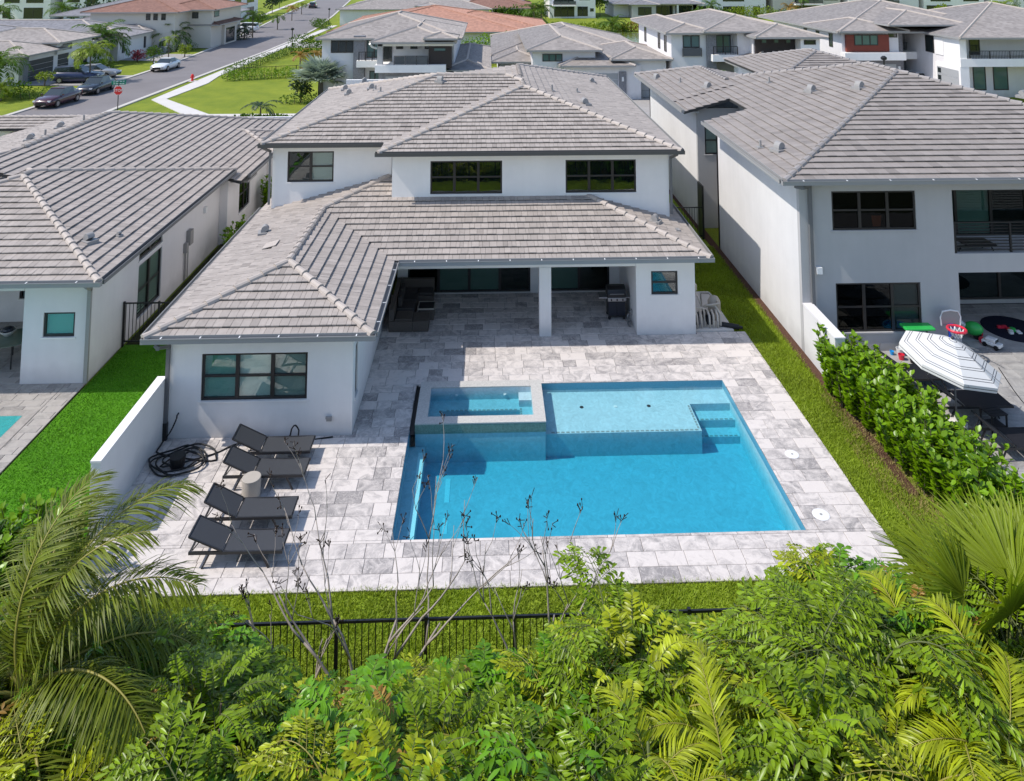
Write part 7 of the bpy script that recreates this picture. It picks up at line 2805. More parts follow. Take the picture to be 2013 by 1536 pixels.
FISH = [frond_fishtail('frond', ['leaf_fishtail', 'stem_green'], L, r, d, 8, 10 + i, lf, wd) for i, (L, r, d, lf, wd) in
        enumerate(((1.7, 1.0, 0.5, 0.165, 0.07), (1.5, 1.1, 0.8, 0.155, 0.066), (1.9, 0.8, 0.6, 0.175, 0.074)))]
FISHY = [frond_fishtail('frond', ['leaf_yellow', 'rachis_yellow'], L, r, d, 8, 30 + i, 0.165, 0.066) for i, (L, r, d) in
         enumerate(((1.6, 1.0, 0.6), (1.4, 1.1, 0.9)))]
FERN = [frond_feather('frond', ['leaf_fern', 'stem_green'], L, r, d, 32, 0.27, 0.055, 0.12, 0.35, 0.30, 50 + i, 3, 0.7) for i, (L, r, d) in
        enumerate(((1.25, 1.0, 0.6), (1.45, 0.8, 0.8), (1.1, 1.2, 0.5)))]
AREC = [frond_feather('frond', ['leaf_yellow', 'rachis_yellow'], L, r, d, 42, 0.56, 0.042, 0.16, 0.40, 0.45, 60 + i, 3, 0.75) for i, (L, r, d) in
        enumerate(((2.1, 1.15, 0.7), (1.9, 1.0, 0.9), (2.2, 0.9, 1.0)))]


mat('leaf_brown', (0.20, 0.12, 0.045), 0.7, 0.2, transl=(0.2, (1.3, 1.2, 0.8)))
DEAD = frond_fishtail('frond', ['leaf_brown', 'bark'], 1.4, 0.7, 1.2, 7, 99, 0.15, 0.07)


def clump(name, label, cat, x, y, top, meshes, nf, stems, seed, group=None, spread=0.35, sc=1.0, low=0.25, tilt=(-0.15, 0.6)):
    """multi-stemmed palm: slender stems with fronds set along their upper part"""
    rr = random.Random(seed)
    t = thing(name, label, cat, (x, y, -0.05), rr.uniform(0, 6.28), group, local=True)
    for k in range(stems):
        a = rr.uniform(0, 6.28)
        r = rr.uniform(0.0, spread) if stems > 1 else 0
        bx, by = r * math.cos(a), r * math.sin(a)
        hh = max(0.12, (top - 1.3 * sc) * (1.0 if k == 0 else rr.uniform(0.55, 0.95)))
        tx, ty = bx * 1.8, by * 1.8
        MB().tube([(bx, by, 0), ((bx + tx) / 2, (by + ty) / 2, hh * 0.55), (tx, ty, hh + 0.1)], [0.035, 0.03, 0.018], 6).build('stem', 'stem_green', t, smooth=True)
        m_ = nf // stems
        for i in range(m_):
            f = low + (1 - low) * (i + 0.5) / m_
            p = (bx + (tx - bx) * f, by + (ty - by) * f, hh * f)
            e = tilt[1] + (tilt[0] - tilt[1]) * ((i + 0.5) / m_) + rr.uniform(-0.15, 0.15)
            link(DEAD if (rr.random() < 0.035 and i < m_ // 2) else meshes[rr.randrange(len(meshes))], 'frond', t, p, (rr.uniform(-0.3, 0.3), e, i * 2.4 + rr.uniform(-0.5, 0.5) + k * 1.3), sc * rr.uniform(0.8, 1.15))
    return t


VX = [-400, 0, 130, 300, 400, 440, 490, 525, 600, 700, 760, 850, 915, 950, 985, 1060, 1095, 1130, 1200, 1260, 1290, 1400, 1500, 1540, 1570, 1650, 1700, 1780, 1900, 2013, 2500]
VY = [1180, 1180, 1200, 1210, 1180, 1130, 1170, 1310, 1340, 1335, 1310, 1310, 1295, 1205, 1295, 1290, 1240, 1075, 1085, 1140, 1235, 1235, 1225, 1110, 1055, 1085, 1115, 1110, 1110, 1100, 1100]


def vlimit(u):
    return float(np.interp(u, VX, VY))


def top_limit(x, y):
    """height at which a plant standing at (x, y) reaches the outline the planting has against the lawn"""
    u, _ = project((x, y, 2.0))
    v = vlimit(u)
    lo, hi = -0.5, 6.0
    for _ in range(24):
        m_ = (lo + hi) / 2
        if project((x, y, m_))[1] > v:
            lo = m_
        else:
            hi = m_
    return lo


SAMPLES = {}


def mesh_sample(me):
    if me.name not in SAMPLES:
        co = np.empty(len(me.vertices) * 3, dtype=np.float32)
        me.vertices.foreach_get('co', co)
        co = co.reshape(-1, 3)
        SAMPLES[me.name] = co[::max(1, len(co) // 60)]
    return SAMPLES[me.name]


def fit(t, slack=12.0):
    """make a plant smaller until it stays under the outline the planting has in front of the lawn"""
    pts = []
    for ch in t.children:
        if ch.name.startswith(('frond', 'crown')):
            R_ = np.array(ch.rotation_euler.to_matrix())
            pts.append((mesh_sample(ch.data) * np.array(ch.scale)) @ R_.T + np.array(ch.location))
    if not pts:
        return t
    P = np.concatenate(pts)
    P = P @ np.array(t.rotation_euler.to_matrix()).T
    base = np.array(t.location)
    k = 1.0
    for _ in range(14):
        W = P * k + base - np.array([0, 0, CAM_H])
        z = W @ _fw
        u = 1006.5 + F_PX * (W @ _rt) / z
        v = _py - F_PX * (W @ _up) / z
        over = np.interp(u, VX, VY) - v
        if np.percentile(over, 99.2) < slack:
            break
        k *= 0.92
    t.scale = (k, k, k)
    return t


# tall individual fishtail palms that stand out against the deck
fit(clump('fishtail_palm', 'tall fishtail palm standing against the paving right of the bare shrubs', 'palm', 1.75, 11.6, 4.25, FISH, 18, 2, 501, None, 0.2, 0.85, 0.35), 40.0)
fit(clump('fishtail_palm', 'tallest fishtail palm at the right, its top reaching up beside the pool corner', 'palm', 4.45, 11.0, 4.85, FISH, 26, 3, 502, None, 0.4, 0.95, 0.3), 40.0)
fit(clump('fishtail_palm', 'bushy fishtail palm just right of the tallest one', 'palm', 5.35, 10.7, 4.5, FISH, 26, 3, 503, None, 0.5, 0.95, 0.3), 40.0)
fit(clump('fishtail_palm', 'fishtail palm between the coconut palm and the left end of the visible fence', 'palm', -4.2, 11.9, 3.3, FISH, 20, 2, 504, None, 0.35, 0.85, 0.25), 40.0)
FANS = [frond_fan('fan_leaf', ['leaf_palm', 'stem_green'], 1.0, L, 54, sp, r, 70 + i) for i, (L, sp, r) in enumerate(((1.25, 3.6, 1.0), (1.1, 4.0, 0.7), (1.35, 3.2, 1.2)))]
for (x, y, h, n, lab, sd) in ((7.5, 11.5, 2.45, 17, 'fan palm with stiff pleated leaves at the right edge below the hedge', 601),
                              (8.6, 12.6, 1.9, 12, 'second fan palm behind the first, partly cut by the right edge', 602)):
    rr = random.Random(sd)
    t = thing('fan_palm', lab, 'palm', (x, y, -0.05), 0, None, local=True)
    MB().tube([(0, 0, 0), (0.03, 0, h * 0.5), (0, 0, h)], [0.16, 0.15, 0.12], 9).build('trunk', 'palm_trunk', t, smooth=True)
    for i in range(n):
        link(FANS[i % 3], 'fan_leaf', t, (0, 0, h), (rr.uniform(-0.3, 0.3), -0.45 + 1.1 * i / n, i * 2.4 + rr.uniform(-.2, .2)), rr.uniform(0.85, 1.05))

# the planted bank below the fence
def spray_crown(name, m, rad, sprays, pairs, leaf, width, L, seed, dead=0.05):
    """shrub crown of drooping feathered sprays"""
    rng = np.random.default_rng(seed)
    lv = Leaves()
    P, D = ell_points(sprays, np.array(rad) * 0.75, rng, 0.35)
    for p, d in zip(P, D):
        d = d * np.array([1, 1, 0.5]) + np.array([0, 0, 0.55]) + rng.normal(0, 0.25, 3)
        d /= np.linalg.norm(d)
        ln = L * rng.uniform(0.7, 1.25)
        q = np.linspace(0, 1, 7)[:, None]
        c = p + d * ln * q - np.array([0, 0, 1.0]) * ln * 0.55 * q ** 2
        lv.tube(c, 0.006, 0.003, 0, 1, 3)
        w = np.repeat(np.linspace(0.15, 0.95, pairs), 2)
        sg = np.tile([1.0, -1.0], pairs)
        base = np.stack([np.interp(w, q[:, 0], c[:, k]) for k in range(3)], axis=1)
        sd = np.cross(d, np.array([0, 0, 1.0]))
        sd /= np.linalg.norm(sd) + 1e-6
        dd = sd[None] * sg[:, None] + d[None] * 0.7 + np.array([0, 0, -0.25]) + rng.normal(0, 0.14, (len(w), 3))
        env = np.sin(np.pi * np.clip(0.2 + 0.7 * w, 0, 1)) ** 0.5
        tone = rng.uniform(-0.30, 0.30)
        mi = 2 if rng.random() < dead else 0
        lv.blades(base, dd, np.array([0, 0, 1.0]) + rng.normal(0, 0.28, (len(w), 3)), leaf * env * rng.uniform(0.85, 1.15, len(w)), width, 0.25, 3, (1.0, 0.8), 0.25,
                  tone + rng.uniform(-0.2, 0.2, len(w)), mi, rng)
        lv.blades(c[-1:], (c[-1] - c[-2])[None], np.array([[0, 0, 1.0]]), leaf, width, 0.2, 3, (1.0, 0.8), 0.25, np.array([tone]), mi, rng)
    return lv.mesh(name, [m, 'stem_green', 'leaf_orange'])


BUSH = [spray_crown('crown', m_, (0.72, 0.72, 0.62), n_, pr, lf, wd, L_, 300 + i) for i, (m_, n_, pr, lf, wd, L_) in
        enumerate((('leaf_fishtail', 92, 9, 0.125, 0.038, 0.48), ('leaf_fern', 98, 10, 0.108, 0.030, 0.44), ('leaf_yellow', 88, 9, 0.13, 0.036, 0.52),
                   ('leaf_fern', 80, 8, 0.15, 0.046, 0.52), ('leaf_fishtail', 100, 11, 0.098, 0.028, 0.50)))]


def bush(label, x, y, top, k, seed, group):
    rr = random.Random(seed)
    t = thing('leafy_bush', label, 'bush', (x, y, -0.05), rr.uniform(0, 6.28), group, local=True)
    sz = min(1.25, max(0.45, top * 0.62)) * rr.uniform(0.9, 1.1)
    zc = max(0.2, top - 0.62 * sz)
    st = MB()
    for q in range(3):
        a = q * 2.1 + rr.random()
        st.tube([(0.05 * math.cos(a), 0.05 * math.sin(a), 0), (0.2 * math.cos(a) * sz, 0.2 * math.sin(a) * sz, zc)], [0.03, 0.015], 5)
    st.build('stem', 'bark', t)
    link(BUSH[k % 5], 'crown', t, (0, 0, zc), (rr.uniform(-.3, .3), rr.uniform(-.3, .3), rr.uniform(0, 6.28)), (sz, sz, sz * rr.uniform(0.85, 1.15)))
    return t


rr = random.Random(2024)
rows = [13.45, 12.9, 12.35, 11.8, 11.25, 10.7, 10.15, 9.6, 9.05]
ORD = ['first', 'second', 'third', 'fourth', 'fifth', 'sixth', 'seventh', 'eighth', 'ninth', 'tenth', 'eleventh', 'twelfth', 'thirteenth', 'fourteenth', 'fifteenth', 'sixteenth', 'seventeenth', 'eighteenth', 'nineteenth', 'twentieth']
RN = ['%s row below the fence' % ORD[i] for i in range(8)] + ['row along the bottom edge']
KN = {'fishtail': ('fishtail_palm', 'palm'), 'yellow': ('fishtail_palm', 'palm'), 'fern': ('fern_shrub', 'shrub'), 'areca': ('feather_palm', 'palm'), 'bush': ('leafy_bush', 'bush')}
LK = {'fishtail': 'green fishtail palm', 'yellow': 'yellowish fishtail palm', 'fern': 'bright fern leaved shrub', 'areca': 'yellow green feather palm', 'bush': 'dense leafy bush'}
GR = {'fishtail': 'fishtail palms below the fence', 'yellow': 'fishtail palms below the fence', 'fern': 'fern leaved shrubs below the fence', 'areca': 'feather palms below the fence', 'bush': 'leafy bushes below the fence'}
cnt = {}
seed = 1000
for ri, y in enumerate(rows):
    half = y * 0.70 + 0.5
    x = -half + rr.uniform(0, 0.5)
    while x < half + 0.3:
        yy = y + rr.uniform(-0.22, 0.22)
        xx = x + rr.uniform(-0.18, 0.18)
        x += rr.uniform(0.72, 0.98)
        seed += 1
        tl = top_limit(xx, yy)
        top = min(3.9 if xx > 2.2 else 3.5, tl) * rr.uniform(0.86, 1.0)
        if top < 0.26 or (abs(xx + 6.15) < 0.5 and abs(yy - 11.2) < 0.4):
            continue
        r = rr.random()
        if xx < -2.2 and y < 11.0:
            kind = 'fern' if r < 0.46 else ('fishtail' if r < 0.66 else ('yellow' if r < 0.76 else 'bush'))
        elif xx > 2.2 and y < 11.0:
            kind = 'areca' if r < 0.36 else ('yellow' if r < 0.52 else ('fishtail' if r < 0.72 else ('fern' if r < 0.82 else 'bush')))
        else:
            kind = 'fishtail' if r < 0.32 else ('yellow' if r < 0.48 else ('fern' if r < 0.66 else ('areca' if r < 0.70 else 'bush')))
        if top < 1.0:
            kind = 'bush' if r < 0.6 else ('fern' if r < 0.85 else 'yellow')
        key = (kind, ri)
        cnt[key] = cnt.get(key, 0) + 1
        nm, ct = KN[kind]
        lab = '%s, %s of its kind from left, %s' % (LK[kind], ORD[cnt[key] - 1], RN[ri])
        if kind == 'bush':
            fit(bush(lab, xx, yy, top, rr.randrange(5), seed, GR[kind]))
            continue
        sc = 0.80 if top > 1.5 else max(0.40, top / 1.9)
        nf = 22 if top > 2.2 else (16 if top > 1.2 else 12)
        ms = {'fishtail': FISH, 'yellow': FISHY, 'fern': FERN, 'areca': AREC}[kind]
        if kind == 'areca':
            sc *= 0.85
        if kind == 'fern':
            nf += 6
        fit(clump(nm, lab, ct, xx, yy, max(0.4, top + 0.25), ms, nf, 2 if top > 1.3 else 1, seed, GR[kind], 0.3, sc, 0.30 if top > 2 else 0.12))

rr = random.Random(55)
for i, (x, y, h) in enumerate(((9.6, 12.2, 1.5), (10.6, 13.0, 1.3), (11.8, 12.6, 1.6), (12.8, 13.4, 1.4), (11.2, 14.4, 1.2), (13.6, 12.4, 1.8), (10.2, 15.2, 0.9), (12.4, 15.2, 1.0), (9.2, 13.6, 0.9))):  # bushes added, mostly out of view, to darken the right house's window reflections
    bush('dense leafy bush added below the right patio, %s from the fan palms' % ORD[i], x, y, h, i, 900 + i, 'leafy bushes added below the right patio')

# hanging bright green creeper over the middle plants
rng = np.random.default_rng(88)
lv = Leaves()
for k in range(26):
    x0, y0 = rng.uniform(-0.35, 0.35), rng.uniform(-0.25, 0.25)
    q = np.linspace(0, 1, 8)[:, None]
    c = np.array([[x0, y0, 2.0]]) + np.array([[x0 * 0.9, y0 * 0.5 - 0.55, -rng.uniform(1.2, 1.9)]]) * q + np.array([[0, 0, 0.35]]) * np.sin(q * 2.6)
    lv.tube(c, 0.006, 0.003, 0, 1, 3)
    w = rng.uniform(0.05, 1.0, 34)
    b = np.stack([np.interp(w, q[:, 0], c[:, j]) for j in range(3)], axis=1)
    d = np.stack([rng.normal(0, 0.5, 34), rng.normal(-0.2, 0.4, 34), np.full(34, -0.9)], axis=1)
    lv.blades(b, d, rng.normal(0, 0.5, (34, 3)) + np.array([0, -0.6, 0.5]), rng.uniform(0.10, 0.19, 34), 0.032, 0.2, 2, (1.0,), 0.2, None, 0, rng)
t = thing('hanging_creeper', 'bright lime green creeper hanging in strands in the middle of the planting', 'creeper', (0.95, 10.6, 0.7), 0, None, local=True)
lv.build('strands', ['leaf_lime', 'stem_green'], t)

# bare seeding shrubs in front of the fence
def bare_shrub(label, x, y, h, seed, mains, spread):
    rr = random.Random(seed)
    t = thing('bare_shrub', label, 'shrub', (x, y, -0.05), 0, 'leafless shrubs by the fence', local=True)
    wood, seeds = MB(), MB()

    def grow(p, d, L, r, depth):
        n = 5
        pts = [p]
        q = Vector(p)
        dd = Vector(d)
        for i in range(n):
            dd = (dd + Vector((rr.gauss(0, 0.11), rr.gauss(0, 0.11), 0.035))).normalized()
            q = q + dd * (L / n)
            pts.append(q.copy())
        wood.tube(pts, [r * (1 - 0.55 * i / n) for i in range(n + 1)], 5)
        if depth == 0 or r < 0.0045:
            for k in range(rr.randint(4, 7)):
                s = pts[-1] - dd * rr.uniform(0, 0.16)
                e = s + (dd * 0.6 + Vector((rr.gauss(0, .6), rr.gauss(0, .6), rr.gauss(0.2, .5)))).normalized() * rr.uniform(0.05, 0.13)
                seeds.bar(s, e, 0.008, 0.008)
                if rr.random() < 0.4:
                    seeds.box(e.x - 0.010, e.x + 0.010, e.y - 0.010, e.y + 0.010, e.z - 0.010, e.z + 0.014)
            return
        for k in range(rr.choice((1, 2, 2, 3))):
            f = pts[rr.choice((3, 4, 5))]
            a = rr.uniform(0, 6.28)
            nd = (dd + Vector((math.cos(a) * spread, math.sin(a) * spread * 0.6, rr.uniform(0.1, 0.5)))).normalized()
            grow(f, nd, L * rr.uniform(0.62, 0.85), r * rr.uniform(0.5, 0.62), depth - 1)

    for (dx, dy, L) in mains:
        grow(Vector((rr.uniform(-.06, .06), rr.uniform(-.06, .06), 0)), Vector((dx, dy, 1.0)).normalized(), L * h, 0.036, 3)
    wood.build('branches', 'bark_pale', t, smooth=True)
    tag(seeds.build('seed_heads', 'seed_dark', t), kind='stuff')
    return t


bare_shrub('large leafless shrub with dark seed heads spreading in front of the loungers and pool', -1.95, 13.55, 3.0, 12, [(-0.95, 0.1, 0.55), (-0.35, 0.25, 0.55), (0.45, 0.1, 0.55), (1.15, 0.2, 0.6), (0.1, 0.2, 0.5)], 0.75)
bare_shrub('slender leafless shrub right of the large one, seed heads over the pool', 0.85, 13.55, 2.7, 15, [(-0.6, 0.1, 0.5), (0.65, 0.15, 0.55), (0.15, 0.1, 0.55)], 0.55)
bare_shrub('small leafless stems left of the large bare shrub at the fence', -3.0, 13.6, 2.1, 18, [(-0.5, 0.1, 0.5), (0.3, 0.1, 0.45)], 0.5)

# ---- mid-distance and far plants
FARP = [frond_feather('frond', ['leaf_mid', 'stem_green'], 2.2, r, d, 22, 0.62, 0.085, 0.12, 0.45, 0.25, 80 + i, 2, 0.5) for i, (r, d) in enumerate(((1.0, 0.8), (0.7, 1.0)))]
FARL = [frond_feather('frond', ['leaf_lime', 'stem_green'], 2.0, r, d, 22, 0.60, 0.085, 0.12, 0.55, 0.25, 84 + i, 2, 0.5) for i, (r, d) in enumerate(((1.0, 0.8), (0.7, 1.0)))]
FARO = [frond_feather('frond', ['leaf_orange', 'stem_green'], 1.9, r, d, 20, 0.55, 0.08, 0.12, 0.55, 0.25, 86 + i, 2, 0.5) for i, (r, d) in enumerate(((1.2, 0.7), (0.9, 0.9)))]
FARD = [frond_feather('frond', ['leaf_dark', 'stem_green'], 1.7, r, d, 20, 0.5, 0.085, 0.12, 0.5, 0.25, 88 + i, 2, 0.5) for i, (r, d) in enumerate(((0.6, 0.9), (0.3, 0.8)))]
BISM = [frond_fan('fan_leaf', ['leaf_silver', 'leaf_silver'], 1.0, 1.15, 26, 4.2, r, 90 + i, 0.12) for i, r in enumerate((1.0, 0.7))]
PG = 'palms along the left street'
palm('street_palm', 'large dark green palm by the nearest driveway', 'palm', -47.6, 96.0, 2.8, FARP, 24, 0.15, 0.12, group=PG, sc=1.9, seed=11, tilt=(-0.5, 0.6))
palm('street_palm', 'lime green young palm with thin trunk beside the dark blue car', 'palm', -41.0, 80.6, 2.7, FARL, 18, 0.09, 0.07, group=PG, sc=1.25, seed=12, tilt=(-0.4, 0.7), shaft=0.4)
palm('street_palm', 'slim palm with small crown on the lawn by the white coupe', 'palm', -40.2, 98.0, 2.4, FARL, 8, 0.08, 0.06, group=PG, sc=0.65, seed=13, shaft=0.4)
palm('street_palm', 'leaning cluster palm cut by the left edge', 'palm', -45.4, 72.6, 2.6, FARP, 20, 0.12, 0.1, group=PG, sc=1.4, seed=14, tilt=(-0.5, 0.6))
palm('street_palm', 'dry yellowish palm below the left edge cluster', 'palm', -43.6, 70.4, 1.0, FARL, 12, 0.12, 0.1, group=PG, sc=0.9, seed=15, tilt=(-0.5, 0.6))
palm('street_palm', 'palm beside the white minivan driveway, tall dark crown', 'palm', -38.6, 127.0, 3.6, FARP, 14, 0.12, 0.1, group=PG, sc=1.0, seed=16, tilt=(-0.4, 0.7))
palm('street_palm', 'small palm in the lawn strip just beyond the white minivan', 'palm', -38.6, 141.8, 2.4, FARP, 11, 0.10, 0.08, group=PG, sc=0.8, seed=17)
palm('street_palm', 'orange fronded palm on the lawn strip before the road bend', 'palm', -41.4, 163.0, 2.7, FARO, 11, 0.10, 0.08, group=PG, sc=0.95, seed=18)
palm('street_palm', 'pale palm at the road bend', 'palm', -44.0, 182.0, 2.5, FARL, 11, 0.10, 0.08, group=PG, sc=0.9, seed=19)
palm('street_palm', 'bushy palms in front of the grey house entrance', 'palm', -44.6, 109.5, 1.8, FARP, 22, 0.12, 0.1, group=PG, sc=1.5, seed=20, tilt=(-0.5, 0.6))
palm('street_palm', 'dark palm by the terracotta house garage', 'palm', -39.0, 124.0, 1.9, FARD, 12, 0.12, 0.1, group=PG, sc=1.0, seed=21, tilt=(-0.5, 0.6))
palm('yellowing_palm', 'left of two yellowing palms behind the corner hedge', 'palm', -21.2, 87.7, 1.7, FARO, 12, 0.09, 0.07, group='two yellowing palms', sc=0.72, seed=22, tilt=(-0.3, 0.7))
palm('yellowing_palm', 'right of two yellowing palms behind the corner hedge', 'palm', -19.6, 88.6, 1.7, FARO, 12, 0.09, 0.07, group='two yellowing palms', sc=0.75, seed=23, tilt=(-0.3, 0.7))
palm('wind_bent_palm', 'sparse dark palm with drooping fronds by the street pavement', 'palm', -17.9, 61.6, 1.0, FARD, 7, 0.08, 0.06, sc=1.0, seed=24, tilt=(-0.25, 0.1))
t = thing('silver_fan_palm', 'big silvery fan palm at the left corner of the stone pier house', 'palm', (-14.9, 77.5 - 8.2, -0.05), 0, None, local=True)
MB().tube([(0, 0, 0), (0, 0, 1.7)], [0.25, 0.2], 9).build('trunk', 'palm_trunk', t)
rr = random.Random(31)
for i in range(30):
    link(BISM[i % 2], 'fan_leaf', t, (0, 0, 1.7), (rr.uniform(-.2, .2), -0.5 + 1.1 * i / 30, i * 2.4), rr.uniform(1.25, 1.5))
tree('dark_shade_tree', 'small dark round leaved tree on the corner lawn', 'tree', -16.5, 68.8, 2.45, (0.95, 0.95, 1.0), 'leaf_dark', 420, 0.26, 41, clumps=10)
tree('croton_bush', 'round red leaved bush in front of the white garage door', 'bush', -43.6, 97.0, 1.6, (1.25, 1.2, 0.75), 'leaf_red', 500, 0.2, 42, cz=0.85)
tree('round_bush', 'clipped dark bush beside the nearest driveway', 'bush', -43.4, 88.9, 1.6, (1.0, 1.0, 0.85), 'leaf_mid', 500, 0.2, 43, cz=0.75)
tree('pale_bush', 'pale yellow green bush in front of the slatted garage', 'bush', -44.4, 78.6, 1.5, (0.9, 0.9, 0.7), 'leaf_lime', 320, 0.18, 44, cz=0.9)
tree('lawn_shrub', 'small yellow green tree on the lawn by the slim palm', 'tree', -39.6, 101.6, 2.0, (0.9, 0.9, 0.8), 'leaf_lime', 380, 0.2, 45)
hedge('box_hedge', 'clipped dark box hedge beside the maroon sedan', (-42.8, 71.4), (-40.0, 72.0), 0.9, 0.9, 'leaf_mid', 900, 0.12, 46)
hedge('shrub_bed', 'mixed shrubs beside the grey house entrance on the left street', (-45.0, 106.0), (-41.4, 109.6), 1.2, 1.0, 'leaf_mid', 700, 0.2, 47)
hedge('shrub_bed', 'dark shrubs round the terracotta house garage', (-41.0, 122.5), (-38.4, 124.5), 1.4, 1.3, 'leaf_dark', 700, 0.22, 48)
hedge('street_hedge', 'long green hedge running beside the left street pavement', (-28.2, 84.2), (-26.4, 107.0), 0.9, 1.1, 'leaf_mid', 2600, 0.17, 49)
hedge('corner_hedge', 'bright green hedge along the near side of the fenced lawn', (-27.6, 81.4), (-20.6, 83.8), 1.0, 1.05, 'leaf_clusia', 1900, 0.17, 50)
railing_fence('lawn_fence', 'low black fence behind the corner hedge', 'fence', (-27.0, 82.8), (-16.8, 86.0), 1.1, 0.16, 2.0, thin=0.02)
hedge('flower_bed', 'orange red flowering bed at the end of the corner hedge', (-20.3, 84.2), (-17.4, 85.2), 0.9, 0.8, 'leaf_red', 600, 0.16, 51, cat='flower bed')
hedge('tall_hedge', 'tall dark green hedge beside the street lamp left of the stone pier house', (-25.5, 103.0), (-16.0, 99.0), 2.4, 2.6, 'leaf_mid', 2600, 0.3, 52)
hedge('foundation_shrubs', 'low shrubs under the silvery fan palm', (-18.0, 68.4), (-12.4, 68.3), 1.2, 0.8, 'leaf_mid', 900, 0.18, 53, cat='shrubs')
hedge('verge_plants', 'strappy green plants by the near kerb of the cross street', (-19.4, 60.3), (-15.2, 60.2), 1.0, 0.55, 'leaf_mid', 700, 0.3, 54, cat='plants')
hedge('bright_hedge', 'bright green tall hedge between the stone pier house and the hipped house', (-2.6, 92.0), (4.8, 101.5), 2.0, 3.0, 'leaf_clusia', 2600, 0.3, 55)
hedge('bank_hedge', 'dark hedge at the right end of the orange roof', (2.0, 150.0), (9.0, 151.0), 3.2, 3.4, 'leaf_mid', 1400, 0.5, 56)
hedge('bank_shrubs', 'rusty reeds and shrubs along the lake edge', (9.0, 138.5), (26.0, 135.0), 1.8, 1.4, 'leaf_lime', 1600, 0.4, 57, cat='shrubs')
hedge('reed_bed', 'orange brown reeds at the lake edge further right', (24.0, 136.0), (40.0, 134.0), 1.6, 1.4, 'leaf_orange', 1500, 0.4, 58, cat='reeds')
hedge('villa_hedge', 'yellow green shrubs in front of the white villa across the lake', (53.0, 165.0), (62.5, 165.6), 2.8, 2.5, 'leaf_lime', 1300, 0.4, 59)
hedge('villa_hedge', 'dark green hedge left of the yellow green shrubs across the lake', (47.5, 165.0), (53.0, 165.0), 2.4, 2.2, 'leaf_mid', 800, 0.4, 60)
hedge('villa_hedge', 'green hedge in front of the cream villa across the lake', (64.0, 166.0), (72.0, 166.0), 2.2, 2.0, 'leaf_mid', 900, 0.4, 61)
hedge('verge_shrubs', 'shrubs at the road bend in front of the long white walled house', (-33.0, 148.0), (-29.6, 141.0), 2.0, 1.6, 'leaf_mid', 900, 0.3, 62, cat='shrubs')
hedge('verge_shrubs', 'yellow green shrubs at the far end of the long house', (-31.0, 178.0), (-22.0, 178.0), 2.4, 2.0, 'leaf_lime', 800, 0.4, 63, cat='shrubs')
hedge('porch_shrubs', 'bright shrub in front of the right block of the big house', (48.5, 65.6), (55.0, 65.8), 1.6, 1.5, 'leaf_clusia', 900, 0.22, 64, cat='shrubs')
FG = 'palms beyond the near houses'
for (x, y, h, ms, nf, sc, lab, sd) in (
        (1.6, 72.3, 1.5, FARP, 10, 0.8, 'curly palm in front of the hipped house, leftmost of three', 71),
        (3.4, 72.0, 1.5, FARP, 10, 0.8, 'curly palm in front of the hipped house, middle of three', 72),
        (5.0, 71.8, 1.5, FARP, 10, 0.8, 'curly palm in front of the hipped house, rightmost of three', 73),
        (17.4, 66.0, 1.9, FARP, 12, 0.8, 'low palm against the white timber band house, left one', 74),
        (19.4, 66.0, 1.8, FARP, 12, 0.9, 'low palm against the white timber band house, middle one', 75),
        (21.0, 66.4, 1.7, FARP, 12, 0.8, 'low palm against the white timber band house, right one', 76),
        (8.8, 143.0, 3.2, FARP, 14, 1.35, 'tall palm on the far bank, left of a pair by dark hedge', 77),
        (10.2, 143.4, 3.4, FARP, 14, 1.35, 'tall palm on the far bank, right of a pair by dark hedge', 78),
        (22.4, 135.6, 1.2, FARP, 16, 1.45, 'spreading palm at the lake edge in front of the far lawn', 79),
        (48.4, 163.0, 3.0, FARP, 12, 1.2, 'palm in front of the white villa across the lake', 80),
        (64.4, 160.0, 2.4, FARO, 12, 1.2, 'brownish palm left of the cream villa', 81),
        (69.6, 166.0, 4.2, FARP, 12, 1.2, 'tall palm before the cream villa balcony', 82),
        (86.0, 166.0, 5.0, FARL, 12, 1.2, 'palm before the pale villa with grey balcony', 83),
        (104.0, 150.0, 3.2, FARL, 14, 1.6, 'lime green palm on the top right lawn', 84),
        (105.0, 140.0, 0.6, FARP, 14, 1.5, 'trunkless palm on the top right lawn in front of the lime one', 85),
        (50.2, 64.2, 1.3, FARL, 14, 1.1, 'bright palm before the big house, beside the right picture edge', 86),
        (48.6, 63.4, 0.4, FARL, 12, 0.9, 'low yellow green palm at the foot of the big house', 87),
        (-101.0, 128.0, 3.0, FARP, 14, 1.6, 'dark palm at the top left corner', 88),
        (-88.0, 140.0, 3.0, FARP, 16, 1.8, 'bushy palm on the far left lawn', 89),
        (-82.0, 150.0, 3.0, FARP, 14, 1.6, 'palm left of the terracotta roof', 90)):
    palm('garden_palm', lab, 'palm', x, y, h, ms, nf, 0.14, 0.11, group=FG, sc=sc, seed=sd, tilt=(-0.5, 0.6))
tree('lime_shrub', 'small yellow shrub before the brown banded villa', 'shrub', 99.4, 163.0, 3.2, (1.6, 1.6, 1.4), 'leaf_lime', 300, 0.45, 95)
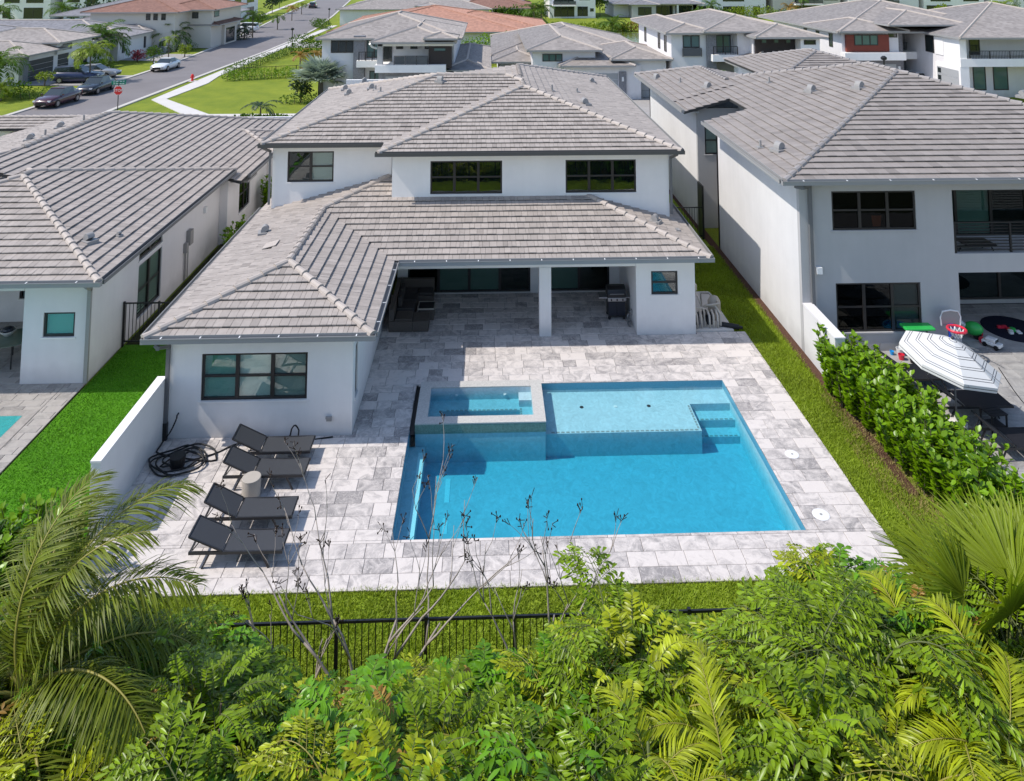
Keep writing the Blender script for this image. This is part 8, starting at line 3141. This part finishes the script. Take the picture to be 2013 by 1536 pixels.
tree('bank_tree', 'green tree between white villa and low villa across the lake', 'tree', 25.6, 172.0, 6.5, (2.4, 2.4, 2.4), 'leaf_mid', 600, 0.5, 96)
tree('bank_tree', 'round shrub at the corner of the low villa', 'tree', 46.0, 164.0, 3.0, (1.9, 1.9, 1.4), 'leaf_mid', 500, 0.4, 97)
tree('thin_tree', 'thin pale tree before the far right villa', 'tree', 117.0, 165.0, 5.0, (1.2, 1.2, 2.0), 'leaf_silver', 300, 0.4, 98)
tree('corner_tree', 'dark tree beside the white block house at the road bend', 'tree', -52.0, 186.0, 6.0, (3.0, 3.0, 2.6), 'leaf_dark', 800, 0.5, 99)
tree('corner_tree', 'second dark tree further up the road bend', 'tree', -55.5, 205.0, 6.0, (3.4, 3.4, 2.6), 'leaf_mid', 800, 0.5, 100)
hedge('backdrop_hedge', 'dark tree belt behind the terracotta roof', (-82.0, 158.0), (-60.0, 150.0), 5.0, 4.5, 'leaf_dark', 1600, 0.7, 101)

hedge('shrub_bed', 'low green shrubs along the front of the nearest left driveway house', (-46.4, 88.6), (-45.6, 92.4), 1.0, 0.9, 'leaf_clusia', 700, 0.2, 110)
hedge('shrub_bed', 'bright shrubs on the near lawn at the left picture edge', (-46.0, 70.0), (-43.6, 74.0), 1.6, 1.2, 'leaf_clusia', 900, 0.24, 111)
tree('lawn_tree', 'small round tree on the lawn strip across from the hydrant', 'tree', -40.6, 94.6, 2.4, (1.0, 1.0, 0.9), 'leaf_mid', 500, 0.2, 112)
hedge('shrub_bed', 'dark shrubs between the white garage and terracotta houses', (-44.5, 112.0), (-42.8, 114.0), 1.4, 1.4, 'leaf_dark', 600, 0.22, 113)
tree('lawn_tree', 'leafy tree on the lawn beyond the minivan', 'tree', -43.4, 146.0, 3.2, (1.6, 1.6, 1.2), 'leaf_mid', 500, 0.3, 114)
hedge('street_shrubs', 'green shrubs on the verge beyond the minivan driveway', (-46.0, 150.0), (-48.6, 168.0), 1.6, 1.3, 'leaf_clusia', 900, 0.3, 115, cat='shrubs')
